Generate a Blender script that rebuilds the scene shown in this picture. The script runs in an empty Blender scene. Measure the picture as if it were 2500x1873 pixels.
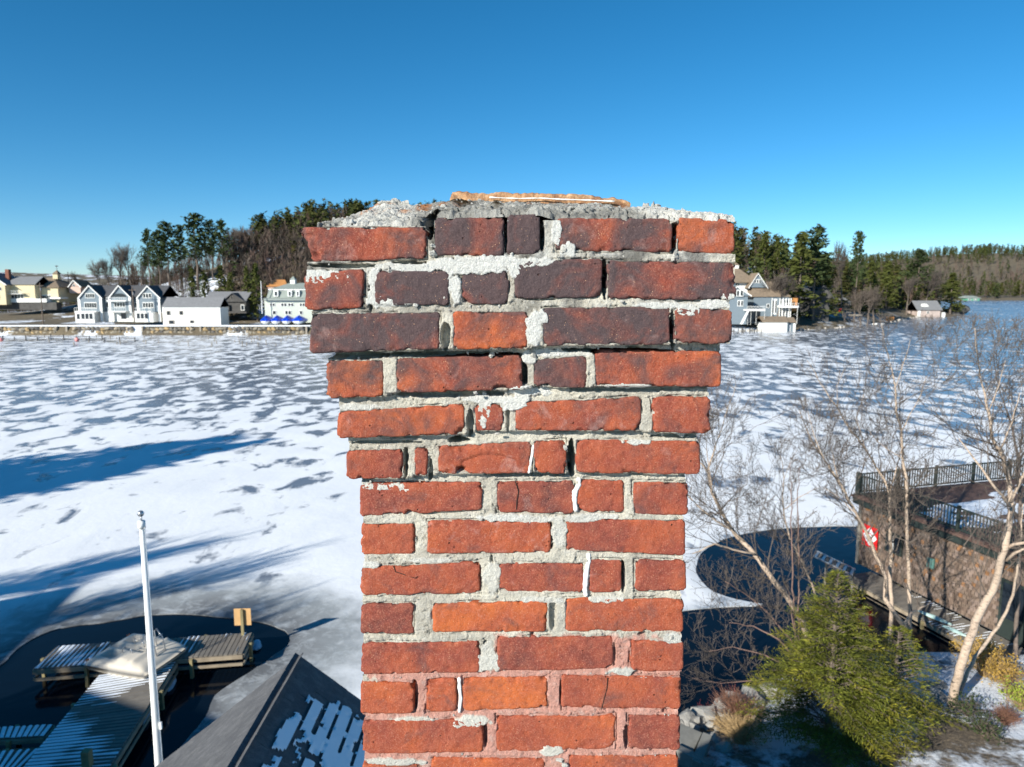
import bpy, math, random
import numpy as np
from mathutils import Vector, Matrix
from mathutils.geometry import delaunay_2d_cdt

# ------------------------------------------------------------------ camera, sky, sun, exposure
SC = bpy.context.scene
COL = SC.collection
FPX, CXP, CYP = 1733.0, 1250.0, 936.5          # focal length and centre of the 2500 px wide photograph
PITCH = math.radians(7.66)
CP, SP = math.cos(PITCH), math.sin(PITCH)
CAMZ = 12.0
cd = bpy.data.cameras.new('camera'); cam = bpy.data.objects.new('camera', cd); COL.objects.link(cam)
cam.location = (0, 0, CAMZ); cam.rotation_euler = (math.radians(90) - PITCH, 0, 0)
cd.sensor_fit = 'HORIZONTAL'; cd.sensor_width = 34.6; cd.lens = 34.6 * FPX / 2500.0
cd.clip_start = 0.05; cd.clip_end = 12000
cd.dof.use_dof = True; cd.dof.focus_distance = 1.16; cd.dof.aperture_fstop = 10.0
SC.camera = cam
SC.render.engine = 'CYCLES'
SC.cycles.use_denoising = True
SC.cycles.max_bounces = 5; SC.cycles.diffuse_bounces = 3; SC.cycles.glossy_bounces = 3
SC.cycles.transparent_max_bounces = 6
SC.render.use_persistent_data = False
SUN_AZ, SUN_EL = math.radians(43.5), math.radians(24.5)       # light travels to the right and away, sun behind-left
LDIR = Vector((math.cos(SUN_EL) * math.sin(SUN_AZ), math.cos(SUN_EL) * math.cos(SUN_AZ), -math.sin(SUN_EL)))
wd = bpy.data.worlds.new('World'); SC.world = wd; wd.use_nodes = True
nt = wd.node_tree; nt.nodes.clear()
sky = nt.nodes.new('ShaderNodeTexSky'); sky.sky_type = 'NISHITA'; sky.sun_disc = False
sky.sun_elevation = SUN_EL
sky.sun_rotation = math.atan2(-LDIR.x, -LDIR.y)           # clockwise from +Y, towards the sun
sky.altitude = 300; sky.air_density = 0.75; sky.dust_density = 0.0; sky.ozone_density = 5.0
hsv = nt.nodes.new('ShaderNodeHueSaturation'); hsv.inputs['Saturation'].default_value = 1.22
hsv.inputs['Hue'].default_value = 0.488
bg = nt.nodes.new('ShaderNodeBackground'); bg.inputs['Strength'].default_value = 0.093
wo = nt.nodes.new('ShaderNodeOutputWorld')
nt.links.new(sky.outputs[0], hsv.inputs['Color']); nt.links.new(hsv.outputs[0], bg.inputs[0]); nt.links.new(bg.outputs[0], wo.inputs[0])
sl = bpy.data.lights.new('sun', 'SUN'); sun = bpy.data.objects.new('sun', sl); COL.objects.link(sun)
sl.energy = 5.0; sl.angle = math.radians(0.53); sl.color = (1.0, 0.965, 0.875)
sun.rotation_euler = LDIR.to_track_quat('-Z', 'Y').to_euler()
SC.view_settings.view_transform = 'Standard'; SC.view_settings.look = 'None'
SC.view_settings.exposure = 0.57; SC.view_settings.gamma = 1.0

# ------------------------------------------------------------------ layout helpers
def ray(px, py):
    u, v = (px - CXP) / FPX, (py - CYP) / FPX
    return u, CP - v * SP, -(SP + v * CP)
def at_y(px, py, Y):
    a, b, c = ray(px, py); s = Y / b
    return Vector((a * s, Y, CAMZ + c * s))
def at_z(px, py, Z):
    a, b, c = ray(px, py); s = (Z - CAMZ) / c
    return Vector((a * s, b * s, Z))
rng = np.random.default_rng(7); random.seed(7)

# ------------------------------------------------------------------ numpy value noise
def _h(ix, iy, iz, seed):
    n = (ix.astype(np.int64) * 374761393 + iy.astype(np.int64) * 668265263 + iz.astype(np.int64) * 2147483647 + seed * 1274126177) & 0xffffffff
    n = ((n ^ (n >> 13)) * 1274126177) & 0xffffffff
    n = (n ^ (n >> 16)) & 0xffffffff
    return n / 4294967295.0 * 2 - 1
def vnoise(x, y, z, seed=0):
    x, y, z = np.broadcast_arrays(np.asarray(x, float), np.asarray(y, float), np.asarray(z, float))
    ix, iy, iz = np.floor(x), np.floor(y), np.floor(z)
    fx, fy, fz = x - ix, y - iy, z - iz
    ix, iy, iz = ix.astype(np.int64), iy.astype(np.int64), iz.astype(np.int64)
    s = lambda t: t * t * t * (t * (t * 6 - 15) + 10)
    fx, fy, fz = s(fx), s(fy), s(fz)
    r = 0
    for dx in (0, 1):
        for dy in (0, 1):
            for dz in (0, 1):
                w = (fx if dx else 1 - fx) * (fy if dy else 1 - fy) * (fz if dz else 1 - fz)
                r = r + w * _h(ix + dx, iy + dy, iz + dz, seed)
    return r
def fbm(x, y, z, f, octv=4, seed=0, gain=0.5):
    a, r, t = 1.0, 0, 0
    for o in range(octv):
        r = r + a * vnoise(np.asarray(x) * f, np.asarray(y) * f, np.asarray(z) * f, seed + o * 17); t += a
        a *= gain; f *= 2.03
    return r / t

# ------------------------------------------------------------------ object helpers
def tag(o, label=None, cat=None, group=None, kind=None):
    if label: o['label'] = label
    if cat: o['category'] = cat
    if group: o['group'] = group
    if kind: o['kind'] = kind
    return o
def empty(name, loc, label, cat, group=None, rz=0):
    o = bpy.data.objects.new(name, None); COL.objects.link(o); o.location = loc; o.rotation_euler[2] = rz
    o.empty_display_size = 0.2
    return tag(o, label, cat, group)
def link(name, me, parent=None, m=None):
    o = bpy.data.objects.new(name, me); COL.objects.link(o)
    if m is not None and len(me.materials) == 0: me.materials.append(m)
    if parent is not None: o.parent = parent
    return o
def np_mesh(name, V, F, smooth=False, col=None, attrs=None):
    V = np.asarray(V, np.float32); F = np.asarray(F, np.int32)
    me = bpy.data.meshes.new(name)
    k = F.shape[1]
    me.vertices.add(len(V)); me.vertices.foreach_set('co', V.ravel())
    me.loops.add(F.size); me.loops.foreach_set('vertex_index', F.ravel())
    me.polygons.add(len(F)); me.polygons.foreach_set('loop_start', np.arange(0, F.size, k, dtype=np.int32))
    me.polygons.foreach_set('loop_total', np.full(len(F), k, np.int32))
    me.polygons.foreach_set('use_smooth', np.full(len(F), smooth, bool))
    if col is not None:
        a = me.color_attributes.new('Col', 'FLOAT_COLOR', 'POINT')
        c = np.ones((len(V), 4), np.float32); c[:, :3] = col; a.data.foreach_set('color', c.ravel())
    for k2, v in (attrs or {}).items():
        a = me.attributes.new(k2, 'FLOAT', 'POINT'); a.data.foreach_set('value', np.asarray(v, np.float32).ravel())
    me.update(calc_edges=True); me.validate()
    return me
class MB:
    """collects simple shapes that end up in one mesh"""
    def __init__(s): s.v = []; s.f = []
    def add(s, vs, fs):
        n = len(s.v); s.v += [tuple(p) for p in vs]; s.f += [tuple(i + n for i in f) for f in fs]; return s
    def box(s, c, d, rz=0, M=None):
        x, y, z = d[0] / 2, d[1] / 2, d[2] / 2
        vs = [Vector(p) for p in ((-x, -y, -z), (x, -y, -z), (x, y, -z), (-x, y, -z), (-x, -y, z), (x, -y, z), (x, y, z), (-x, y, z))]
        R = M if M is not None else Matrix.Rotation(rz, 3, 'Z')
        return s.add([R @ p + Vector(c) for p in vs], [(0, 3, 2, 1), (4, 5, 6, 7), (0, 1, 5, 4), (1, 2, 6, 5), (2, 3, 7, 6), (3, 0, 4, 7)])
    def bx(s, x0, x1, y0, y1, z0, z1):
        return s.box(((x0 + x1) / 2, (y0 + y1) / 2, (z0 + z1) / 2), (abs(x1 - x0), abs(y1 - y0), abs(z1 - z0)))
    def poly(s, pts): return s.add(pts, [tuple(range(len(pts)))])
    def prism(s, pts, d):
        """closed outline pts extruded by vector d"""
        n = len(pts); a = [Vector(p) for p in pts]; b = [p + Vector(d) for p in a]
        fs = [tuple(range(n))[::-1], tuple(range(n, 2 * n))] + [(i, (i + 1) % n, n + (i + 1) % n, n + i) for i in range(n)]
        return s.add(a + b, fs)
    def tube(s, pts, rad, n=6, cap=True):
        pts = [Vector(p) for p in pts]
        if not hasattr(rad, '__len__'): rad = [rad] * len(pts)
        rings = []
        up = None
        for i, p in enumerate(pts):
            d = (pts[min(i + 1, len(pts) - 1)] - pts[max(i - 1, 0)])
            if d.length < 1e-9: d = Vector((0, 0, 1))
            d.normalize()
            if up is None: up = Vector((1, 0, 0)) if abs(d.x) < .8 else Vector((0, 1, 0))
            a = d.cross(up); a.normalize(); b = d.cross(a); up = -b if False else up
            rings.append([p + (a * math.cos(t) + b * math.sin(t)) * rad[i] for t in [2 * math.pi * k / n for k in range(n)]])
        vs = [v for r in rings for v in r]; fs = []
        for i in range(len(pts) - 1):
            for k in range(n):
                fs.append((i * n + k, i * n + (k + 1) % n, (i + 1) * n + (k + 1) % n, (i + 1) * n + k))
        if cap: fs += [tuple(range(n))[::-1], tuple((len(pts) - 1) * n + k for k in range(n))]
        return s.add(vs, fs)
    def sphere(s, c, r, nu=10, nv=6, sc=(1, 1, 1)):
        vs, fs = [], []
        for j in range(nv + 1):
            t = math.pi * j / nv
            for i in range(nu):
                p = 2 * math.pi * i / nu
                vs.append((c[0] + r * sc[0] * math.sin(t) * math.cos(p), c[1] + r * sc[1] * math.sin(t) * math.sin(p), c[2] + r * sc[2] * math.cos(t)))
        for j in range(nv):
            for i in range(nu):
                fs.append((j * nu + i, (j + 1) * nu + i, (j + 1) * nu + (i + 1) % nu, j * nu + (i + 1) % nu))
        return s.add(vs, fs)
    def mesh(s, name, smooth=False):
        me = bpy.data.meshes.new(name); me.from_pydata(s.v, [], s.f)
        if smooth: me.polygons.foreach_set('use_smooth', [True] * len(me.polygons))
        me.update(); return me
    def build(s, name, m, parent=None, smooth=False):
        return link(name, s.mesh(name, smooth), parent, m)
def bev(o, w, seg=2):
    b = o.modifiers.new('bevel', 'BEVEL'); b.width = w; b.segments = seg; b.limit_method = 'ANGLE'; return o

# ------------------------------------------------------------------ materials
class N:
    """small node tree writer"""
    def __init__(s, name):
        s.m = bpy.data.materials.new(name); s.m.use_nodes = True; s.t = s.m.node_tree; s.b = s.t.nodes['Principled BSDF']
    def n(s, typ, **kw):
        x = s.t.nodes.new('ShaderNode' + typ)
        for k, v in kw.items():
            if k.startswith('i_'): x.inputs[int(k[2:]) if k[2:].isdigit() else k[2:].replace('_', ' ')].default_value = v
            else: setattr(x, k, v)
        return x
    def l(s, a, b): s.t.links.new(a, b)
    def co(s, obj=False):
        return s.n('TexCoord').outputs['Object'] if obj else s.n('NewGeometry').outputs['Position']
    def noise(s, scale, detail=4, rough=.55, vec=None, dist=0, col=False):
        x = s.n('TexNoise'); x.inputs['Scale'].default_value = scale; x.inputs['Detail'].default_value = detail
        x.inputs['Roughness'].default_value = rough; x.inputs['Distortion'].default_value = dist
        s.l(vec if vec is not None else s.co(), x.inputs['Vector'])
        return x.outputs['Color' if col else 'Fac']
    def ramp(s, fac, stops):
        r = s.n('ValToRGB'); e = r.color_ramp.elements
        while len(e) < len(stops): e.new(0.5)
        for k, (p, c) in zip(e, stops):
            k.position = p; k.color = (c, c, c, 1) if not hasattr(c, '__len__') else (*c, 1)
        s.l(fac, r.inputs[0]); return r.outputs[0]
    def mix(s, f, a, b, mode='MIX'):
        x = s.n('Mix', data_type='RGBA', blend_type=mode)
        for sock, v in ((x.inputs[0], f), (x.inputs[6], a), (x.inputs[7], b)):
            if isinstance(v, bpy.types.NodeSocket): s.l(v, sock)
            else: sock.default_value = v if not hasattr(v, '__len__') else (*v, 1)
        return x.outputs[2]
    def math(s, op, a, b=0.0, c=None, clamp=False):
        x = s.n('Math', operation=op, use_clamp=clamp)
        for i, v in enumerate((a, b) if c is None else (a, b, c)):
            if isinstance(v, bpy.types.NodeSocket): s.l(v, x.inputs[i])
            else: x.inputs[i].default_value = v
        return x.outputs[0]
    def attr(s, name, typ='GEOMETRY', out='Fac'):
        return s.n('Attribute', attribute_name=name, attribute_type=typ).outputs[out]
    def bump(s, h, dist=0.01, strength=1.0, nrm=None):
        x = s.n('Bump'); x.inputs['Strength'].default_value = strength; x.inputs['Distance'].default_value = dist
        s.l(h, x.inputs['Height'])
        if nrm is not None: s.l(nrm, x.inputs['Normal'])
        s.l(x.outputs[0], s.b.inputs['Normal']); return x.outputs[0]
    def col(s, c):
        if isinstance(c, bpy.types.NodeSocket): s.l(c, s.b.inputs['Base Color'])
        else: s.b.inputs['Base Color'].default_value = (*c, 1)
    def set(s, **kw):
        for k, v in kw.items():
            i = s.b.inputs[k.replace('_', ' ')]
            if isinstance(v, bpy.types.NodeSocket): s.l(v, i)
            else: i.default_value = v
_mc = {}
def plain(name, c, rough=.7, var=.18, scale=3.0, bump=0.0, metal=0, spec=.4, obj=False):
    """simple material with uneven tone and fine relief"""
    if name in _mc: return _mc[name]
    k = N(name); v = k.co(obj)
    n1 = k.noise(scale, 5, .6, v)
    lo = tuple(x * (1 - var) for x in c); hi = tuple(min(1, x * (1 + var)) for x in c)
    k.col(k.ramp(n1, [(.3, lo), (.7, hi)])); k.set(Roughness=rough, Metallic=metal)
    k.b.inputs['Specular IOR Level'].default_value = spec
    if bump: k.bump(k.noise(scale * 8, 4, .6, v), bump)
    _mc[name] = k.m; return k.m

# ================================================================== THE CHIMNEY
# each brick: x0, x1, yTL, yTR, yBL, yBR (pixels of the 2500 wide photograph on the face plane), tone, soot, bloom, extra
ROWS = [
 [(722,1040,555,554,641,631,.62,.30,.45,{'bl':40,'chip':1}), (1060,1232,531,530,624,625,.70,.85,.15,{}), (1238,1319,524,522,624,620,.8,.95,.1,{}), (1356,1641,532,533,613,617,.55,.55,.35,{}), (1654,1794,531,534,616,621,.25,.0,.4,{'tr':1})],
 [(742,889,668,656,757,752,.62,.28,.05,{}), (914,1097,660,662,745,746,.85,.95,.1,{}), (1128,1242,655,652,742,744,.75,.80,.3,{}), (1256,1471,635,632,730,727,.95,.85,.12,{}), (1483,1800,636,640,730,733,.85,.50,.2,{'ragr':1})],
 [(756,1074,766,762,865,852,.80,.80,.3,{}), (1106,1287,761,762,853,852,.30,.45,.2,{}), (1325,1636,752,748,845,842,.82,.85,.25,{}), (1648,1789,752,757,838,841,.50,.60,.2,{})],
 [(795,936,880,879,973,969,.30,.55,.1,{}), (968,1275,875,867,961,952,.55,.55,.3,{}), (1303,1434,880,866,945,948,.85,.70,.3,{}), (1452,1763,855,857,944,946,.48,.40,.2,{})],
 [(822,1134,1006,986,1071,1062,.35,.35,.25,{}), (1160,1227,990,988,1054,1052,.7,.2,.4,{}), (1258,1566,982,969,1052,1054,.50,.22,.5,{}), (1593,1736,970,969,1056,1060,.58,.10,.25,{})],
 [(845,984,1099,1098,1171,1169,.68,.0,.2,{}), (1012,1044,1093,1095,1164,1164,.75,.0,.3,{}), (1070,1297,1090,1077,1159,1158,.42,.0,.45,{'notch':1}), (1303,1383,1077,1075,1154,1158,.5,.0,.2,{}), (1407,1711,1073,1078,1155,1160,.50,.0,.15,{})],
 [(877,1176,1181,1176,1263,1246,.66,.0,.3,{}), (1213,1402,1177,1172,1252,1256,.72,.0,.3,{}), (1411,1525,1170,1174,1254,1251,.62,.0,.1,{}), (1546,1681,1177,1177,1257,1259,.66,.0,.15,{})],
 [(881,1015,1278,1279,1356,1354,.45,.0,.1,{}), (1043,1345,1272,1274,1353,1351,.50,.0,.5,{}), (1381,1674,1267,1269,1345,1357,.52,.0,.12,{})],
 [(880,1173,1386,1373,1456,1450,.55,.0,.12,{}), (1218,1427,1377,1373,1446,1449,.72,.0,.15,{}), (1440,1518,1366,1369,1449,1447,.66,.0,.1,{}), (1551,1676,1369,1371,1444,1444,.62,.0,.15,{})],
 [(880,1010,1476,1475,1549,1550,.92,.0,.1,{}), (1056,1338,1474,1467,1545,1543,.22,.0,.15,{}), (1380,1670,1460,1463,1543,1545,.40,.0,.12,{})],
 [(881,1171,1572,1565,1648,1644,.58,.0,.1,{}), (1214,1497,1555,1553,1640,1634,.74,.0,.1,{}), (1539,1669,1562,1566,1641,1641,.62,.0,.1,{})],
 [(880,1011,1666,1668,1747,1742,.38,.0,.12,{}), (1041,1115,1659,1658,1740,1738,.36,.0,.12,{}), (1129,1337,1656,1652,1737,1730,.12,.0,.12,{}), (1370,1664,1648,1653,1730,1733,.55,.0,.1,{})],
 [(884,1179,1761,1758,1843,1838,.48,.0,.1,{}), (1211,1503,1749,1747,1837,1830,.40,.0,.1,{}), (1534,1661,1745,1746,1831,1832,.88,.0,.1,{})],
 [(884,1020,1866,1862,1950,1948,.45,.0,.1,{}), (1053,1330,1851,1852,1936,1936,.25,.0,.1,{}), (1389,1657,1845,1846,1930,1932,.40,.0,.1,{})],
]
FACE = [1.092, 1.092, 1.094, 1.116, 1.133, 1.149, 1.166, 1.168, 1.168, 1.169, 1.170, 1.171, 1.172, 1.173]
chimney = empty('brick_chimney', (0.01, 1.45, 7.0), 'tall red brick chimney with flared corbelled top and patched crumbling mortar', 'chimney')
CH0 = Vector(chimney.location)

# --- brick clay: every brick carries its own tone, soot and bloom
k = N('weathered_brick'); P = k.co()
tone = k.attr('tone', 'OBJECT'); soot = k.attr('soot', 'OBJECT'); bloom = k.attr('bloom', 'OBJECT'); sd = k.attr('seed', 'OBJECT')
off = k.n('VectorMath', operation='ADD'); k.l(P, off.inputs[0])
cmb = k.n('CombineXYZ'); k.l(sd, cmb.inputs[0]); k.l(sd, cmb.inputs[2]); k.l(cmb.outputs[0], off.inputs[1]); PV = off.outputs[0]
n_big = k.noise(14, 5, .6, PV); n_mid = k.noise(55, 6, .65, PV); n_fine = k.noise(420, 5, .7, PV); n_grit = k.noise(1500, 2, .6, PV)
t2 = k.math('ADD', tone, k.math('MULTIPLY', k.math('SUBTRACT', n_big, .5), 1.5), clamp=True)
base = k.ramp(t2, [(.0, (.54, .135, .040)), (.35, (.40, .094, .042)), (.7, (.27, .066, .044)), (1.0, (.155, .053, .045))])
base = k.mix(k.ramp(n_mid, [(.45, .0), (.72, .5)]), base, (.43, .13, .075))
base = k.mix(k.ramp(n_mid, [(.28, .45), (.42, .0)]), base, (.20, .052, .036))
base = k.mix(k.ramp(n_fine, [(.52, 0), (.68, .62)]), base, (.56, .25, .17))
base = k.mix(k.ramp(n_fine, [(.30, .65), (.44, 0)]), base, (.13, .034, .022))
sm = k.math('ADD', k.math('MULTIPLY', k.math('SUBTRACT', k.noise(17, 6, .62, PV, .6), .22), 1.7), k.math('MULTIPLY', soot, .56))
zz = k.n('SeparateXYZ'); k.l(P, zz.inputs[0]); zr = k.n('MapRange'); k.l(zz.outputs[2], zr.inputs[0]); zr.inputs[1].default_value = 11.88; zr.inputs[2].default_value = 12.02; zr.inputs[4].default_value = .62
sm = k.math('ADD', sm, k.math('MULTIPLY', zr.outputs[0], k.math('SUBTRACT', k.noise(11, 5, .6, P, .5), .40)))
smk = k.ramp(sm, [(.55, 0), (.80, .55), (1.0, .93)])
base = k.mix(smk, base, k.mix(n_fine, (.022, .017, .019), (.150, .115, .118)))
bm = k.math('ADD', k.noise(26, 8, .72, PV, .4), k.math('MULTIPLY', bloom, .28))
base = k.mix(k.ramp(bm, [(.66, 0), (.82, .40), (1.0, .85)]), base, (.56, .37, .33))
vz = k.n('TexVoronoi'); vz.inputs['Scale'].default_value = 230; k.l(PV, vz.inputs['Vector'])
spk = k.math('MULTIPLY', k.ramp(vz.outputs['Distance'], [(.10, 1), (.2, 0)]), k.ramp(k.noise(90, 2, .5, PV), [(.52, 0), (.62, 1)]))
base = k.mix(k.math('MULTIPLY', spk, .8), base, (.68, .40, .24))
vp = k.n('TexVoronoi'); vp.inputs['Scale'].default_value = 75; k.l(PV, vp.inputs['Vector'])
pit = k.math('MULTIPLY', k.ramp(vp.outputs['Distance'], [(.06, 1), (.16, 0)]), k.ramp(k.noise(31, 2, .5, PV), [(.56, 0), (.62, 1)]))
base = k.mix(k.math('MULTIPLY', pit, .75), base, (.05, .02, .015))
k.col(base); k.set(Roughness=.93); k.b.inputs['Specular IOR Level'].default_value = .2
hh = k.math('ADD', k.math('MULTIPLY', n_fine, .9), k.math('MULTIPLY', n_mid, 1.4)); hh = k.math('ADD', hh, k.math('MULTIPLY', n_grit, .35))
hh = k.math('SUBTRACT', hh, k.math('MULTIPLY', pit, .9))
k.bump(hh, .0021, 1.0)
M_BRICK = k.m

# --- mortar with tone painted per vertex (old, fresh, pinkish, sooted)
k = N('mortar'); P = k.co(); c = k.attr('Col', out='Color')
nf = k.noise(330, 6, .7, P); nm = k.noise(70, 6, .65, P); ng = k.noise(1300, 2, .6, P)
c = k.mix(k.ramp(nf, [(.25, .7), (.48, 0)]), c, k.mix(.62, c, (.10, .095, .085)))
c = k.mix(k.ramp(nm, [(.55, 0), (.75, .35)]), c, (.70, .67, .60))
vv = k.n('TexVoronoi'); vv.inputs['Scale'].default_value = 420; k.l(P, vv.inputs['Vector'])
c = k.mix(k.ramp(vv.outputs['Distance'], [(.08, .5), (.2, 0)]), c, (.07, .065, .06))
k.col(c); k.set(Roughness=.95); k.b.inputs['Specular IOR Level'].default_value = .15
h = k.math('ADD', k.math('MULTIPLY', nf, 1.2), k.math('MULTIPLY', nm, 1.2)); h = k.math('ADD', h, k.math('MULTIPLY', ng, .4))
k.bump(h, .0045, 1.0)
M_MORTAR = k.m

def brick_mesh(row, br, seed, depth):
    x0, x1, yTL, yTR, yBL, yBR, tn, so, bl, ex = br
    Yf = FACE[row] + random.uniform(-.0015, .0015)
    A = [at_y(x0, yTL, Yf), at_y(x1, yTR, Yf), at_y(x0 + ex.get('bl', 0), yBL, Yf), at_y(x1, yBR, Yf)]
    w = (A[1] - A[0]).length; h = (A[0] - A[2]).length
    st = .0024
    def axis(L, n0=6):
        n = max(n0, int(L / st)); return np.linspace(0, 1, n + 1)
    xs, zs = axis(w), axis(h)
    ys = np.concatenate([np.linspace(0, .016, 7), np.linspace(.03, depth, max(2, int(depth / .03)))])
    nx, nz, ny = len(xs), len(zs), len(ys)
    vid = {}; V = []; F = []
    def vtx(i, j, m):                     # i along x, j along z(down), m along depth
        q = (i, j, m)
        r = vid.get(q)
        if r is None: r = vid[q] = len(V); V.append((xs[i], zs[j], ys[m]))
        return r
    for i in range(nx - 1):
        for j in range(nz - 1):
            F.append((vtx(i, j, 0), vtx(i, j + 1, 0), vtx(i + 1, j + 1, 0), vtx(i + 1, j, 0)))
    for m in range(ny - 1):
        for i in range(nx - 1):
            F.append((vtx(i, 0, m), vtx(i + 1, 0, m), vtx(i + 1, 0, m + 1), vtx(i, 0, m + 1)))
            F.append((vtx(i, nz - 1, m), vtx(i, nz - 1, m + 1), vtx(i + 1, nz - 1, m + 1), vtx(i + 1, nz - 1, m)))
        for j in range(nz - 1):
            F.append((vtx(0, j, m), vtx(0, j, m + 1), vtx(0, j + 1, m + 1), vtx(0, j + 1, m)))
            F.append((vtx(nx - 1, j, m), vtx(nx - 1, j + 1, m), vtx(nx - 1, j + 1, m + 1), vtx(nx - 1, j, m + 1)))
    V = np.array(V)
    u, t, d = V[:, 0], V[:, 1], V[:, 2]
    a = [np.array(p) for p in A]
    # rounding in metric space
    X, Z, D = u * w, t * h, d.copy()
    r0 = .0036
    rn = r0 * (1 + .5 * vnoise(X * 60, Z * 60, seed * 3.1, seed))
    rc = .0075; cx_, cz_ = np.clip(X, rc, w - rc), np.clip(Z, rc, h - rc); ax_, az_ = X - cx_, Z - cz_; hy = np.hypot(ax_, az_); kc = np.where(hy > 1e-9, np.maximum(np.abs(ax_), np.abs(az_)) / np.where(hy > 1e-9, hy, 1), 1); RX, RZ = (ax_ * kc - ax_), (az_ * kc - az_)
    qx = np.clip(X, rn, w - rn); qz = np.clip(Z, rn, h - rn); qd = np.maximum(D, rn)
    dx, dz, dd = X - qx, Z - qz, D - qd
    hy = np.hypot(dx, dz); kc = np.where(hy > 1e-9, np.maximum(np.abs(dx), np.abs(dz)) / np.where(hy > 1e-9, hy, 1), 1)
    dx, dz = dx * kc, dz * kc
    L = np.sqrt(dx * dx + dz * dz + dd * dd); L = np.where(L < 1e-9, 1, L)
    k1 = np.where(L > 1e-8, np.minimum(1, rn / L), 1)
    X, Z, D = qx + dx * k1, qz + dz * k1, qd + dd * k1
    X, Z = X + RX, Z + RZ
    # relief and worn, nibbled arrises
    e = np.minimum(np.minimum(u * w, (1 - u) * w), np.minimum(t * h, (1 - t) * h))
    ridge = np.exp(-e / .006)
    big = fbm(u * w, t * h, seed * 1.7, 22, 3, seed)
    fine = fbm(u * w, t * h + seed, d, 150, 3, seed + 5)
    D = D + .0013 * big + .0010 * fine
    nib = np.clip(fbm(u * w + 9, t * h, d * .7 + seed, 85, 4, seed + 9) - .12, 0, 1)
    D = D + ridge * nib * .011
    inx = np.where(u < .5, 1, -1); inz = np.where(t < .5, 1, -1)
    ex_ = np.exp(-np.minimum(u * w, (1 - u) * w) / .005); ez_ = np.exp(-np.minimum(t * h, (1 - t) * h) / .005)
    wob = fbm(u * w, t * h, seed * .9, 55, 3, seed + 21)
    X = X + inx * ex_ * (nib * .007 + wob * .0018); Z = Z + inz * ez_ * (nib * .006 + wob * .0016)
    rs_ = random.Random(seed * 7)
    for _c in range(rs_.choice((0, 1, 1, 2, 2))):   # spalled corners and edges
        cu, ct = rs_.choice((0, 1, rs_.random())), rs_.choice((0, 1)); rad_ = rs_.uniform(.006, .016)
        dq = np.sqrt(((u - cu) * w) ** 2 + ((t - ct) * h * 1.5) ** 2) / rad_ + .5 * fbm(u * w, t * h, seed, 120, 3, seed + 33)
        D = D + np.clip(1 - dq, 0, .5) * rs_.uniform(.010, .022)
    if ex.get('chip'):                    # broken left end of the topmost corner brick
        c1 = np.clip(1 - (u * w) / (.020 + .018 * t + .008 * vnoise(t * 9, 0, 1.3, 3)), 0, 1)
        D = D + c1 * (.011 + .012 * fbm(X, Z, D, 110, 4, 77)); X = X + c1 * .004 * fbm(X, Z, D, 60, 3, 76)
        X = X + c1 * (.003 * fbm(X, Z, 3.3, 120, 3, 78))
    if ex.get('ragr'):
        c1 = np.clip(1 - ((1 - u) * w) / .016, 0, 1); D = D + c1 * .010 * (.5 + fbm(X, Z, D, 90, 4, 79)); X = X - c1 * .004 * np.abs(fbm(X, Z, 5, 140, 3, 80))
    if ex.get('notch'):                   # broken-out piece along the lower edge
        uu, tt = u, t
        c1 = ((uu > .20) & (uu < .34)) * np.clip((tt - .72) / .1, 0, 1) * np.clip(1 - np.abs(uu - .24) / .08, 0, 1)
        lp = np.clip(1 - np.abs(tt - (.62 - .25 * np.sin((uu - .22) * 5))) / .06, 0, 1) * ((uu > .24) & (uu < .85))
        D = D + c1 * .02 + lp * .0035 + ((tt > (.62 - .25 * np.sin((uu - .22) * 5))) & (uu > .24)) * .0022
    un, tn_ = X / w, Z / h
    P0 = (a[0][None] * (1 - un)[:, None] + a[1][None] * un[:, None]); P1 = (a[2][None] * (1 - un)[:, None] + a[3][None] * un[:, None])
    W = P0 * (1 - tn_)[:, None] + P1 * tn_[:, None]
    W[:, 1] += D
    W -= np.array(CH0)
    return np_mesh('brick', W, np.array(F), True), w, h
random.seed(3)
seed = 1
for r, row in enumerate(ROWS):
    for i, br in enumerate(row):
        edge = i in (0, len(row) - 1)
        dep = .195 if (edge and br[1] - br[0] < 200) else .092
        me, w, h = brick_mesh(r, br, seed, dep)
        o = link('brick', me, chimney, M_BRICK)
        o['tone'] = float(br[6]); o['soot'] = float(br[7]); o['bloom'] = float(br[8]); o['seed'] = float(seed * 1.37)
        seed += 1

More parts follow.
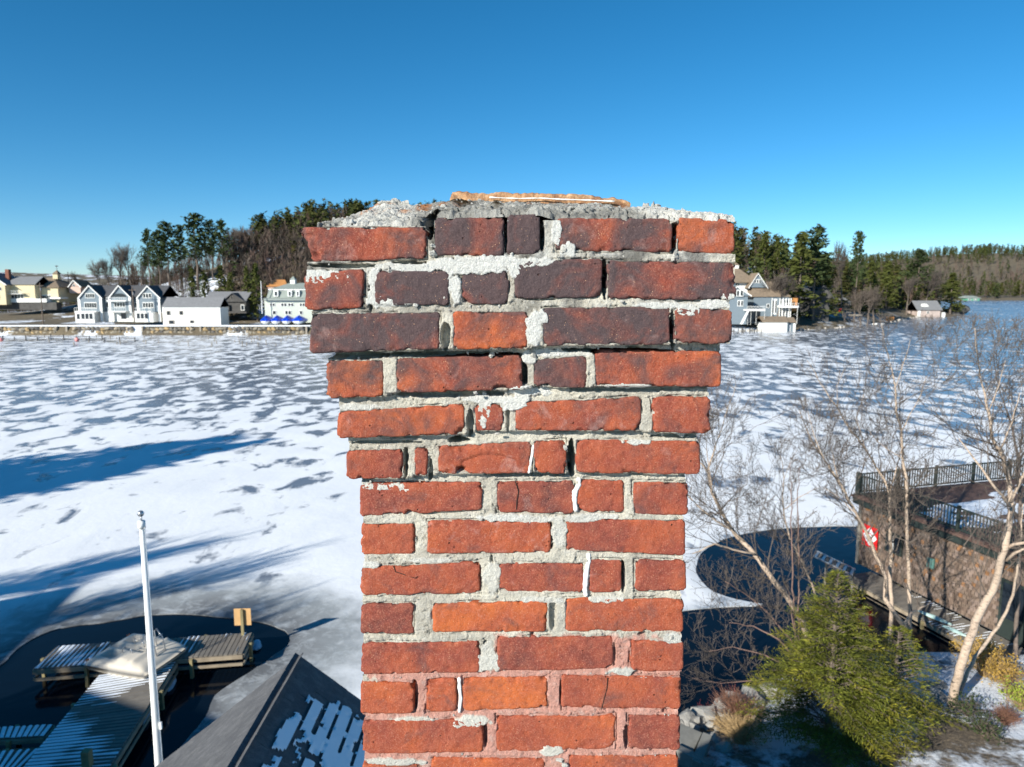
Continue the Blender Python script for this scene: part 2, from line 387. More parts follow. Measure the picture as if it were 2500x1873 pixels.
# --- plain rounded bricks for the flanks and the back (share meshes)
def plain_brick(w, d, h):
    m = MB().box((0, 0, 0), (w, d, h)); me = m.mesh('brick')
    import bmesh
    b = bmesh.new(); b.from_mesh(me); bmesh.ops.bevel(b, geom=list(b.edges), offset=.004, segments=1, affect='EDGES'); b.to_mesh(me); b.free()
    me.materials.append(M_BRICK); return me
PB_S = plain_brick(.092, .195, .058); PB_B = plain_brick(.195, .092, .058)
BACK = 1.72
core = MB()
for r, row in enumerate(ROWS):
    Yf = FACE[r]; out = 1.166 - Yf if r < 6 else 0
    L0 = at_y(row[0][0], 1, Yf).x; R0 = at_y(row[-1][1], 1, Yf).x
    zt = at_y(1270, np.mean([b[2] for b in row]), Yf).z; zb = at_y(1270, np.mean([b[4] for b in row]), Yf).z
    zm = (zt + zb) / 2; yb = BACK + max(out, 0)
    for side, X in ((0, L0 + .046), (1, R0 - .046)):
        b = row[0] if side == 0 else row[-1]
        y = Yf + (.205 if b[1] - b[0] < 200 else .102)
        while y + .05 < yb - .10:
            L = min(.195, yb - .10 - y)
            o = link('brick', PB_S, chimney); o.location = Vector((X, y + L / 2, zm)) - CH0; o.scale = (1, L / .195, (zt - zb) / .058)
            o['tone'] = random.uniform(.2, .8); o['soot'] = max(0, .8 - r * .15); o['bloom'] = .15; o['seed'] = random.uniform(0, 90)
            y += L + .011
    x = L0
    while x + .06 < R0:
        L = min(.195, R0 - x)
        o = link('brick', PB_B, chimney); o.location = Vector((x + L / 2, yb - .046, zm)) - CH0; o.scale = (L / .195, 1, (zt - zb) / .058)
        o['tone'] = random.uniform(.2, .8); o['soot'] = max(0, .8 - r * .15); o['bloom'] = .15; o['seed'] = random.uniform(0, 90)
        x += L + .011
    nz = zb - .014
    core.bx(L0 + (.045 if r == 0 else .014) - CH0.x, R0 - .014 - CH0.x, Yf + .088 - CH0.y, yb - .008 - CH0.y, nz - .001 * r * 0 - CH0.z, zt + (0.012 if r else 0) - CH0.z)
# shaft below the picture down into the roof: simple courses in one part
low = MB(); zt = at_y(1270, 1945, 1.173).z; rr = 0; random.seed(11)
XL, XR = at_y(880, 1900, 1.173).x, at_y(1660, 1900, 1.173).x
while zt > 6.2:
    zb = zt - .058
    for face in range(4):
        if face in (0, 2):
            x = XL - (0 if rr % 2 else .1); 
            while x < XR - .01:
                a, b = max(x, XL), min(x + .2, XR)
                if b - a > .02: low.bx(a - CH0.x, b - CH0.x, (1.173 if face == 0 else BACK - .092) - CH0.y, (1.265 if face == 0 else BACK) - CH0.y, zb - CH0.z, zt - CH0.z)
                x += .211
        else:
            y = 1.275 - (0 if rr % 2 else .1)
            while y < BACK - .11:
                a, b = max(y, 1.275), min(y + .2, BACK - .102)
                X = XL if face == 1 else XR - .092
                if b - a > .02: low.bx(X - CH0.x, X + .092 - CH0.x, a - CH0.y, b - CH0.y, zb - CH0.z, zt - CH0.z)
                y += .211
    zt -= .0695; rr += 1
o = low.build('lower_brickwork', M_BRICK, chimney); o['kind'] = 'stuff'; o['tone'] = .45; o['soot'] = 0.0; o['bloom'] = .1; o['seed'] = 5.0
core.bx(XL + .006 - CH0.x, XR - .006 - CH0.x, 1.18 - CH0.y, BACK - .006 - CH0.y, 6.2 - CH0.z, at_y(1270, 1940, 1.173).z - CH0.z)

# --- mortar: one dense relief over the whole face, between and slightly over the bricks
stp = 2.3
gx = np.arange(726, 1806, stp); gy = np.arange(538, 1945, stp)
GX, GY = np.meshgrid(gx, gy)
wx = GX + 2.2 * fbm(GX, GY, 0, .035, 3, 31); wy = GY + 2.2 * fbm(GX, GY, 7, .035, 3, 32)
D = np.full(GX.shape, -60.0)
rowtop = []; rowbot = []
for r, row in enumerate(ROWS):
    for br in row:
        x0, x1, yTL, yTR, yBL, yBR = br[:6]; ex = br[9]
        t = np.clip((wx - x0) / (x1 - x0), 0, 1)
        top = yTL + (yTR - yTL) * t; bot = yBL + (yBR - yBL) * t
        lft = x0 + ex.get('bl', 0) * np.clip((wy - yTL) / (yBL - yTL), 0, 1)
        ax, bx_ = wx - lft, x1 - wx; ay, by = wy - top, bot - wy
        dd = np.minimum(np.minimum(ax, bx_), np.minimum(ay, by))
        D = np.maximum(D, dd)
    xs_ = []; 
    for br in row: xs_ += [(br[0], br[4]), (br[1], br[5])]
    rowbot.append(np.interp(gx, [q[0] for q in xs_], [q[1] for q in xs_]))
    xs_ = []
    for br in row: xs_ += [(br[0], br[2]), (br[1], br[3])]
    rowtop.append(np.interp(gx, [q[0] for q in xs_], [q[1] for q in xs_]))
ri = np.zeros(GX.shape, int)
for r in range(len(ROWS) - 1): ri[GY > rowbot[r][None, :] - 1] = r + 1
YF = np.array(FACE)[ri]
mL = np.array([row[0][0] for row in ROWS], float)[ri]; mL = np.where(ri == 0, 742 + (GY - 555) * .42, mL); mR = np.array([row[-1][1] for row in ROWS], float)[ri]
# joint depth: gentle variation plus ragged detail (metres, positive = behind the brick face)
rec = .0019 + .0042 * fbm(GX, GY, 1, .011, 3, 41) + .0028 * fbm(GX, GY, 2, .05, 4, 42) + .0011 * fbm(GX, GY, 3, .22, 3, 43)
rag = fbm(GX, GY, 5, .09, 4, 45)
rec = rec - np.clip(rag - .22, 0, 1) * .008
vein = np.abs(fbm(GX, GY, 6, .045, 3, 46)); rec = rec + np.clip(1 - vein / .035, 0, 1) * .0035 * (fbm(GX, GY, 2, .02, 2, 47) > -.05)
crev = np.clip(1 - np.abs(D + 2.2) / 2.6, 0, 1) * np.clip(fbm(GX, GY, 4, .016, 3, 48) * 5 - .35, 0, 1); rec = rec + crev * .008
def ell(cx, cy, rx, ry, wob=.35, sd_=0):
    q = np.sqrt(((GX - cx) / rx) ** 2 + ((GY - cy) / ry) ** 2) + wob * fbm(GX, GY, cx * .01 + sd_, .06, 4, int(cx) % 97)
    return np.clip((1 - q) / .14, 0, 1)
# deep open gaps
for cx, cy, rx, ry, dp in [(1049, 553, 10, 34, .035), (1235, 570, 5, 50, .02), (1322, 575, 8, 42, .02), (1647, 580, 8, 38, .03), (1648, 560, 12, 16, .02), (1477, 680, 7, 50, .03), (1642, 802, 8, 48, .03),
        (1278, 800, 0.1, .1, 0), (1088, 820, 13, 36, .018), (905, 720, 7, 40, .012), (1100, 866, 180, 7, .02), (1480, 858, 170, 8, .02), (860, 868, 90, 10, .02), (840, 648, 95, 6, .018), (1000, 642, 50, 6, .015),
        (1395, 1120, 10, 44, .028), (1148, 1035, 9, 34, .018), (1240, 1020, 5, 34, .01), (1521, 1410, 7, 42, .03), (1346, 1310, 6, 34, .016), (990, 1130, 6, 36, .02), (1050, 1150, 6, 30, .018), (1265, 640, 30, 3, .01),
        (1100, 962, 150, 8, .018), (1530, 951, 150, 5, .012), (940, 1082, 90, 5, .015), (1280, 925, 9, 40, .02), (1120, 1075, 26, 9, .02), (1660, 1066, 70, 6, .015), (1290, 1160, 110, 5, .014), (1170, 1420, 5, 34, .008),
        (1012, 1700, 8, 40, .014), (1184, 1798, 6, 34, .018), (1500, 1600, 4, 34, .008), (1370, 1700, 3, 40, .01), (1530, 1800, 7, 30, .015), (1185, 1590, 8, 28, .014), (1200, 1395, 6, 40, .010), (1350, 1500, 10, 40, .010),
        (1106, 470, 1, 1, 0), (1000, 1180, 100, 3, .008), (1300, 1548, 5, 8, .01), (1568, 1549, 12, 6, .012), (1632, 1738, 16, 5, .012), (1595, 1832, 8, 5, .012), (1010, 1795, 6, 4, .01)]:
    rec = rec + ell(cx, cy, rx, ry, .25) * dp * (2.6 if dp >= .02 else 1.1)
slope = .00125
Dp = np.clip(D, 0, None)
inside = rec + Dp * slope + np.clip(Dp - 6, 0, None) * .002
# mortar smeared over the brick faces
smear = np.full(GX.shape, 1.0)
SM = [(925, 725, 30, 26, 1), (968, 738, 44, 12, 1), (1000, 655, 60, 10, .8), (1205, 640, 60, 18, 1), (770, 672, 40, 14, 1), (1145, 648, 120, 22, 1), (1090, 690, 20, 40, .8), (1112, 705, 14, 42, .9), (800, 678, 70, 16, .9), (960, 650, 50, 8, .6), (1305, 640, 70, 12, .9), (1255, 655, 16, 30, 1), (1385, 610, 22, 20, 1), (1360, 560, 14, 40, .9),
      (920, 700, 24, 50, .9), (940, 735, 46, 14, .8), (860, 995, 80, 9, .6), (1190, 975, 80, 10, .7), (1300, 955, 60, 14, .9), (1262, 985, 40, 22, .9), (1305, 800, 22, 56, 1), (1325, 775, 14, 18, .9), (1390, 865, 60, 7, .5),
      (950, 1190, 70, 9, .7), (1010, 1205, 40, 10, .6), (1240, 1265, 70, 10, .8), (1290, 1270, 60, 10, .6), (900, 1380, 30, 10, .9), (1450, 1262, 70, 7, .6), (1200, 1410, 22, 40, .5), (1365, 1300, 20, 38, .5),
      (1320, 1465, 60, 9, .6), (1480, 1465, 60, 8, .6), (1190, 1620, 36, 26, .7), (1190, 1600, 20, 44, .5), (960, 1862, 80, 10, .7), (1015, 1760, 60, 8, .4), (1150, 1765, 50, 16, .7), (1345, 1835, 30, 12, .8), (1520, 1640, 40, 10, .7),
      (1645, 1560, 28, 14, .8), (1540, 943, 60, 7, .5), (1560, 1080, 40, 9, .6), (940, 560, 1, 1, 0), (1620, 745, 70, 9, .7), (1740, 745, 60, 12, .8), (1680, 760, 30, 12, .7), (1775, 724, 22, 8, .7), (1330, 705, 1, 1, 0),
      (1050, 1370, 60, 7, .5), (880, 1180, 30, 6, .5), (1420, 1270, 50, 8, .5), (1660, 1052, 22, 16, .4), (1610, 1010, 12, 34, .4), (1180, 1000, 16, 50, .6), (1010, 1000, 1, 1, 0), (1335, 862, 50, 10, .8), (1290, 870, 20, 20, .8)]
sm_all = np.zeros(GX.shape)
for cx, cy, rx, ry, s_ in SM:
    e = ell(cx, cy, rx, ry, .55, 3) * s_
    sm_all = np.maximum(sm_all, e)
thick = .0042 * sm_all - .0032
smear_rec = -thick - .0012 * fbm(GX, GY, 9, .12, 4, 51)
rec2 = np.where(sm_all > .25, np.minimum(inside, smear_rec), inside)
Yv = YF + rec2 + np.clip(-D - 60, 0, None) * 0
Yv = Yv + .0005 * fbm(GX, GY, 12, .5, 2, 53)
# world positions
uu = (GX - CXP) / FPX; vv_ = (GY - CYP) / FPX
bb = CP - vv_ * SP; cc = -(SP + vv_ * CP); s_ = YF / bb
VX = uu * s_; VZ = CAMZ + cc * s_
V = np.stack([VX, Yv, VZ], -1)
raggedL = 5 + 3 * fbm(GX * 0, GY, 0, .06, 3, 61); raggedR = 5 + 3 * fbm(GX * 0, GY, 4, .06, 3, 62)
ok = (GX > mL + raggedL) & (GX < mR - raggedR) & (GY > rowtop[0][None, :] - 3 + 0 * GX)
# tone map
old = np.array([.55, .51, .43]); white = np.array([.80, .79, .74]); pink = np.array([.66, .33, .26]); dark = np.array([.10, .095, .09]); tan = np.array([.72, .67, .56])
n1 = fbm(GX, GY, 0, .012, 3, 71)[..., None]; n2 = fbm(GX, GY, 3, .06, 4, 72)[..., None]
C = old + (tan - old) * np.clip(.5 + 1.6 * n1, 0, 1)
wn = np.clip(np.maximum(sm_all * 1.2, 0)[..., None] + .25 * n2 + np.clip((960 - GY[..., None]) / 500, 0, 1) * np.clip(.25 + 2.2 * fbm(GX, GY, 4, .010, 3, 74)[..., None], 0, 1), 0, 1)
C = C + (white - C) * np.clip(wn * 1.05, 0, .95) * np.clip(1.25 - (GY[..., None] - 600) / 1500, .25, 1)
low_ = np.clip((GY[..., None] - 1500) / 120, 0, 1) * np.clip((GY[..., None] - 1500) / 380 + (GX[..., None] - 1150) / 700 + .9 * n1 + .4 * n2 + .35, 0, 1)
pk = np.clip((low_ - .35) / .12, 0, 1) * (1 - np.clip(sm_all[..., None] * 2.5, 0, 1))
C = C + (pink - C) * pk * .95
sootm = np.clip(1.0 - np.abs(GY[..., None] - 640) / 240, 0, 1) * np.clip(.15 + 1.8 * fbm(GX, GY, 8, .02, 3, 73)[..., None], 0, 1)
sootm = np.where(sm_all[..., None] > .3, 0, sootm)
C = C + (dark - C) * np.clip(sootm, 0, .75)
C = C + (white - C) * np.clip(n2 - .35, 0, 1) * .8
idx = np.arange(GX.size).reshape(GX.shape)
okq = ok[:-1, :-1] & ok[1:, :-1] & ok[:-1, 1:] & ok[1:, 1:]
# drop cells far inside a brick: never seen
hid = (D > 16) & (rec2 > .004)
okq &= ~(hid[:-1, :-1] & hid[1:, :-1] & hid[:-1, 1:] & hid[1:, 1:])
F = np.stack([idx[:-1, :-1], idx[1:, :-1], idx[1:, 1:], idx[:-1, 1:]], -1)[okq]
used = np.unique(F); remap = np.full(GX.size, -1); remap[used] = np.arange(len(used))
Vv = V.reshape(-1, 3)[used]; Cc = C.reshape(-1, 3)[used]; F = remap[F]
me = np_mesh('mortar', Vv - np.array(CH0), F, True, Cc)
link('mortar_joints', me, chimney, M_MORTAR)
me = core.mesh('core'); a = me.color_attributes.new('Col', 'FLOAT_COLOR', 'POINT')
a.data.foreach_set('color', [.30, .29, .25, 1] * len(me.vertices))
link('mortar_core', me, chimney, M_MORTAR)

# crumbs of mortar sitting in and on the joints
random.seed(5)
cr = MB()
def crumb(mb, c, r):
    n = len(mb.v); mb.sphere((0, 0, 0), r, 7, 5)
    sd_ = random.random() * 50
    for i in range(n, len(mb.v)):
        p = Vector(mb.v[i]); q = p * (1 + .75 * float(vnoise(p.x / r * 1.6 + sd_, p.y / r * 1.6, p.z / r * 1.6))); q = Vector((q.x, q.y * .75, q.z * (.8 + .4 * math.sin(sd_)))) + Vector(c) + Vector((0, r * .35, 0))
        mb.v[i] = tuple(q)
for (px, py, r) in [(944, 655, .0065), (952, 662, .005), (1648, 626, .006), (1054, 620, .007), (1056, 600, .005), (1375, 612, .006), (1303, 862, .007), (1135, 985, .004), (1160, 960, .004), (1380, 1094, .004), (1200, 866, .005), (1520, 736, .004), (1365, 1858, .008), (1378, 1870, .007), (1015, 745, .004), (1660, 760, .004), (1640, 1556, .004), (1213, 1059, .004)]:
    r_ = min(range(14), key=lambda q: abs(np.mean([b[2] for b in ROWS[q]]) + 45 - py))
    p = at_y(px, py, FACE[r_] - .001); crumb(cr, p - CH0, r)
for _ in range(110):
    r_ = random.randrange(0, 14); b = random.choice(ROWS[r_]); px = random.uniform(b[0], b[1]); nx_ = ROWS[min(13, r_ + 1)]; px = min(max(px, nx_[0][0] + 12), nx_[-1][1] - 12); py = b[4] + (b[5] - b[4]) * (px - b[0]) / (b[1] - b[0]) + random.uniform(3, 14)
    nf_ = FACE[min(13, r_ + 1)]
    crumb(cr, at_y(px, py, nf_ + .001) - CH0, random.uniform(.0008, .0022))
me = cr.mesh('crumbs', False); a = me.color_attributes.new('Col', 'FLOAT_COLOR', 'POINT'); a.data.foreach_set('color', [.66, .64, .58, 1] * len(me.vertices))
o = link('mortar_crumbs', me, chimney, M_MORTAR); o['kind'] = 'stuff'

# white filler beads pressed into the cracks
M_CAULK = plain('white_filler', (.86, .85, .80), .6, .05, 60, .001)
def bead(pts, r_, w):
    mb = MB(); P_ = [at_y(x, y, FACE[r_] + .0015) - CH0 for x, y in pts]
    dense = []
    for i in range(len(P_) - 1):
        for q in range(6): dense.append(P_[i].lerp(P_[i + 1], q / 6))
    dense.append(P_[-1])
    rad = [w * (1 + .22 * float(vnoise(i * .7, w * 900, 3))) * (.6 if i in (0, len(dense) - 1) else 1) for i in range(len(dense))]
    mb.tube(dense, rad, 10)
    mb.v = [(x, (y - dense[0].y) * .55 + dense[0].y, z) for x, y, z in mb.v]
    return mb.build('crack_filler', M_CAULK, chimney, True)
bead([(1412, 1166), (1413, 1184), (1404, 1200), (1402, 1216), (1406, 1249)], 6, .0045)
bead([(1436, 1350), (1437, 1370), (1431, 1400), (1428, 1440), (1431, 1456)], 8, .0042)
bead([(1302, 1086), (1299, 1112), (1294, 1136), (1291, 1156)], 5, .0022)
bead([(1121, 1654), (1122, 1680), (1125, 1705), (1121, 1740)], 11, .0032)
# thin dark cracks across single bricks
M_CRACK = plain('crack_shadow', (.03, .018, .014), .9, .1, 50)
def crack(pts, r_, w=.0009):
    mb = MB(); P_ = [at_y(x + random.uniform(-1, 1), y, FACE[r_] - .0004) - CH0 for x, y in pts]
    mb.tube(P_, w, 5); return mb.build('crack', M_CRACK, chimney)
crack([(1258, 1176), (1266, 1200), (1261, 1222), (1260, 1244)], 6, .0008)
crack([(1484, 1655), (1482, 1680), (1472, 1715), (1468, 1733)], 11, .0007)
crack([(961, 1382), (966, 1396), (990, 1404), (1016, 1413)], 8, .0008)
crack([(1411, 1172), (1410, 1186), (1401, 1202), (1404, 1222)], 6, .0005)

# --- crumbling mortar crown over the top course
TOPZ = [at_y(px, py, FACE[0]).z for px, py in ((722, 554), (1050, 540), (1240, 524), (1360, 532), (1794, 532))]
xw = np.linspace(at_y(770, 540, 1.09).x, at_y(1798, 540, 1.09).x, 420)
pxs = CXP + FPX * xw / 1.10
base_px = np.interp(pxs, [770, 1038, 1062, 1230, 1320, 1366, 1640, 1800], [556, 552, 530, 524, 522, 534, 534, 535])
crest_px = np.interp(pxs, [772, 800, 860, 900, 930, 985, 1040, 1100, 1180, 1300, 1400, 1500, 1560, 1590, 1625, 1680, 1740, 1790], [552, 538, 515, 499, 495, 500, 496, 492, 493, 493, 497, 503, 506, 506, 502, 515, 526, 534])
zb = np.array([at_y(1250, b, 1.093).z for b in base_px])
prof = np.linspace(0, 1, 150)
CR0 = Vector((0.02, 1.4, 12.1))
rows_v = []
yb_flue = 1.225; yb_end = 1.80
for tt in prof:
    if tt < .12:                       # short riser just behind the brick arris
        q = tt / .12; y = 1.097 + .003 * q + 0 * xw; z = zb - .004 + (.010) * q + 0 * xw
    elif tt < .7:
        q = (tt - .12) / .58; y = 1.100 + (yb_flue - 1.100) * q + 0 * xw
        zc = np.array([at_y(1250, c_, yb_flue).z for c_ in crest_px])
        z0 = zb + .006
        z = z0 + (zc - z0) * (q ** .8)
    else:
        q = (tt - .7) / .3; y = yb_flue + (yb_end - yb_flue) * q + 0 * xw
        z = zc - (zc - (zb + .006)) * np.clip(q * 1.4 - .4, 0, 1) - .004 * min(1, q * 5)
    rows_v.append(np.stack([xw, y, z], -1))
R = np.stack(rows_v, 0)
tt = prof[:, None] * np.ones_like(xw)[None]
X_, Y_, Z_ = R[..., 0], R[..., 1], R[..., 2]
chunk = fbm(X_, Y_ * 1.2, 0, 28, 3, 81); mid = fbm(X_, Y_, 2, 75, 4, 82); fin = fbm(X_, Y_, 5, 210, 3, 83)
edge_f = np.clip(1 - tt, .3, 1)
R[..., 2] += (.0045 * chunk + .0035 * mid + .0020 * fin) * np.clip(tt / .15, .25, 1)
R[..., 1] += (-.0035 * chunk - .007 * mid * (tt < .35) - .003 * fin)
pit_ = np.clip(fbm(X_, Y_, 9, 50, 3, 84) - .32, 0, 1) * (tt > .1) * (tt < .6); R[..., 2] -= pit_ * .03
# open hole at the joint beside the second brick
hole = np.exp(-(((X_ - at_y(1050, 540, 1.09).x) / .009) ** 2)) * (tt < .22); R[..., 1] += hole * .05
lft = np.clip((at_y(1010, 1, 1.1).x - X_) / .03, 0, 1) * np.clip((X_ - at_y(830, 1, 1.1).x) / .03 + .4, 0, 1)
rgt = np.clip((X_ - at_y(1560, 1, 1.1).x) / .03, 0, 1)
patch = np.clip(np.maximum(lft, rgt) + .6 * chunk, 0, 1)[..., None]
Cg = np.array([.33, .32, .29]) * (1 + .35 * mid[..., None]); Cw = np.array([.74, .72, .66]) * (1 + .1 * mid[..., None])
vn_ = np.abs(fbm(X_, Y_, 7, 30, 3, 87)); R[..., 1] += np.clip(1 - vn_ / .05, 0, 1) * .006 * (tt < .5); R[..., 2] -= np.clip(1 - vn_ / .05, 0, 1) * .004 * (tt > .05)
Cc = Cg + (Cw - Cg) * patch
back = np.clip((tt - .45) / .15, 0, 1)[..., None]
lich = np.clip(fbm(X_, Y_, 4, 34, 4, 85) * 3.2 - .55, 0, 1)[..., None] * np.clip((tt[..., None] - .35) / .1, 0, 1)
Cc = Cc + (np.array([.45, .17, .05]) - Cc) * lich * .8
moss = np.exp(-(((X_ - at_y(1120, 1, 1.2).x) / .020) ** 2) - ((tt - .58) / .10) ** 2)[..., None] + np.exp(-(((X_ - at_y(1212, 1, 1.12).x) / .009) ** 2) - ((tt - .3) / .08) ** 2)[..., None]
Cc = Cc + (np.array([.045, .03, .012]) - Cc) * np.clip(moss * 1.6 * (1 + fin[..., None]), 0, 1)
R[..., 2] += np.clip(moss[..., 0], 0, 1) * .004
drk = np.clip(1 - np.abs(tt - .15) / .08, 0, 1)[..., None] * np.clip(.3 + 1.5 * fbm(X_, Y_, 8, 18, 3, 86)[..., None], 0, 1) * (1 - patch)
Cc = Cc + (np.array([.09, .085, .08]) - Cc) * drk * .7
idx = np.arange(R.shape[0] * R.shape[1]).reshape(R.shape[:2])
F = np.stack([idx[:-1, :-1], idx[:-1, 1:], idx[1:, 1:], idx[1:, :-1]], -1).reshape(-1, 4)
me = np_mesh('crown', R.reshape(-1, 3) - np.array(CH0), F, True, Cc.reshape(-1, 3))
link('mortar_crown', me, chimney, M_MORTAR)
st_ = MB(); random.seed(21)                # pebbles standing proud of the crown
for _ in range(260):
    j = random.randrange(30, 110); i = random.randrange(8, 412); p = R[j, i]
    crumb(st_, Vector(p) - CH0, random.uniform(.001, .0028) if random.random() < .96 else random.uniform(.004, .006))
for px in (905, 915, 925, 938, 950, 962, 970):
    i = int(np.argmin(np.abs(pxs - px))); crumb(st_, Vector(R[100, i]) - CH0 + Vector((0, 0, .002)), random.uniform(.004, .008))
for px in (1602, 1616, 1624, 1634):
    i = int(np.argmin(np.abs(pxs - px))); crumb(st_, Vector(R[98, i]) - CH0 + Vector((0, 0, .003)), random.uniform(.004, .006))
me = st_.mesh('pebbles', False); a = me.color_attributes.new('Col', 'FLOAT_COLOR', 'POINT')
cl = []
for q in range(0, len(me.vertices)): cl += [.60, .58, .53, 1]
a.data.foreach_set('color', cl)
o = link('crown_pebbles', me, chimney, M_MORTAR); o['kind'] = 'stuff'

# --- broken clay flue rim standing in the crown
k = N('flue_clay'); P = k.co()
b = k.ramp(k.noise(60, 6, .65, P), [(.32, (.30, .14, .07)), (.52, (.50, .28, .14)), (.68, (.64, .43, .26))])
b = k.mix(k.ramp(k.noise(26, 5, .7, P, 1.5), [(.36, .85), (.50, 0)]), b, (.17, .08, .045))
k.col(b); k.set(Roughness=.9); k.bump(k.noise(160, 6, .7, P), .004); M_FLUE = k.m
fx = np.linspace(at_y(1098, 480, 1.235).x, at_y(1540, 480, 1.235).x, 150); fpx = CXP + FPX * fx / (1.235 / 1.0)
topz = np.array([at_y(1250, c_, 1.235).z for c_ in np.interp(np.linspace(1098, 1540, 150), [1098, 1104, 1120, 1150, 1185, 1230, 1275, 1330, 1400, 1450, 1480, 1500, 1530, 1540], [480, 469, 465, 468, 471, 466, 470, 471, 472, 477, 483, 481, 488, 494])])
fl = []; nsec = 16
for i, x in enumerate(fx):
    z0 = 12.125; z1 = topz[i] + .0012 * float(vnoise(i * .5, 1, 2))
    sec = []
    y0, y1 = 1.235, 1.262
    for q in range(nsec + 1):
        t = q / nsec
        if t < .45: y, z = y0, z0 + (z1 - .003 - z0) * t / .45
        elif t < .6: y, z = y0 + (y1 - y0) * (t - .45) / .15, z1
        else: y, z = y1, z1 - (z1 - z0) * (t - .6) / .4
        dn = .0022 * float(fbm(x * 1.0, y + z, 3, 90, 3, 91)) + .003 * float(vnoise(x * 30, z * 160, 4, 92))
        sec.append((x, y - dn * (1 if t < .5 else -1), z + .5 * dn))
    fl.append(sec)
FV = np.array(fl); idx = np.arange(FV.shape[0] * FV.shape[1]).reshape(FV.shape[:2])
F = np.stack([idx[:-1, :-1], idx[1:, :-1], idx[1:, 1:], idx[:-1, 1:]], -1).reshape(-1, 4)
me = np_mesh('flue', FV.reshape(-1, 3) - np.array(CH0), F, True)
flue = link('flue_rim', me, chimney, M_FLUE)
x0, x1 = fx[0], fx[-1]
mb = MB(); mb.bx(x0 - CH0.x, x0 + .026 - CH0.x, 1.263 - CH0.y, 1.58 - CH0.y, 12.12 - CH0.z, topz[6] - .002 - CH0.z)
mb.bx(x1 - .026 - CH0.x, x1 - CH0.x, 1.263 - CH0.y, 1.58 - CH0.y, 12.12 - CH0.z, topz[-1] - .001 - CH0.z)
mb.bx(x0 - CH0.x, x1 - CH0.x, 1.581 - CH0.y, 1.61 - CH0.y, 12.12 - CH0.z, topz[-1] - .001 - CH0.z)
mb.build('flue_wall', M_FLUE, chimney)

# line of pale mortar along the foot of the flue rim
mb = MB(); pts_ = []
for i, px in enumerate(np.linspace(1195, 1500, 40)):
    py = np.interp(px, [1195, 1260, 1320, 1370, 1440, 1500], [482, 485, 484, 487, 489, 492]); q = at_y(px, py, 1.226); pts_.append(q - CH0)
mb.tube(pts_, [.0011 * (1 + .5 * float(vnoise(i * .8, 2, 5))) for i in range(40)], 6)
mb.build('flue_bead', M_CAULK, chimney, True)

# ================================================================== LAKE
def W0(px, py, z=0.0): return at_z(px, py, z)
# open-water outlines, traced on the lake plane
pA = [(-260, 1700), (-120, 1640), (0, 1622), (57, 1572), (122, 1538), (229, 1523), (344, 1502), (440, 1499), (520, 1503), (600, 1512), (657, 1523), (695, 1538), (706, 1555), (700, 1575), (665, 1602), (628, 1628), (571, 1668), (532, 1696), (508, 1737), (490, 1762), (457, 1790), (430, 1830), (400, 1870)]
ptsA = [W0(*p) for p in pA]
ptsA += [Vector((-7.2, 14.6, 0)), Vector((-13, 13.6, 0)), Vector((-20, 13.5, 0)), Vector((-26, 14.5, 0)), Vector((-25.5, 18, 0))]
pB = [(1660, 1492), (1640, 1420)]
ptsB = [W0(1300, 1545), W0(1480, 1520), W0(1600, 1500), W0(1700, 1487), W0(1790, 1480), W0(1845, 1478), W0(1862, 1474), W0(1830, 1469), W0(1780, 1458), W0(1735, 1440), W0(1708, 1412), W0(1700, 1385), W0(1708, 1358), W0(1730, 1337), W0(1765, 1318), W0(1810, 1304), W0(1880, 1292), W0(1960, 1286), W0(2040, 1283), W0(2100, 1281),
        Vector((19, 37, 0)), Vector((24, 38, 0)), Vector((30, 36, 0)), Vector((32, 24, 0)), Vector((20, 19, 0)), Vector((8, 17.5, 0)), Vector((3, 14.5, 0)), Vector((-3, 13.5, 0)), Vector((-1.5, 17, 0))]
def resample(P, n=260, amp=.10, seed=0):
    P = [Vector((p.x, p.y, 0)) for p in P]; m = len(P); out = []
    for i in range(m):
        p0, p1, p2, p3 = P[i - 1], P[i], P[(i + 1) % m], P[(i + 2) % m]
        k = max(2, int((p2 - p1).length / .28))
        for q in range(k):
            t = q / k
            out.append(.5 * ((2 * p1) + (-p0 + p2) * t + (2 * p0 - 5 * p1 + 4 * p2 - p3) * t * t + (-p0 + 3 * p1 - 3 * p2 + p3) * t ** 3))
    A = np.array([(p.x, p.y) for p in out])
    A += amp * np.stack([fbm(A[:, 0], A[:, 1], seed, .9, 4, 5), fbm(A[:, 0], A[:, 1], seed + 4, .9, 4, 6)], -1)
    return A
RA, RB = resample(ptsA, amp=.16), resample(ptsB, amp=.07, seed=3)
def inpoly(P, x, y):
    r = np.zeros(x.shape, bool); n = len(P); j = n - 1
    for i in range(n):
        xi, yi, xj, yj = P[i, 0], P[i, 1], P[j, 0], P[j, 1]
        if yi != yj: r ^= ((yi > y) != (yj > y)) & (x < (xj - xi) * (y - yi) / (yj - yi) + xi)
        j = i
    return r
def pdist(P, x, y):
    a = P; b = np.roll(P, -1, 0); best = np.full(x.shape, 1e9)
    for i in range(len(a)):
        ex, ey = b[i] - a[i]; L = ex * ex + ey * ey + 1e-12
        t = np.clip(((x - a[i, 0]) * ex + (y - a[i, 1]) * ey) / L, 0, 1)
        best = np.minimum(best, (x - a[i, 0] - t * ex) ** 2 + (y - a[i, 1] - t * ey) ** 2)
    return np.sqrt(best)
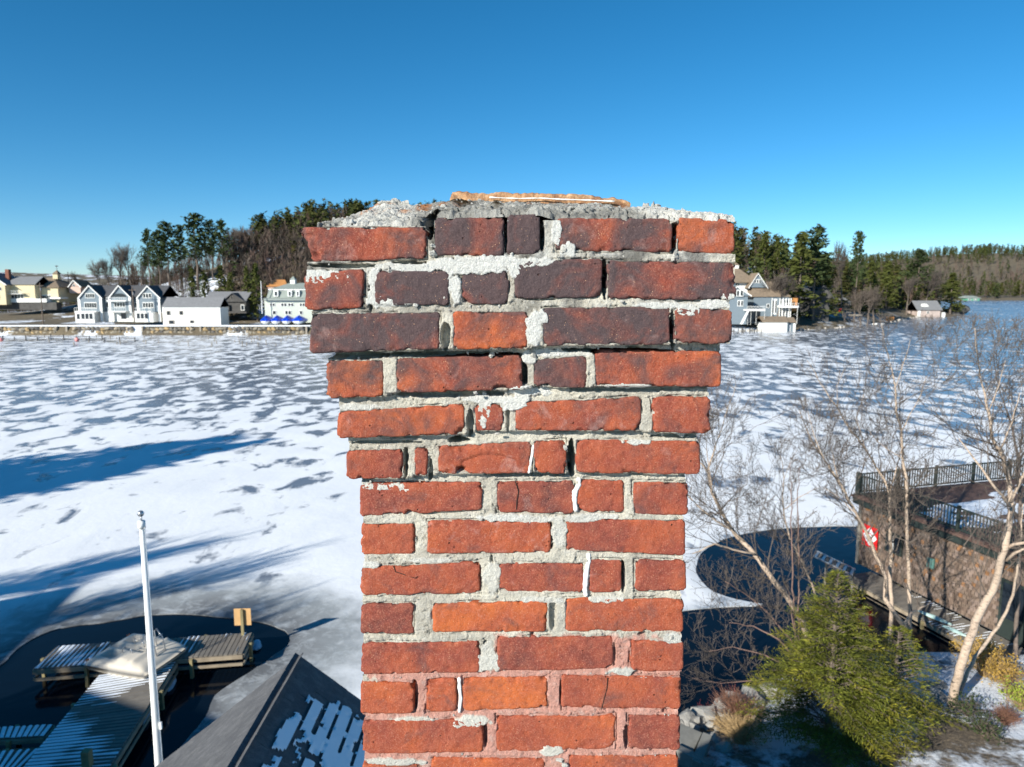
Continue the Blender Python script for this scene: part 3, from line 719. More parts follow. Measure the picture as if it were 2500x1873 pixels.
# sample points: fine near the leads, coarse far out
g1x, g1y = np.meshgrid(np.arange(-36, 38, .9), np.arange(10.2, 46, .9)); g2x, g2y = np.meshgrid(np.arange(-140, 160, 7), np.arange(48, 240, 7))
gxx = np.concatenate([g1x.ravel(), g2x.ravel()]); gyy = np.concatenate([g1y.ravel(), g2y.ravel()])
dA, dB = pdist(RA, gxx, gyy), pdist(RB, gxx, gyy)
keep = ~(inpoly(RA, gxx, gyy) | inpoly(RB, gxx, gyy)) & (np.minimum(dA, dB) > .35)
gxx, gyy = gxx[keep], gyy[keep]
BIG = [(-900, 9), (1400, 9), (1400, 1500), (-900, 1500)]
pts = [Vector(p) for p in BIG] + [Vector(p) for p in RA] + [Vector(p) for p in RB] + [Vector(p) for p in zip(gxx, gyy)]
eds = [(i, (i + 1) % 4) for i in range(4)]
nA, nB = len(RA), len(RB)
eds += [(4 + i, 4 + (i + 1) % nA) for i in range(nA)] + [(4 + nA + i, 4 + nA + (i + 1) % nB) for i in range(nB)]
cv, ce, cf, *_ = delaunay_2d_cdt(pts, eds, [], 0, 1e-5)
cv = np.array([(p.x, p.y) for p in cv]); cf = np.array(cf)
cen = cv[cf].mean(1); cf = cf[~(inpoly(RA, cen[:, 0], cen[:, 1]) | inpoly(RB, cen[:, 0], cen[:, 1]))]
a_, b_, c_ = cv[cf[:, 0]], cv[cf[:, 1]], cv[cf[:, 2]]
ar = (b_[:, 0] - a_[:, 0]) * (c_[:, 1] - a_[:, 1]) - (b_[:, 1] - a_[:, 1]) * (c_[:, 0] - a_[:, 0])
cf[ar < 0] = cf[ar < 0][:, ::-1]
dA, dB = pdist(RA, cv[:, 0], cv[:, 1]), pdist(RB, cv[:, 0], cv[:, 1])
V3 = np.concatenate([cv, np.zeros((len(cv), 1))], 1)
# rim of the ice sheet: short vertical skirt
sk = []; base_n = len(V3); V3l = [V3]; at_a = [dA]; at_b = [dB]
for P in (RA, RB):
    n = len(P); o0 = base_n
    top = np.concatenate([P, np.zeros((n, 1))], 1); bot = top.copy(); bot[:, 2] = -.035
    V3l += [top, bot]; at_a += [np.zeros(2 * n)] if P is RA else [np.full(2 * n, 30.)]; at_b += [np.zeros(2 * n)] if P is RB else [np.full(2 * n, 30.)]
    for i in range(n):
        j = (i + 1) % n; sk += [(o0 + i, o0 + j, o0 + n + j), (o0 + i, o0 + n + j, o0 + n + i)]
    base_n += 2 * n
V3 = np.concatenate(V3l); dA = np.concatenate(at_a); dB = np.concatenate(at_b)
me = np_mesh('lake_ice', V3, np.concatenate([cf, np.array(sk)]), False, None, {'leadA': dA, 'leadB': dB})
# --- snow-dusted lake ice
k = N('snowy_lake_ice'); P = k.co(); sp = k.n('SeparateXYZ'); k.l(P, sp.inputs[0]); X, Y = sp.outputs[0], sp.outputs[1]
mp = k.n('Mapping'); k.l(P, mp.inputs[0]); mp.inputs['Scale'].default_value = (1.25, .80, 1); mp.inputs['Rotation'].default_value = (0, 0, math.radians(-2)); Q = mp.outputs[0]
nn = k.noise(.37, 5, .56, Q, .45); nb = k.noise(.035, 3, .5, Q); nfd = k.noise(2.2, 5, .65, Q)
# how much bare ice: little close by, much in mid-lake, most out to the right
yr = k.n('MapRange'); k.l(Y, yr.inputs[0]); yr.inputs[1].default_value = 36; yr.inputs[2].default_value = 74; yr.inputs[3].default_value = -.07; yr.inputs[4].default_value = .065
xr_ = k.math('SUBTRACT', X, k.math('MULTIPLY', Y, .30)); xr = k.n('MapRange'); k.l(xr_, xr.inputs[0]); xr.inputs[1].default_value = 4; xr.inputs[2].default_value = 60; xr.inputs[3].default_value = 0; xr.inputs[4].default_value = .12
yr2 = k.n('MapRange'); k.l(Y, yr2.inputs[0]); yr2.inputs[1].default_value = 60; yr2.inputs[2].default_value = 130
bare = k.math('ADD', yr.outputs[0], k.math('MULTIPLY', xr.outputs[0], yr2.outputs[0]))
bare = k.math('ADD', bare, k.math('MULTIPLY', k.math('SUBTRACT', nb, .5), .26))
sel = k.math('ADD', k.math('ADD', nn, k.math('MULTIPLY', k.math('SUBTRACT', nfd, .5), .10)), bare)
bmask = k.ramp(sel, [(.525, 0), (.60, 1)])
snow = k.mix(k.noise(.5, 4, .6, Q), (.84, .85, .86), (.93, .93, .93))
snow = k.mix(k.ramp(k.noise(.16, 4, .6, Q), [(.35, .35), (.6, 0)]), snow, (.66, .69, .73))
ice = k.mix(k.noise(.9, 5, .65, Q), (.13, .14, .165), (.235, .25, .28))
# grey slush round the left lead
sl_ = k.math('ADD', k.attr('leadA'), k.math('MULTIPLY', k.math('SUBTRACT', k.noise(.42, 5, .65, P, .6), .5), 4.6))
slush = k.ramp(sl_, [(.0, (.05, .055, .06)), (.10, (.15, .155, .155)), (.35, (.25, .265, .265)), (.7, (.40, .42, .42))])
slm = k.n('MapRange'); k.l(sl_, slm.inputs[0]); slm.inputs[1].default_value = 4.6; slm.inputs[2].default_value = 2.0
slr = k.n('MapRange'); k.l(sl_, slr.inputs[0]); slr.inputs[1].default_value = 0; slr.inputs[2].default_value = 5
k.l(slr.outputs[0], slush.node.inputs[0])
slB = k.n('MapRange'); k.l(k.math('ADD', k.attr('leadB'), k.math('MULTIPLY', k.noise(.8, 3, .5, P), .5)), slB.inputs[0]); slB.inputs[1].default_value = .9; slB.inputs[2].default_value = .2
c = k.mix(bmask, snow, ice)
c = k.mix(k.math('MULTIPLY', slm.outputs[0], .88), c, k.mix(k.ramp(k.noise(1.6, 6, .7, P, .5), [(.48, 0), (.74, .7)]), slush, (.60, .63, .64)))
c = k.mix(k.math('MULTIPLY', slB.outputs[0], .45), c, (.30, .36, .42))
k.col(c)
rr = k.math('ADD', .75, k.math('MULTIPLY', bmask, -.52)); k.set(Roughness=rr)
k.l(k.math('ADD', .12, k.math('MULTIPLY', bmask, .5)), k.b.inputs['Specular IOR Level'])
k.bump(k.math('ADD', k.math('MULTIPLY', sel, -1.2), k.math('MULTIPLY', k.noise(3.0, 5, .6, P), .35)), .06, .6)
M_ICE = k.m
ice_o = link('lake_ice', me, None, M_ICE); tag(ice_o, 'snow-dusted frozen lake with bare blue-grey ice patches', kind='structure')
k = N('dark_lake_water'); P = k.co()
k.col((.003, .006, .011)); k.set(Roughness=.09, IOR=1.33); k.b.inputs['Specular IOR Level'].default_value = .28
k.bump(k.noise(1.6, 3, .5, P), .012, .5); M_WATER = k.m
o = link('lake_water', np_mesh('lake_water', [(-60, 8, -.03), (60, 8, -.03), (60, 48, -.03), (-60, 48, -.03)], [(0, 1, 2, 3)]), None, M_WATER)
tag(o, 'open dark water round the docks and boathouse', kind='structure')

# ================================================================== TERRAIN
def shoreY(X):
    return np.interp(X, [-900, -60, 0, 62, 80, 100, 125, 166, 182, 214, 222, 240, 300, 1500], [183, 183, 186, 197, 202, 216, 240, 293, 297, 335, 400, 560, 690, 705])
def hillz(X, Y):
    t = Y - shoreY(X)
    g = lambda cx, cy, h, rx, ry: h * np.exp(-((X - cx) / rx) ** 2 - ((Y - cy) / ry) ** 2)
    bank = np.clip(t / 14, 0, 1)
    left = np.clip((X + 20) / 20, 0, 1)
    z = 2.1 * (1 - left) + left * 2.4 * np.clip(t / 14, 0, 1)
    z = z + np.clip((t - 16) / 40, 0, 1) * (np.where(X < -70, g(-70, 295, 27.5, 37, 56), g(-70, 295, 27.5, 82, 56)) + g(-116, 272, 11, 42, 38) + g(30, 320, 24, 70, 70) + g(104, 318, 13, 46, 48) + g(160, 375, 10, 60, 55) + g(240, 470, 12, 70, 80))
    z = z + g(830, 1250, 62, 300, 240) + g(420, 1500, 40, 300, 200) + g(-700, 900, 26, 500, 200) + 6 * np.clip((Y - 720) / 300, 0, 1)
    z = z + 1.1 * fbm(X, Y, 0, .02, 3, 201) * bank
    return np.where(t < 0, -1.5, z * np.where(X < -10, 1, np.clip(.15 + t / 6, 0, 1)))
ax = np.concatenate([np.arange(-900, -230, 30), np.arange(-230, 330, 3.5), np.arange(330, 1500, 24)]); tt = np.concatenate([[-2, 0, .3, 2, 4, 8], np.arange(12, 200, 5), np.arange(200, 1300, 40)])
TX, TT = np.meshgrid(ax, tt); TY = shoreY(TX) + TT; TZ = hillz(TX, TY)
idx = np.arange(TX.size).reshape(TX.shape); F = np.stack([idx[:-1, :-1], idx[:-1, 1:], idx[1:, 1:], idx[1:, :-1]], -1).reshape(-1, 4)
k = N('winter_ground'); P = k.co()
g0 = k.mix(k.noise(.6, 5, .6, P), (.10, .075, .045), (.20, .16, .10)); g0 = k.mix(k.ramp(k.noise(.09, 4, .6, P), [(.4, 0), (.6, .6)]), g0, (.085, .07, .05))
sm_ = k.ramp(k.math('ADD', k.noise(.055, 5, .6, P, .4), k.math('MULTIPLY', k.noise(.6, 4, .6, P), .15)), [(.605, 0), (.65, 1)])
sxx = k.n('SeparateXYZ'); k.l(P, sxx.inputs[0]); mrr = k.n('MapRange'); k.l(sxx.outputs[0], mrr.inputs[0]); mrr.inputs[1].default_value = 170; mrr.inputs[2].default_value = 60
k.col(k.mix(k.math('MULTIPLY', sm_, mrr.outputs[0]), g0, (.80, .84, .90))); k.set(Roughness=.95); k.bump(k.noise(1.2, 5, .6, P), .3); M_GROUND = k.m
o = link('far_shore_ground', np_mesh('far_shore', np.stack([TX.ravel(), TY.ravel(), TZ.ravel()], -1), F, True), None, M_GROUND); tag(o, 'brown wooded far shore with patches of snow', kind='structure')
def gz(X, Y): return float(hillz(np.array([float(X)]), np.array([float(Y)]))[0])
# distant hills, the blue of haze put into their colour
mx = np.linspace(-2600, 2600, 120)
for nm, Yd, hh, sd_ in (('distant_hills', 3600, 62, 3),):
    top = 12 + hh * (.75 + .5 * fbm(mx, 0, 0, .0016, 3, sd_)); V = []; 
    for i, x in enumerate(mx):
        V += [(x, Yd - 500, -5), (x, Yd, top[i]), (x, Yd + 600, -5)]
    F = []
    for i in range(len(mx) - 1): F += [(3 * i, 3 * i + 3, 3 * i + 4, 3 * i + 1), (3 * i + 1, 3 * i + 4, 3 * i + 5, 3 * i + 2)]
    o = link(nm, np_mesh(nm, V, F, True), None, plain('haze_blue_hill', (.045, .075, .13), 1, .2, .004)); tag(o, 'low hills on the horizon, coloured haze blue', kind='structure')
o = link('far_valley_floor', np_mesh('fv', [(-4000, 1400, -1), (4000, 1400, -1), (4000, 6000, -1), (-4000, 6000, -1)], [(0, 1, 2, 3)]), None, M_GROUND); tag(o, 'snowy flats beyond the lake', kind='structure')

# ================================================================== TREES
def needle_crown(seed, h=1.0, base=.35, rad=.24, nb=70, nq=10, droop=.1, leaf=.035, taper=1.0, clump=1.0):
    """crown of small leaf-sized quads on whorled boughs; unit height"""
    r = np.random.default_rng(seed); V = []
    for i in range(nb):
        t = (i + r.uniform(0, 1)) / nb; z = base + (1 - base) * t
        L = rad * ((1 - t) ** taper * .85 + .15) * r.uniform(.55, 1.15)
        a = r.uniform(0, 2 * math.pi)
        for j in range(nq):
            s = (j + r.uniform(.2, 1)) / nq; s = .15 + .85 * s
            p = np.array([math.cos(a) * L * s, math.sin(a) * L * s, z + L * s * (.25 - droop * 4 * s) ]) + r.normal(0, leaf * .55 * clump, 3)
            u = r.normal(0, 1, 3); u[2] *= .45; u += .8 * np.array([math.cos(a), math.sin(a), -.1]); u /= np.linalg.norm(u); w = np.cross(u, r.normal(0, 1, 3)); w /= np.linalg.norm(w) + 1e-9
            l1, l2 = leaf * r.uniform(.8, 1.6), leaf * r.uniform(.3, .6)
            V += [p - u * l1, p + w * l2, p + u * l1, p - w * l2]
    V = np.array(V); return V, np.arange(len(V)).reshape(-1, 4)
def limb(V, F, p, q, r0, r1, n=4):
    d = q - p; d = d / (np.linalg.norm(d) + 1e-9); a = np.cross(d, [.3, .9, .2]); a /= np.linalg.norm(a); b = np.cross(d, a); o = len(V)
    for c, r in ((p, r0), (q, r1)):
        for i in range(n):
            t = 2 * math.pi * i / n; V.append(c + (a * math.cos(t) + b * math.sin(t)) * r)
    for i in range(n): F.append((o + i, o + (i + 1) % n, o + n + (i + 1) % n, o + n + i))
def bare_tree(seed, levels=5, spread=.55, rad=.016, trunk=.28, lenf=.74, kids=3, n=3):
    """leafless tree, unit height: trunk part and branch part"""
    r = np.random.default_rng(seed); TV, TF, BV, BF = [], [], [], []
    def grow(p, d, L, rr, lv):
        segs = 2; q = p
        for s in range(segs):
            d2 = d + r.normal(0, .10, 3); d2 /= np.linalg.norm(d2); q2 = q + d2 * L / segs
            if lv == 0: limb(TV, TF, q, q2, rr * (1 - .15 * s), rr * (1 - .15 * (s + 1)), 6)
            else: limb(BV, BF, q, q2, rr * (1 - .25 * s), rr * (1 - .25 * (s + 1)), n)
            q = q2; d = d2
            if lv >= levels: continue
            for c in range(kids if s else kids - 1):
                nd = d + r.normal(0, spread, 3) + np.array([0, 0, .22]); nd /= np.linalg.norm(nd)
                if s or lv > 0: grow(q, nd, L * lenf * r.uniform(.65, 1.1), rr * .58, lv + 1)
    grow(np.zeros(3), np.array([0, 0, 1.]), trunk, rad, 0)
    TV, BV = np.array(TV), np.array(BV); s = 1.0 / BV[:, 2].max()
    return (TV * s, np.array(TF)), (BV * s, np.array(BF))
def unit_trunk(rad=.018, h=.95, n=6, seed=0):
    r = np.random.default_rng(seed); V, F = [], []; p = np.zeros(3)
    for i in range(6):
        q = np.array([r.normal(0, .006), r.normal(0, .006), h * (i + 1) / 6]); limb(V, F, p, q, rad * (1 - i / 6.5), rad * (1 - (i + 1) / 6.5), n); p = q
    return np.array(V), np.array(F)

def leafmat(name, c1, c2, c3=None, trans=.25):
    k = N(name); P = k.co(); n = k.noise(.35, 4, .6, P); n2 = k.noise(6, 3, .6, P)
    c = k.mix(n, c1, c2); c = k.mix(k.ramp(n2, [(.4, 0), (.7, .6)]), c, c3 or c2)
    k.col(c); k.set(Roughness=.8); k.b.inputs['Specular IOR Level'].default_value = .15; return k.m
M_PINE = leafmat('pine_needles', (.020, .040, .018), (.045, .062, .022), (.075, .085, .025))
M_PINE_O = leafmat('olive_needles', (.045, .060, .014), (.085, .095, .022), (.12, .12, .03))
M_BARK = plain('grey_bark', (.16, .125, .10), .95, .35, 6, .01)
M_TWIG = plain('grey_brown_twigs', (.10, .080, .066), .95, .25, 2)
M_TWIG2 = plain('reddish_twigs', (.20, .125, .10), .95, .25, 2)
PINES = [np_mesh('pine_crown', *needle_crown(s, base=.42, rad=.27, nb=84, nq=13, droop=-.01, leaf=.024, taper=.55, clump=.9)) for s in (11, 12, 13, 14)]
SPRUCES = [np_mesh('spruce_crown', *needle_crown(s, base=.08, rad=.24, nb=95, nq=10, droop=.09, leaf=.026, taper=1.0)) for s in (21, 22, 23)]
for m in PINES: m.materials.append(M_PINE)
for m in SPRUCES: m.materials.append(M_PINE_O)
TRUNK = np_mesh('trunk', *unit_trunk(seed=4), True); TRUNK.materials.append(M_BARK)
BARES = []
for s in (31, 32, 33):
    (a, b), (c, d) = bare_tree(s, 5, .42, .014, .24, .72, 3)
    t = np_mesh('trunk', a, b, True); t.materials.append(M_BARK); q = np_mesh('branches', c, d); q.materials.append(M_TWIG); BARES.append((t, q))
def place_tree(kind, v, X, Y, h, label, cat='tree', group=None, wide=1.0, zb=None, rz=None, lean=0.0, name=None):
    z = gz(X, Y) if zb is None else zb
    nm = name or {'pine': 'pine_tree', 'spruce': 'conifer_tree', 'bare': 'bare_tree'}[kind]
    e = empty(nm, (X, Y, z - .2), label, cat, group); e.rotation_euler = (0, lean, random.uniform(0, 6.28) if rz is None else rz)
    e.scale = (h * wide, h * wide, h)
    if kind == 'bare': a, b = BARES[v % 3]; link('trunk', a, e); link('branches', b, e)
    else:
        link('trunk', TRUNK, e); link('crown', (PINES if kind == 'pine' else SPRUCES)[v % (4 if kind == 'pine' else 3)], e)
    return e
def tree_px(kind, v, px, ptop, Y, label, **kw):
    X = at_y(px, 700, Y).x; z = gz(X, Y) if kw.get('zb') is None else kw['zb']; top = at_y(px, ptop, Y).z
    return place_tree(kind, v, X, Y, top - z + .2, label, **kw)
random.seed(31)
G_L = 'tall pines and bare trees on the left hill'
for v, px, pt, Y, wd_, lb in [
    (0, 367, 562, 243, .62, 'leftmost thin dark pine on the left hill, above the grey triple-gabled house'),
    (1, 392, 566, 240, .75, 'second pine from the left on the hill, open at its top'),
    (2, 414, 545, 241, 1.0, 'broad dark pine third from the left on the hill, above the white barn'),
    (3, 446, 551, 246, .6, 'slim pine between the two broadest pines of the left hill'),
    (0, 484, 525, 240, 1.15, 'tallest and broadest pine on the left hill with rounded dark crown'),
    (1, 521, 540, 247, .62, 'narrow tall pine just right of the tallest pine'),
    (2, 548, 541, 240, .85, 'pine with pointed tiered top right of the tallest pine'),
    (3, 609, 575, 262, .9, 'short dark pine alone near the edge of the brown wood')]:
    tree_px('pine', v, px, pt, Y, lb, group=G_L, wide=wd_)
for v, px, pt, Y, lb in [
    (0, 321, 585, 250, 'largest grey leafless tree left of the pines on the hill'), (1, 296, 600, 252, 'grey leafless tree with rounded top left of the largest leafless tree'),
    (2, 270, 629, 246, 'small leafless tree above the right gable of the grey house'), (0, 248, 629, 250, 'leftmost grey leafless tree at the foot of the left hill'),
    (1, 195, 660, 262, 'lone small leafless tree on the skyline beside the pink gabled house'), (2, 570, 553, 258, 'pale leafless tree in the gap between tall pine and short dark pine'),
    (0, 598, 558, 262, 'pale leafless tree behind the short dark pine'), (1, 345, 610, 244, 'leafless tree half hidden behind the leftmost pine')]:
    tree_px('bare', v, px, pt, Y, lb, group=G_L, wide=.8)
for v, px, pt, Y, wd_, lb in [(0, 470, 655, 222, .9, 'low bushy evergreen at the left, behind the white barn roof'), (1, 500, 664, 218, 1.0, 'low round evergreen behind the white barn roof end'), (2, 540, 650, 220, 1.3, 'bushy olive evergreen behind the dark grey cottage'), (0, 563, 668, 214, 1.1, 'dark evergreen right behind the roof of the dark grey cottage'),
    (1, 603, 652, 212, .8, 'upright evergreen left of the white flagpole by the hotel'), (2, 625, 645, 208, .9, 'tall evergreen directly beside the mansard-roofed hotel')]:
    tree_px('spruce', v, px, pt, Y, lb, group='evergreens behind the shore houses', wide=wd_)
# right shore
for kind, v, px, pt, Y, wd_, lb in [
    ('spruce', 0, 1862, 571, 262, 1.3, 'dark rounded conifer on the right skyline nearest the chimney'), ('spruce', 1, 1895, 579, 262, .9, 'pointed conifer in the dip of the right skyline'),
    ('spruce', 2, 1952, 570, 214, 1.35, 'biggest bushy pine right of the brown-roofed house'), ('pine', 1, 1988, 556, 220, 1.0, 'gnarled pine with sparse reaching top beside the biggest bushy pine'),
    ('bare', 2, 2058, 584, 244, .45, 'dead spindly tree left of the leaning tall pine'), ('pine', 3, 2090, 568, 232, .5, 'tall thin leaning pine with ragged top on the right shore'),
    ('spruce', 0, 2010, 618, 224, 1.3, 'olive conifer standing behind the dark cottage'), ('spruce', 2, 2125, 640, 250, 1.1, 'olive conifer right of the leaning tall pine'),
    ('pine', 0, 2240, 612, 330, 1.2, 'dark flat-topped pine on the right skyline above the grey boathouse'), ('spruce', 1, 2166, 640, 300, 1.2, 'olive conifer midway between leaning pine and grey boathouse'),
    ('spruce', 2, 2325, 668, 318, 1.6, 'dark spreading conifer at the point behind the grey boathouse')]:
    tree_px(kind, v, px, pt, Y, lb, group='trees of the right shore', wide=wd_)
for v, px, pt, Y, wd_, lb in [(0, 2108, 700, 226, .9, 'leftmost white-barked birch of the clump on the right shore'), (1, 2124, 690, 228, .8, 'middle white-barked birch of the clump on the right shore'), (2, 2140, 704, 230, .9, 'rightmost leaning birch of the clump on the right shore'),
    (1, 2262, 655, 304, 1.1, 'wide bare tree spreading behind the grey boathouse'), (0, 1880, 655, 208, .9, 'bare tree between the brown roofs of the big house'), (2, 1900, 672, 206, .9, 'small bare tree in front of the brown-roofed house'), (0, 2218, 668, 296, .9, 'bare tree left of the grey boathouse')]:
    tree_px('bare', v, px, pt, Y, lb, group='bare trees of the right shore', wide=wd_)

# --- the woods themselves, too many to count: three merged masses with per-tree tint
def low_conifer(s):
    V, F = needle_crown(s, base=.12, rad=.22, nb=26, nq=3, droop=.05, leaf=.06, taper=.9); return V, F
def low_bare(s):
    r = np.random.default_rng(s); V = []
    for i in range(74):
        t = r.uniform(.0, 1) ** .8; a = r.uniform(0, 6.28); R = .17 * math.sin(min(1, t * 1.15 + .15) * 2.6) * r.uniform(.1, 1)
        p = np.array([math.cos(a) * R, math.sin(a) * R, .25 + .72 * t]); d = np.array([math.cos(a) * .35, math.sin(a) * .35, 1]) + r.normal(0, .25, 3); d /= np.linalg.norm(d)
        L = r.uniform(.05, .13); w = np.cross(d, r.normal(0, 1, 3)); w /= np.linalg.norm(w); w *= .0065
        V += [p - d * L, p - d * L * .2 + w, p + d * L, p - d * L * .2 - w]
    for a in (0, 1.57):
        w = np.array([math.cos(a), math.sin(a), 0]) * .014; V += [-w, w, w * .4 + [0, 0, .7], -w * .4 + [0, 0, .7]]
    V = np.array(V); return V, np.arange(len(V)).reshape(-1, 4)
LC = [low_conifer(s) for s in (41, 42, 43, 44)]; LB = [low_bare(s) for s in (51, 52, 53, 54)]
kf = N('woodland'); c = kf.attr('Col', out='Color'); kf.col(c); kf.set(Roughness=.9); kf.b.inputs['Specular IOR Level'].default_value = .1; M_WOOD = kf.m
def woods(name, label, xs, ys, con, hs, seed, gap=None):
    r = np.random.default_rng(seed); AV, AF, AC = [], [], []; n0 = 0
    for x, y in zip(xs, ys):
        z = gz(x, y); isc = r.random() < con(x, y, z)
        V, F = (LC if isc else LB)[r.integers(4)]; h = r.uniform(*hs) * (1 if isc else .92)
        a = r.uniform(0, 6.28); R = np.array([[math.cos(a), -math.sin(a), 0], [math.sin(a), math.cos(a), 0], [0, 0, 1]])
        w = h * r.uniform(.8, 1.25); W = (V @ R.T) * np.array([w, w, h]) + [x, y, z - .3]
        if isc: cc = np.array([.038, .052, .018]) * r.uniform(.6, 1.5) + np.array([.03, .015, 0]) * r.random()
        else: cc = np.array([.100, .086, .070]) * r.uniform(.6, 1.3) + np.array([.03, .0, 0]) * r.random()
        AV.append(W); AF.append(F + n0); AC.append(np.tile(cc, (len(W), 1)) * r.uniform(.75, 1.25, (len(W) // 4, 1)).repeat(4, 0)); n0 += len(W)
    o = link(name, np_mesh(name, np.concatenate(AV), np.concatenate(AF), False, np.concatenate(AC)), None, M_WOOD); tag(o, label, kind='stuff')
def scatter(n, x0, x1, y0, y1, seed, tmin=22, cond=None):
    r = np.random.default_rng(seed); X = r.uniform(x0, x1, n * 3); Y = r.uniform(y0, y1, n * 3)
    ok = (Y - shoreY(X) > tmin)
    if cond is not None: ok &= cond(X, Y)
    return X[ok][:n], Y[ok][:n]
xs, ys = scatter(1500, -150, 45, 222, 350, 61, 36, lambda x, y: (hillz(x, y) > 8) & (x / y > -.62) & ~((x / y < -.40) & (y < 262)))
woods('hill_woods', 'leafless brown and evergreen woods covering the left hill', xs, ys, lambda x, y, z: (.06 + .9 * (z > 24)) * (x / y > -.36), (9, 13.5), 71)
xs, ys = scatter(650, -112, -20, 216, 300, 65, 26, lambda x, y: (x / y > -.39) & (x / y < -.18))
woods('slope_woods', 'brown leafless trees low on the hill behind the hotel', xs, ys, lambda x, y, z: .07, (7, 12), 75)
xs, ys = scatter(1500, 45, 330, 212, 520, 62, 17, lambda x, y: (x / y > .2) & (x / y < .80) & (y - shoreY(x) < 170))
woods('right_shore_woods', 'evergreen and bare woods behind the right shore', xs, ys, lambda x, y, z: .55, (9, 15), 72)
xs, ys = scatter(3600, 380, 1300, 700, 1500, 63, 6, lambda x, y: (x / y > .36) & (x / y < .85))
woods('far_hill_woods', 'grey and evergreen woods on the far hill across the lake', xs, ys, lambda x, y, z: .22 + .6 * (z > 50) + .65 * (y < 800), (10, 17), 73)
xs, ys = scatter(700, -210, -60, 200, 300, 64, 30, lambda x, y: (x / y < -.42) & (hillz(x, y) < 16) & ((y > 255) | (x / y > -.5)))
woods('brushy_slope', 'low reddish brush and saplings below the left hill', xs, ys, lambda x, y, z: .12, (3, 8), 74)

# ================================================================== FAR HOUSES AND SHORE
M_WHITE = plain('white_clapboard', (.80, .79, .75), .7, .04, 2)
M_GLASS = plain('dark_window_glass', (.018, .024, .032), .08, .2, 1, spec=.6)
M_CREAM = plain('cream_siding', (.66, .56, .36), .8, .05, 2)
M_GREYB = plain('grey_blue_siding', (.17, .21, .24), .8, .08, 2)
M_PALEG = plain('pale_green_siding', (.52, .55, .47), .8, .05, 2)
M_DSHIN = plain('dark_roof_shingle', (.085, .085, .09), .95, .2, 2)
M_GSHIN = plain('grey_roof_shingle', (.20, .20, .205), .95, .15, 2)
M_BSHIN = plain('brown_roof_shingle', (.22, .165, .115), .95, .2, 1.5)
M_GREENR = plain('green_grey_roof', (.26, .29, .26), .9, .1, 1)
M_DARKW = plain('dark_weathered_wall', (.085, .08, .075), .9, .3, 1)
M_DECKW = plain('weathered_wood', (.30, .26, .21), .9, .25, 5, .003)
M_ORANGE = plain('orange_wood', (.50, .22, .07), .8, .2, 2)
M_PINK = plain('pale_pink_siding', (.62, .44, .36), .85, .1, 1)
M_RED = plain('red_paint', (.55, .03, .02), .6, .15, 3)
M_SNOWP = plain('patch_snow', (.84, .87, .91), .7, .05, 1, .01)
def P(px, py, Y): return at_y(px, py, Y)
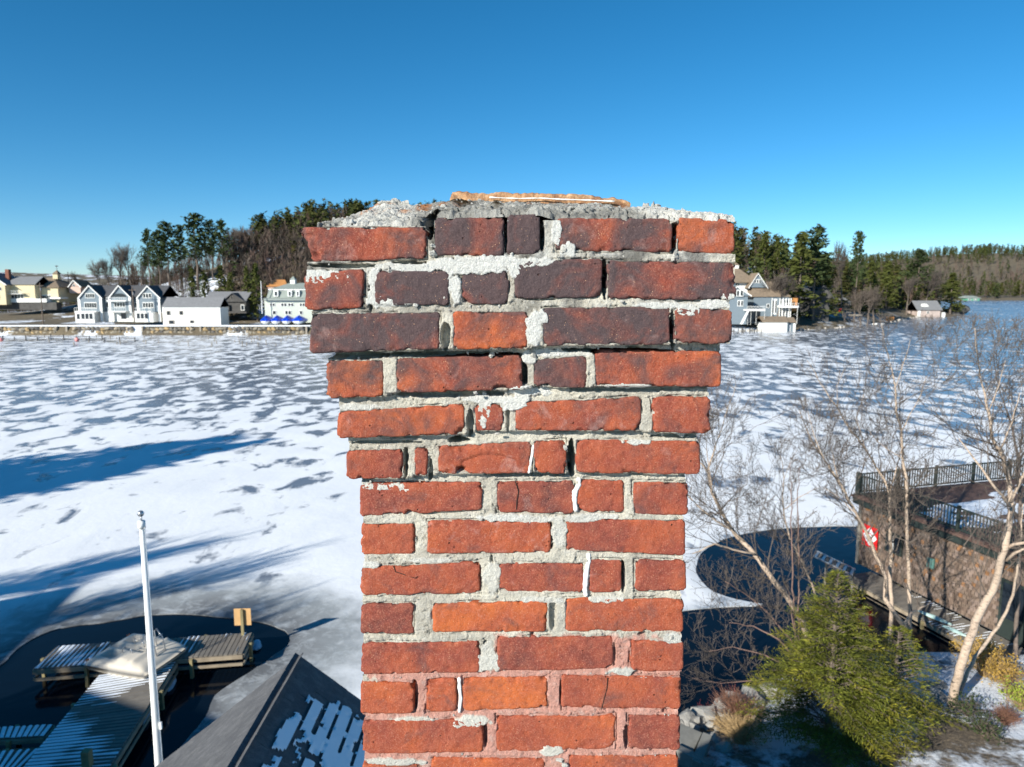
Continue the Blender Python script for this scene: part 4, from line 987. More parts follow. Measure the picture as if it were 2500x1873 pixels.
class House:
    """faces the camera at depth Y; parts are given as boxes of the photograph's pixels at that depth"""
    def __init__(s, name, label, px, Y, cat='house', group=None):
        s.Y = Y; s.o = P(px, 700, Y); s.o.z = 0; s.o.z = gz(s.o.x, Y) if Y > 150 else 0; s.e = empty(name, s.o, label, cat, group)
    def q(s, px, py, dy=0): return P(px, py, s.Y) + Vector((0, dy, 0)) - s.o
    def box(s, name, x0, x1, y0, y1, dy0, dy1, m, parent=None, label=None):
        a, b = s.q(x0, y1), s.q(x1, y0); mb = MB().bx(a.x, b.x, dy0, dy1, a.z, b.z); o = mb.build(name, m, parent or s.e)
        if label: o['label'] = label
        return o
    def prism(s, name, pts, dy0, dy1, m, parent=None):
        ps = [s.q(x, y) + Vector((0, dy0, 0)) for x, y in pts]; return MB().prism(ps, (0, dy1 - dy0, 0)).build(name, m, parent or s.e)
    def roof_x(s, name, x0, x1, ye, yr, dy0, dy1, m, over=.4, inset=0, th=.25):
        """ridge along x: eave line ye, ridge line yr (pixels); inset hips the ends"""
        a, b = s.q(x0, ye), s.q(x1, ye); r = s.q(x0, yr).z; ym = (dy0 + dy1) / 2
        # true ridge height so that it lands on pixel row yr at mid depth
        zr = P(x0, yr, s.Y + ym).z - s.o.z; ze = a.z
        o0, o1 = dy0 - over, dy1 + over; x0_, x1_ = a.x - over, b.x + over
        v = [(x0_, o0, ze), (x1_, o0, ze), (x1_, o1, ze), (x0_, o1, ze), (a.x + inset - (0 if inset else over), ym, zr), (b.x - inset + (0 if inset else over), ym, zr)]
        t = [(p[0], p[1], p[2] + th) for p in v]
        f = [(0, 1, 5, 4), (2, 3, 4, 5), (1, 2, 5), (3, 0, 4)]
        mb = MB().add(v + t, [tuple(q[::-1]) for q in f] + [tuple(i + 6 for i in q) for q in f] + [(0, 1, 7, 6), (1, 2, 8, 7), (2, 3, 9, 8), (3, 0, 6, 9)])
        return mb.build(name, m, s.e)
    def gable_y(s, xl, xa, xr, ye, ya, dy0, dy1, mw, mr, over=.35, th=.22, trim=None):
        """front-facing gable with ridge along depth"""
        L, A, R = s.q(xl, ye), s.q(xa, ya), s.q(xr, ye)
        MB().prism([L + Vector((0, dy0, 0)), R + Vector((0, dy0, 0)), A + Vector((0, dy0, -th))], (0, dy1 - dy0, 0)).build('gable', mw, s.e)
        for (p, q, sg) in ((L, A, -1), (R, A, 1)):
            d = (p - q).normalized(); e = p + d * over; n = Vector((-d.z * sg * -1, 0, d.x * sg * -1)); n = Vector((d.z * (-sg), 0, abs(d.x)))
            n = n.normalized() * th
            MB().prism([q + Vector((0, dy0 - over, 0)), e + Vector((0, dy0 - over, 0)), e + Vector((0, dy0 - over, 0)) + n, q + Vector((0, dy0 - over, 0)) + Vector((0, 0, th))], (0, dy1 - dy0 + over, 0)).build('roof', mr, s.e)
            if trim:
                MB().prism([q + Vector((0, dy0 - over - .06, -.12)), e + Vector((0, dy0 - over - .06, -.12)), e + Vector((0, dy0 - over - .06, .14)) + n * .5, q + Vector((0, dy0 - over - .06, .2))], (0, .055, 0)).build('rake_trim', trim, s.e)
    def win(s, x0, x1, y0, y1, dy, n=1, frame=None, door=False):
        fr = s.box('door_frame' if door else 'window_frame', x0, x1, y0, y1, dy - .10, dy - .02, frame or M_WHITE)
        w = (x1 - x0) / n
        for i in range(n):
            s.box('pane', x0 + w * i + w * .16, x0 + w * (i + 1) - w * .16, y0 + (y1 - y0) * .12, y1 - (y1 - y0) * .1, dy - .13, dy - .101, M_GLASS, fr)
        return fr
    def rail(s, x0, x1, y0, y1, dy0, dy1, m=None, n=None):
        m = m or M_WHITE; a, b = s.q(x0, y1), s.q(x1, y0); n = n or max(3, int((b.x - a.x) / .55))
        mb = MB(); mb.bx(a.x, b.x, dy0, dy0 + .06, b.z - .07, b.z); mb.bx(a.x, b.x, dy0, dy0 + .06, a.z + .05, a.z + .12)
        for i in range(n + 1):
            x = a.x + (b.x - a.x) * i / n; mb.bx(x - .03, x + .03, dy0 + .01, dy0 + .05, a.z + .05, b.z - .05)
        return mb.build('balcony_rail', m, s.e)

# --- grey-blue house with three gables
h = House('gabled_house', 'grey-blue lakeside house with three white-trimmed gables and balconies', 292, 190)
h.box('wall', 247, 339, 724, 788, 1.6, 9, M_GREYB); h.roof_x('roof', 205, 388, 725, 699, 1.4, 10, M_DSHIN)
for nm, xl, xr, ya in (('left', 194, 248, 698), ('mid', 268, 319, 698), ('right', 337, 390, 699)):
    h.box('wall', xl, xr, 727, 762, 0, 7, M_GREYB); h.gable_y(xl, (xl + xr) / 2 - 3, xr, 727, ya, 0, 8, M_GREYB, M_DSHIN, trim=M_WHITE)
    for x in (xl, xr - 1.4): h.box('corner_board', x, x + 1.4, 727, 786, -.06, .1, M_WHITE)
h.box('bay', 194, 238, 761, 788, -1.6, 2, M_WHITE); h.box('bay', 333, 379, 761, 786, -1.4, 2, M_WHITE)
h.box('foundation', 248, 333, 762, 786, .9, 2, M_WHITE); h.box('door', 292, 303, 765, 779, .8, .88, M_GLASS)
h.win(209, 231, 716, 728, -.0, 4); h.win(207, 236, 738, 753, 0, 5, door=True); h.win(196, 205, 764, 780, -1.6, 1); h.win(207, 236, 763, 780, -1.6, 3)
h.prism('arch_window', [(275, 725), (277, 720), (282, 717.5), (291, 716.5), (300, 717.5), (305, 720), (308, 725)], -.15, -.02, M_GLASS)
h.win(279, 306, 738, 750, 0, 4, door=True); h.win(251, 264, 738, 752, 1.6, 2); h.win(322, 335, 738, 752, 1.6, 2)
h.win(349, 370, 716, 728, 0, 3); h.win(349, 375, 738, 752, 0, 4, door=True); h.win(340, 369, 763, 779, -1.4, 3)
for x0, x1, y0, y1 in ((268, 315, 726, 734), (191, 243, 751, 760), (272, 314, 751, 760), (334, 376, 752, 760)):
    h.rail(x0, x1, y0, y1, -1.6, 0); h.box('balcony_floor', x0, x1, y1, y1 + 2, -1.7, .1, M_WHITE)
# --- white barn
h = House('white_barn', 'long plain white boat barn with grey roof and four small dark windows', 468, 188, 'barn')
h.box('wall', 399, 537, 749.5, 799, 0, 5.5, M_WHITE); h.roof_x('roof', 399, 537, 750, 728, 0, 5.5, M_GSHIN, .25)
a = h.q(537, 750); MB().prism([a + Vector((-.12, 0, 0)), a + Vector((-.12, 5.5, 0)), a + Vector((-.12, 2.75, P(537, 729, 190.7).z - P(537, 750, 188).z))], (.2, 0, 0)).build('gable', M_WHITE, h.e)
for w_ in ((407, 416, 759, 769.5), (438, 447, 759, 769), (412, 426, 782, 791), (464, 474, 782, 789)): h.win(*w_, 0, 1, M_DECKW)
# --- dark cottage behind
h = House('dark_cottage', 'dark grey cottage with front gable right behind the white barn', 560, 205)
h.box('wall', 548, 600, 735, 765, 0, 8, M_DARKW); h.roof_x('roof', 500, 598, 735, 714, .5, 9, M_GSHIN); h.box('wall', 500, 549, 735, 765, 1, 8, M_DARKW); h.gable_y(545, 569, 600, 737, 717, -.5, 5, M_DARKW, M_DSHIN)
h.win(548, 561, 742, 757, -.5, 1, M_DARKW); h.win(590, 598, 744, 758, -.5, 1); h.win(564, 571, 723, 729, -.5, 1, M_DECKW)
# --- mansard hotel
h = House('mansard_hotel', 'pale green three-storey hotel with grey mansard roof and white cupola', 722, 192, 'hotel')
h.box('wall', 648, 800, 733, 788, 0, 12, M_PALEG); h.box('eave_roof', 646, 802, 728.5, 733.5, -.9, 12.8, M_GREENR)
L, R = h.q(651, 728), h.q(797, 728); t = h.q(655, 708).z; TL, TR = h.q(655, 708), h.q(793, 708)
MB().add([(L.x, -.3, L.z), (R.x, -.3, L.z), (R.x, 12.3, L.z), (L.x, 12.3, L.z), (TL.x, .5, t), (TR.x, .5, t), (TR.x, 11.5, t), (TL.x, 11.5, t)], [(0, 1, 5, 4), (1, 2, 6, 5), (2, 3, 7, 6), (3, 0, 4, 7), (4, 5, 6, 7)]).build('mansard_roof', M_GREENR, h.e)
h.box('cornice', 654, 794, 706.5, 708.5, .2, 11.8, M_WHITE)
zt = P(700, 691, 198).z - h.o.z; xa, xb = h.q(690, 700).x, h.q(752, 700).x
MB().add([(TL.x, .4, t + .1), (TR.x, .4, t + .1), (TR.x, 11.6, t + .1), (TL.x, 11.6, t + .1), (xa, 6, zt), (xb, 6, zt)], [(0, 1, 5, 4), (1, 2, 5), (2, 3, 4, 5), (3, 0, 4)]).build('hip_roof', M_GREENR, h.e)
h.box('cupola', 694.5, 705.5, 682, 693, 5, 6.6, M_WHITE)
a, b = h.q(693, 682), h.q(707, 682); ap = h.q(700, 673.5)
MB().add([(a.x, 4.8, a.z), (b.x, 4.8, a.z), (b.x, 6.8, a.z), (a.x, 6.8, a.z), (ap.x, 5.8, ap.z)], [(0, 1, 4), (1, 2, 4), (2, 3, 4), (3, 0, 4)]).build('cupola_roof', M_GREENR, h.e)
for x0, x1, y0, y1, n in ((659, 671.5, 740, 748, 2), (686, 700, 740, 748, 2), (703, 717, 740, 748, 2), (731.5, 745, 740, 748, 2), (665, 675, 758, 768, 1), (696, 711, 758, 768, 2), (731, 739, 758, 768, 1)): h.win(x0, x1, y0, y1, 0, n)
for x0, x1 in ((670, 680), (704, 713), (724, 732)):
    d = h.box('dormer', x0, x1, 709, 724, -.5, 2, M_WHITE); h.box('pane', x0 + 2.4, x1 - 2.4, 712, 722, -.56, -.51, M_GLASS, d)
# --- orange-brown roof behind hotel, cream hotel wing, house with cupola, pink gable
h = House('brick_roofed_house', 'house with orange-brown roof behind the mansard hotel', 672, 216)
h.box('wall', 655, 700, 699, 730, 0, 7, M_PINK); h.roof_x('roof', 655, 700, 700, 685, 0, 7, M_ORANGE, inset=1.5)
h = House('cream_cupola_house', 'cream building with brown hip roof, cupola and weather vane', 97, 228)
h.box('wall', 53, 141, 702, 738, 0, 12, M_CREAM); h.roof_x('roof', 50, 143, 702.5, 679.5, 0, 12, M_BSHIN, .5, inset=5.2)
h.box('cupola', 104.5, 115.5, 668, 681, 5, 6.6, M_CREAM)
a, b = h.q(103, 668), h.q(117.5, 668); ap = h.q(110.5, 658)
MB().add([(a.x, 4.7, a.z), (b.x, 4.7, a.z), (b.x, 6.9, a.z), (a.x, 6.9, a.z), (ap.x, 5.8, ap.z)], [(0, 1, 4), (1, 2, 4), (2, 3, 4), (3, 0, 4)]).build('cupola_roof', M_BSHIN, h.e)
a = h.q(110.5, 658); MB().tube([(a.x, 5.8, a.z), (a.x, 5.8, a.z + 1.5)], .06, 5).box((a.x, 5.8, a.z + 1.2), (1.0, .05, .28)).build('weather_vane', M_DSHIN, h.e)
h.win(69, 86, 720, 731, 0, 4); h.win(100, 124, 720, 731, 0, 5)
h.box('terrace', 15, 128, 729, 738, -3, 0, M_WHITE); h.box('deck', 126, 152, 726, 730, -1, 3, M_WHITE); h.box('retaining_wall', -10, 150, 738, 756, -2.6, 0, M_DARKW)
h = House('cream_gabled_house', 'cream gabled house at the left edge with grey roof and balcony', 24, 224)
h.box('wall', -40, 17, 695, 744, -1, 8, M_CREAM); h.gable_y(-58, -20, 20, 695, 668, -1, 8, M_CREAM, M_GSHIN, trim=M_WHITE)
h.box('wall', 17, 76, 695, 738, 1.5, 9, M_CREAM); h.roof_x('roof', 14, 78, 695, 677, 1.5, 9, M_GSHIN); h.box('chimney', -2, 3.5, 657, 690, 3, 4.2, plain('dull_brick', (.22, .09, .06), .9, .2, 2))
h.win(3, 9, 700, 710, -1, 1); h.win(0, 5, 721, 731, -1, 1); h.win(20, 50, 718, 730, 1.5, 4); h.rail(15, 52, 710, 718, 0, 1); h.box('balcony_floor', 15, 52, 716.5, 718.5, 0, 1.6, M_WHITE)
h = House('pink_gabled_house', 'small pale pink gabled house half hidden by bare brush', 181, 232)
h.box('wall', 169, 196, 699, 716, 0, 7, M_PINK); h.gable_y(169, 180, 197, 700, 685, 0, 7, M_PINK, M_BSHIN, trim=M_WHITE); h.win(178, 183, 694, 700, 0, 1)

# --- boats shrink-wrapped in blue
M_BLUE = plain('blue_shrink_wrap', (.012, .075, .62), .35, .25, 2, .01)
M_HULL = plain('white_hull', (.78, .78, .76), .4, .05, 2)
for i, (px, lb) in enumerate(((652, 'leftmost blue-wrapped boat in front of the mansard hotel'), (677.5, 'second blue-wrapped boat from the left before the hotel'), (703, 'third blue-wrapped boat from the left before the hotel'), (731, 'rightmost and largest blue-wrapped boat, next to the chimney edge'))):
    Y = 186.5; c = P(px, 796, Y); s = 1.25 if i == 3 else 1.0; e = empty('wrapped_boat', (c.x, Y, c.z), lb, 'boat', 'blue-wrapped boats by the hotel')
    w = 1.3 * s
    secs = [(-2.6, .55, .9, 1.35), (-1.6, .9, .55, 2.3), (-.2, 1.0, .5, 2.85), (1.6, 1.0, .5, 2.6), (3.0, .9, .6, 2.0)]
    V, F = [], []
    for (y, ww, zl, zh) in secs: V += [(-w * ww, y, 1.35), (-w * ww * .92, y, 1.75), (0, y, zh), (w * ww * .92, y, 1.75), (w * ww, y, 1.35)]
    for a in range(4):
        for b in range(4): F.append((a * 5 + b, a * 5 + b + 1, a * 5 + 5 + b + 1, a * 5 + 5 + b))
    F += [(0, 4, 3, 2, 1), (20, 21, 22, 23, 24)]
    MB().add(V, F).build('wrap', M_BLUE, e)
    V, F = [], []
    for (y, ww, zl, zh) in secs: V += [(-w * ww * .97, y, 1.36), (-w * ww * .6, y, zl + .2), (0, y, zl), (w * ww * .6, y, zl + .2), (w * ww * .97, y, 1.36)]
    for a in range(4):
        for b in range(4): F.append((a * 5 + b, a * 5 + 5 + b, a * 5 + 5 + b + 1, a * 5 + b + 1))
    F += [(0, 1, 2, 3, 4), (24, 23, 22, 21, 20)]
    MB().add(V, F).build('hull', M_HULL, e)
    for x in (-.8, .8):
        for y in (-1.4, 1.8): MB().tube([(x * s * 1.2, y, 0), (x * s * .7, y, .95)], .06, 4).build('stand', M_DSHIN, e)
# --- stone wall of the far shore, every visible big stone its own
M_STONE = plain('shore_stone', (.27, .235, .18), .95, .45, .9, .05)
wall = empty('stone_retaining_wall', P(380, 817, 182.4), 'long rough stone retaining wall along the far left shore', 'wall'); wo = Vector(wall.location)
random.seed(77); stones = [MB().box((0, 0, 0), (1, .6, 1)).mesh('stone') for _ in range(1)]
import bmesh
def rock_mesh(seed, sub=2, name='rock', amp=.35, flat=.7):
    b = bmesh.new(); bmesh.ops.create_icosphere(b, subdivisions=sub, radius=.5)
    for v in b.verts:
        p = v.co; v.co = p * (1 + amp * float(vnoise(p.x * 3 + seed, p.y * 3, p.z * 3, seed))); v.co.z *= flat
    me = bpy.data.meshes.new(name); b.to_mesh(me); b.free(); return me
WS = [rock_mesh(s, 1, 'stone', .5, .95) for s in range(5)]
for m, c_ in zip(WS, ((.27, .235, .18), (.17, .15, .12), (.34, .28, .20), (.12, .11, .10), (.38, .27, .14))): m.materials.append(plain('shore_stone_%s' % ('grey', 'dark', 'tan', 'wet', 'ochre')[WS.index(m)], c_, .95, .3, .9, .05))
gaps = ((139, 165), (321, 349), (466, 491), (738, 749))
back = MB(); px = -40
edges = [-60] + [g for gp in gaps for g in gp] + [800]
for a, b in zip(edges[::2], edges[1::2]):
    A, B = P(a, 800, 183.2), P(b, 817, 183.2); back.bx(A.x - wo.x, B.x - wo.x, .8, 1.6, -1.2, P(100, 797, 183.2).z - wo.z)
back.build('wall_core', M_STONE, wall)
n_st = 0
x = -20
while x < 752 and n_st < 298:
    inside_gap = any(g0 - 2 < x < g1 + 2 for g0, g1 in gaps)
    step = random.uniform(8, 13)
    if not inside_gap:
        for y in (803, 812):
            c = P(x + step / 2, y + random.uniform(-1.5, 1.5), 182.45); o = link('stone', WS[random.randrange(5)], wall); o.location = c - wo
            o.scale = (step / 9.5 * 1.25, .8, random.uniform(.95, 1.35)); o.rotation_euler = (random.uniform(-.3, .3), random.uniform(-.3, .3), random.uniform(-.3, .3)); n_st += 1
    x += step
a = P(-60, 797, 184); b = P(760, 794, 184)
MB().bx(a.x - wo.x, b.x - wo.x, .6, 3.2, a.z - wo.z + .05, a.z - wo.z + .28).build('snow_cap', M_SNOWP, wall)
for g0, g1 in gaps:
    A, B = P(g0, 800, 183), P(g1, 817, 183)
    for x_ in (g0, g1):
        c = P(x_, 808, 182.8); MB().box(c - wo, (.45, .9, 2.4)).build('gate_pier', M_DECKW, wall)
    mb = MB()
    for s_ in range(5): mb.bx(A.x - wo.x + .3, B.x - wo.x - .3, -.4 + s_ * .5, 1.9, -1.0 + s_ * .35, -.66 + s_ * .35)
    mb.build('steps', M_STONE, wall)
# --- shore docks frozen in, pilings, buoys
for i, (x0, x1, py, lb) in enumerate(((8, 120, 829, 'long low dock in the ice at the far left, below the stone wall'), (125, 250, 828, 'dark low dock below the middle of the stone wall'), (255, 330, 833, 'short dock in the ice below the triple-gabled house'), (240, 245, 838, ''))):
    if not lb: continue
    Y = 12 / (-(ray(10, py)[2]) / ray(10, py)[1]) - 4; a, b = P(x0, py, Y), P(x1, py, Y); e = empty('shore_dock', (a.x, Y, 0), lb, 'dock', 'docks frozen in along the far wall')
    MB().bx(0, b.x - a.x, 0, 1.6, .35, .5).build('deck', M_DARKW, e); MB().bx(0, b.x - a.x, .1, 1.5, .505, .56).build('snow', M_SNOWP, e)
    n = int((b.x - a.x) / 2.6)
    for j in range(n + 1): MB().tube([(j * (b.x - a.x) / n, -.1, -.5), (j * (b.x - a.x) / n, -.1, 1.0 + random.uniform(-.2, .4))], .12, 5).build('post', M_DARKW, e)
random.seed(91)
for i in range(52):
    px = random.choice([random.uniform(80, 420), random.uniform(420, 650), random.uniform(560, 755)]); Y = random.uniform(146, 176); c = P(px, 700, Y)
    o = MB().tube([(0, 0, -.6), (0, 0, random.uniform(.4, 1.1))], .10, 5).build('ice_piling', M_DECKW); o.location = (c.x, Y, 0); tag(o, 'short wooden piling poking from the ice before the stone wall', 'piling', 'pilings in the ice off the far wall')
kb = plain('pink_buoy_paint', (.85, .30, .27), .5, .1, 3)
for px, lb in ((1.5, 'faded pink mooring buoy at the left edge of the picture'), (188, 'faded pink mooring buoy below the triple-gabled house')):
    c = P(px, 828, 160); e = empty('mooring_buoy', (c.x, 160, 0), lb, 'buoy'); MB().sphere((0, 0, .45), .48, 10, 7).build('float_body', kb, e, True); MB().tube([(0, 0, .85), (0, 0, 1.1)], .08, 6).build('eye', M_DSHIN, e)
for px, py0, py1, Y, lb in ((105.5, 690, 790, 196, 'wooden utility pole left of the triple-gabled house'), (328, 700, 782, 186, 'slim pole in front of the triple-gabled house'), (168.5, 664, 702, 236, 'small pole on the skyline left of the pink gabled house')):
    c = P(px, py1, Y); t = P(px, py0, Y); e = empty('utility_pole', (c.x, Y, c.z - .5), lb, 'pole', None); H = t.z - c.z + .5
    MB().tube([(0, 0, 0), (0, 0, H)], [.17, .12], 6).build('pole', M_BARK, e); MB().box((0, 0, H - .9), (1.9, .12, .14)).build('crossarm', M_BARK, e)
    if Y < 200: MB().tube([(.32, -.25, H - 2.2), (.32, -.25, H - 1.4)], .2, 7).build('transformer', M_GSHIN, e)
c = P(640, 757, 190); t = P(640, 686, 190); o = MB().tube([(0, 0, -1), (0, 0, t.z - c.z)], [.13, .08], 8).build('hotel_flagpole', M_WHITE); o.location = c; tag(o, 'tall white flagpole beside the mansard hotel', 'flagpole')

# --- right shore houses
h = House('brown_roofed_house', 'big grey-white house with brown hip roofs, cupola and columned porch', 1870, 206)
h.box('wall', 1800, 1840, 688, 760, 5, 14, M_WHITE); h.roof_x('roof', 1770, 1858, 690, 652, 4, 16, M_BSHIN, inset=4.5); h.box('cupola', 1817, 1828, 645, 657, 9, 10.6, M_WHITE)
a, b = h.q(1815.5, 645), h.q(1829.5, 645); ap = h.q(1822.5, 638)
MB().add([(a.x, 8.8, a.z), (b.x, 8.8, a.z), (b.x, 10.8, a.z), (a.x, 10.8, a.z), (ap.x, 9.8, ap.z)], [(0, 1, 4), (1, 2, 4), (2, 3, 4), (3, 0, 4)]).build('cupola_roof', M_BSHIN, h.e)
h.box('wall', 1838, 1926, 724, 790, 0, 10, M_GREYB); h.roof_x('roof', 1834, 1926, 725, 690, 0, 10, M_BSHIN, inset=2.5); h.gable_y(1834, 1856, 1878, 702, 668, 2, 8, M_GREYB, M_BSHIN, trim=M_WHITE)
h.win(1846, 1864, 682, 691, 2, 3); h.win(1809, 1818, 690, 698, 5, 2); h.win(1871, 1879, 742, 752, 0, 1)
for x in (1881, 1900, 1908, 1915, 1922, 1927): h.box('column', x, x + 1.6, 728, 790, -.8, -.5, M_WHITE)
h.box('porch_floor', 1898, 1942, 746, 751, -2.4, 0, M_WHITE); h.rail(1898, 1942, 740, 747, -2.4, 0)
for x in (1900, 1918, 1938): h.box('porch_post', x, x + 1.6, 750, 790, -2.3, -2.1, M_WHITE)
h.win(1884, 1897, 730, 768, 0, 2); h.win(1903, 1925, 731, 746, 0, 4); h.win(1903, 1922, 754, 772, 0, 3); h.box('wall', 1928, 1951, 728, 760, 1, 6, M_ORANGE, label='orange-brown side wing wall')
h = House('blue_grey_house', 'blue-grey house with posts and stair close beside the chimney edge', 1808, 200)
h.box('wall', 1778, 1826, 722, 792, 0, 8, M_GREYB); h.gable_y(1776, 1798, 1830, 722, 700, -.4, 8, M_GREYB, M_DSHIN, trim=M_WHITE); h.win(1796, 1814, 708, 724, -.4, 2); h.win(1800, 1815, 733, 748, 0, 2)
for x in (1816, 1823, 1836, 1856): h.box('deck_post', x, x + 1.7, 758, 792, -3.2, -3, M_WHITE)
h.box('deck_floor', 1815, 1858, 755, 758.5, -3.4, 0, M_WHITE); h.rail(1815, 1858, 747, 755, -3.3, 0, n=14); h.box('underdeck_shade', 1822, 1856, 760, 790, -.3, 0, M_GLASS)  # last box: dark panel added for the shade under the deck
a = h.q(1798, 790, -3); b = h.q(1816, 757, -3); MB().prism([a, a + Vector((.5, 0, 0)), b + Vector((.3, 0, 0)), b + Vector((0, 0, 0))], (0, -.9, 0)).build('stair', M_WHITE, h.e)
h = House('white_boathouse', 'small white boathouse with brown roof at the edge of the ice', 1900, 196, 'boathouse')
h.o.z = 0; h.e.location.z = 0
h.box('wall', 1863, 1922, 787, 811, 0, 5, M_WHITE); h.roof_x('roof', 1863, 1922, 787, 774.5, 0, 5, M_BSHIN, .3)
a = h.q(1922, 787); 
MB().prism([a + Vector((-.02, 0, -2.7)), a + Vector((-.02, 5, -2.7)), a + Vector((-.02, 5, 0)), a + Vector((-.02, 2.5, 1.4)), a + Vector((-.02, 0, 0))], (.3, 0, 0)).build('gable_end', M_GREYB, h.e)  # gable end of the white walls, its shade put into a grey-blue colour
h.box('lean_to', 1922, 1943, 788, 811, 1.2, 4.6, M_GREYB); h.box('white_door', 1929, 1934, 793, 810, 1.0, 1.2, M_WHITE); h.box('white_door', 1940, 1946, 790, 811, .9, 1.2, M_WHITE); h.roof_x('roof', 1921, 1945, 788, 777, 1.0, 4.8, M_BSHIN, .25)
h = House('dark_shore_house', 'dark shadowy cottage under the tall pines of the right shore', 2002, 222)
h.box('wall', 1978, 2026, 726, 785, 0, 9, M_DARKW); h.gable_y(1972, 2012, 2032, 728, 698, -.5, 9, M_DARKW, M_DSHIN); h.roof_x('roof', 1974, 2020, 722, 704, 1, 9, M_DSHIN); h.win(1998, 2008, 738, 752, -.5, 2, M_DARKW)
h = House('grey_boathouse', 'grey-roofed boathouse with white half-round dormer on the right shore', 2277, 296, 'boathouse')
h.box('wall', 2240, 2296, 757, 776, 0, 8, plain('weathered_pale_boards', (.46, .37, .33), .85, .25, 1), label='weathered pinkish-white front wall'); h.roof_x('roof', 2240, 2297, 757.5, 735.5, 0, 8, M_GSHIN, .5)
h.prism('dormer', [(2252, 754), (2253, 747), (2257, 742.5), (2262, 741.5), (2267, 743), (2271, 748), (2273, 754)], 1.0, 3.0, M_WHITE); h.box('white_corner', 2240, 2248, 758, 775, -.1, .3, M_WHITE)
a = h.q(2297, 757.5); MB().prism([a + Vector((0, 0, -2.9)), a + Vector((0, 8, -2.9)), a + Vector((0, 8, 0)), a + Vector((0, 4, 3.4)), a + Vector((0, 0, 0))], (.3, 0, 0)).build('gable_end', M_DARKW, h.e)
h.box('bay_door', 2299, 2307, 763, 776, -.4, 1, M_WHITE); h.win(2262, 2268, 760, 766, 0, 1)
h = House('green_boathouse', 'tiny pale green roofed boathouse at the far shoreline', 2378, 690, 'boathouse')
h.box('wall', 2359, 2392, 728, 734, 0, 12, plain('green_wall', (.10, .30, .20), .8, .1, .2)); h.roof_x('roof', 2358, 2394, 728.5, 722.5, 0, 14, M_GREENR, .5, inset=3); h.win(2364, 2371, 729.5, 733, 0, 1); h.win(2376, 2386, 729.5, 733, 0, 2)
# rocky point
ROCKS = [rock_mesh(s + 10, 2, 'rock', .45, .75) for s in range(4)]
M_DROCK = plain('dark_rock', (.085, .085, .085), .9, .4, .5, .1)
M_LROCK = plain('pale_rock', (.40, .37, .33), .9, .3, 1.5, .02)
for q in ROCKS: q.materials.append(M_DROCK)
for px, pt, pb, lb in ((2330, 742, 764, 'big dark boulder on the point right of the grey boathouse'), (2343, 734, 758, 'tallest dark boulder at the tip of the point'), (2320, 750, 768, 'dark boulder next to the grey boathouse wall')):
    c = P(px, pb, 322); t = P(px, pt, 322); o = link('boulder', ROCKS[px % 4]); o.location = c + Vector((0, 0, .3)); s = (t.z - c.z) * 1.5; o.scale = (s * 1.2, s, s); tag(o, lb, 'boulder', 'boulders on the point')
# overturned boat and orange cart near the birches, red canoe
def small_boat(px, py, Y, L, m, lb, rz=0):
    c = P(px, py, Y); e = empty('rowing_boat', (c.x, Y, c.z), lb, 'boat', None, rz); V, F = [], []
    for i in range(9):
        t = i / 8 * 2 - 1; w = .65 * (1 - abs(t) ** 2.5) + .04; z = .12 * abs(t) ** 2
        V += [(t * L / 2, -w, .05 + z), (t * L / 2, -w * .8, .38), (t * L / 2, 0, .55 - z * .5), (t * L / 2, w * .8, .38), (t * L / 2, w, .05 + z)]
    for a in range(8):
        for b in range(4): F.append((a * 5 + b, a * 5 + 5 + b, a * 5 + 6 + b, a * 5 + b + 1))
    MB().add(V, F).build('hull', m, e, True); MB().box((0, 0, .56), (L * .7, .06, .05)).build('keel', m, e)
small_boat(2143, 793, 236, 4.2, M_WHITE, 'white upturned rowing boat on the ice edge below the birches')
small_boat(2088, 772, 226, 5.0, M_DECKW, 'pale upturned rowing boat under the trees left of the birches', .2)
c = P(2172, 788, 240); e = empty('orange_cart', (c.x, 240, c.z), 'orange wooden cart crate standing right of the white upturned boat', 'cart')
MB().box((0, 0, 1.3), (2.0, 1.4, 1.5)).build('crate', M_ORANGE, e)
for x in (-.7, .7): MB().tube([(x, -.8, .45), (x, -.7, .45)], .45, 12).build('wheel', M_DSHIN, e)
c = P(2051, 762, 226); o = MB().box((0, 0, .5), (.8, .3, 1.1)).build('red_box', M_RED); o.location = c; tag(o, 'small bright red box under the dark trees left of the birches', 'box')
random.seed(44)
for q in ROCKS: pass
RK = [rock_mesh(s + 30, 1, 'rock', .45, .8) for s in range(4)]
for q in RK: q.materials.append(M_LROCK)
for i in range(46):
    px = random.choice([random.uniform(1950, 2060), random.uniform(2170, 2240), random.uniform(1800, 1865)]); X = at_y(px, 700, 220).x * 1.0
    u_ = (px - CXP) / FPX; Y = 200.0
    for _ in range(20): Y = float(shoreY(u_ * Y))
    o = link('shore_rock', RK[i % 4]); o.location = (u_ * Y, Y - .4, random.uniform(-.1, .3)); s = random.uniform(.6, 1.6); o.scale = (s, s, s); tag(o, 'pale rock on the waterline of the right shore', 'rock', 'rocks along the right waterline')
for i in range(26):
    px = random.uniform(1795, 1870) if i % 2 else random.uniform(1960, 2030); Y = 190 + random.uniform(-2, 2) + (6 if px > 1900 else 0); c = P(px, 700, Y)
    o = MB().tube([(0, 0, -.5), (0, 0, random.uniform(1.0, 1.9))], .12, 5).build('dock_piling', M_DARKW); o.location = (c.x, Y, 0); tag(o, 'dark piling standing in the ice off the right shore', 'piling', 'pilings off the right shore')

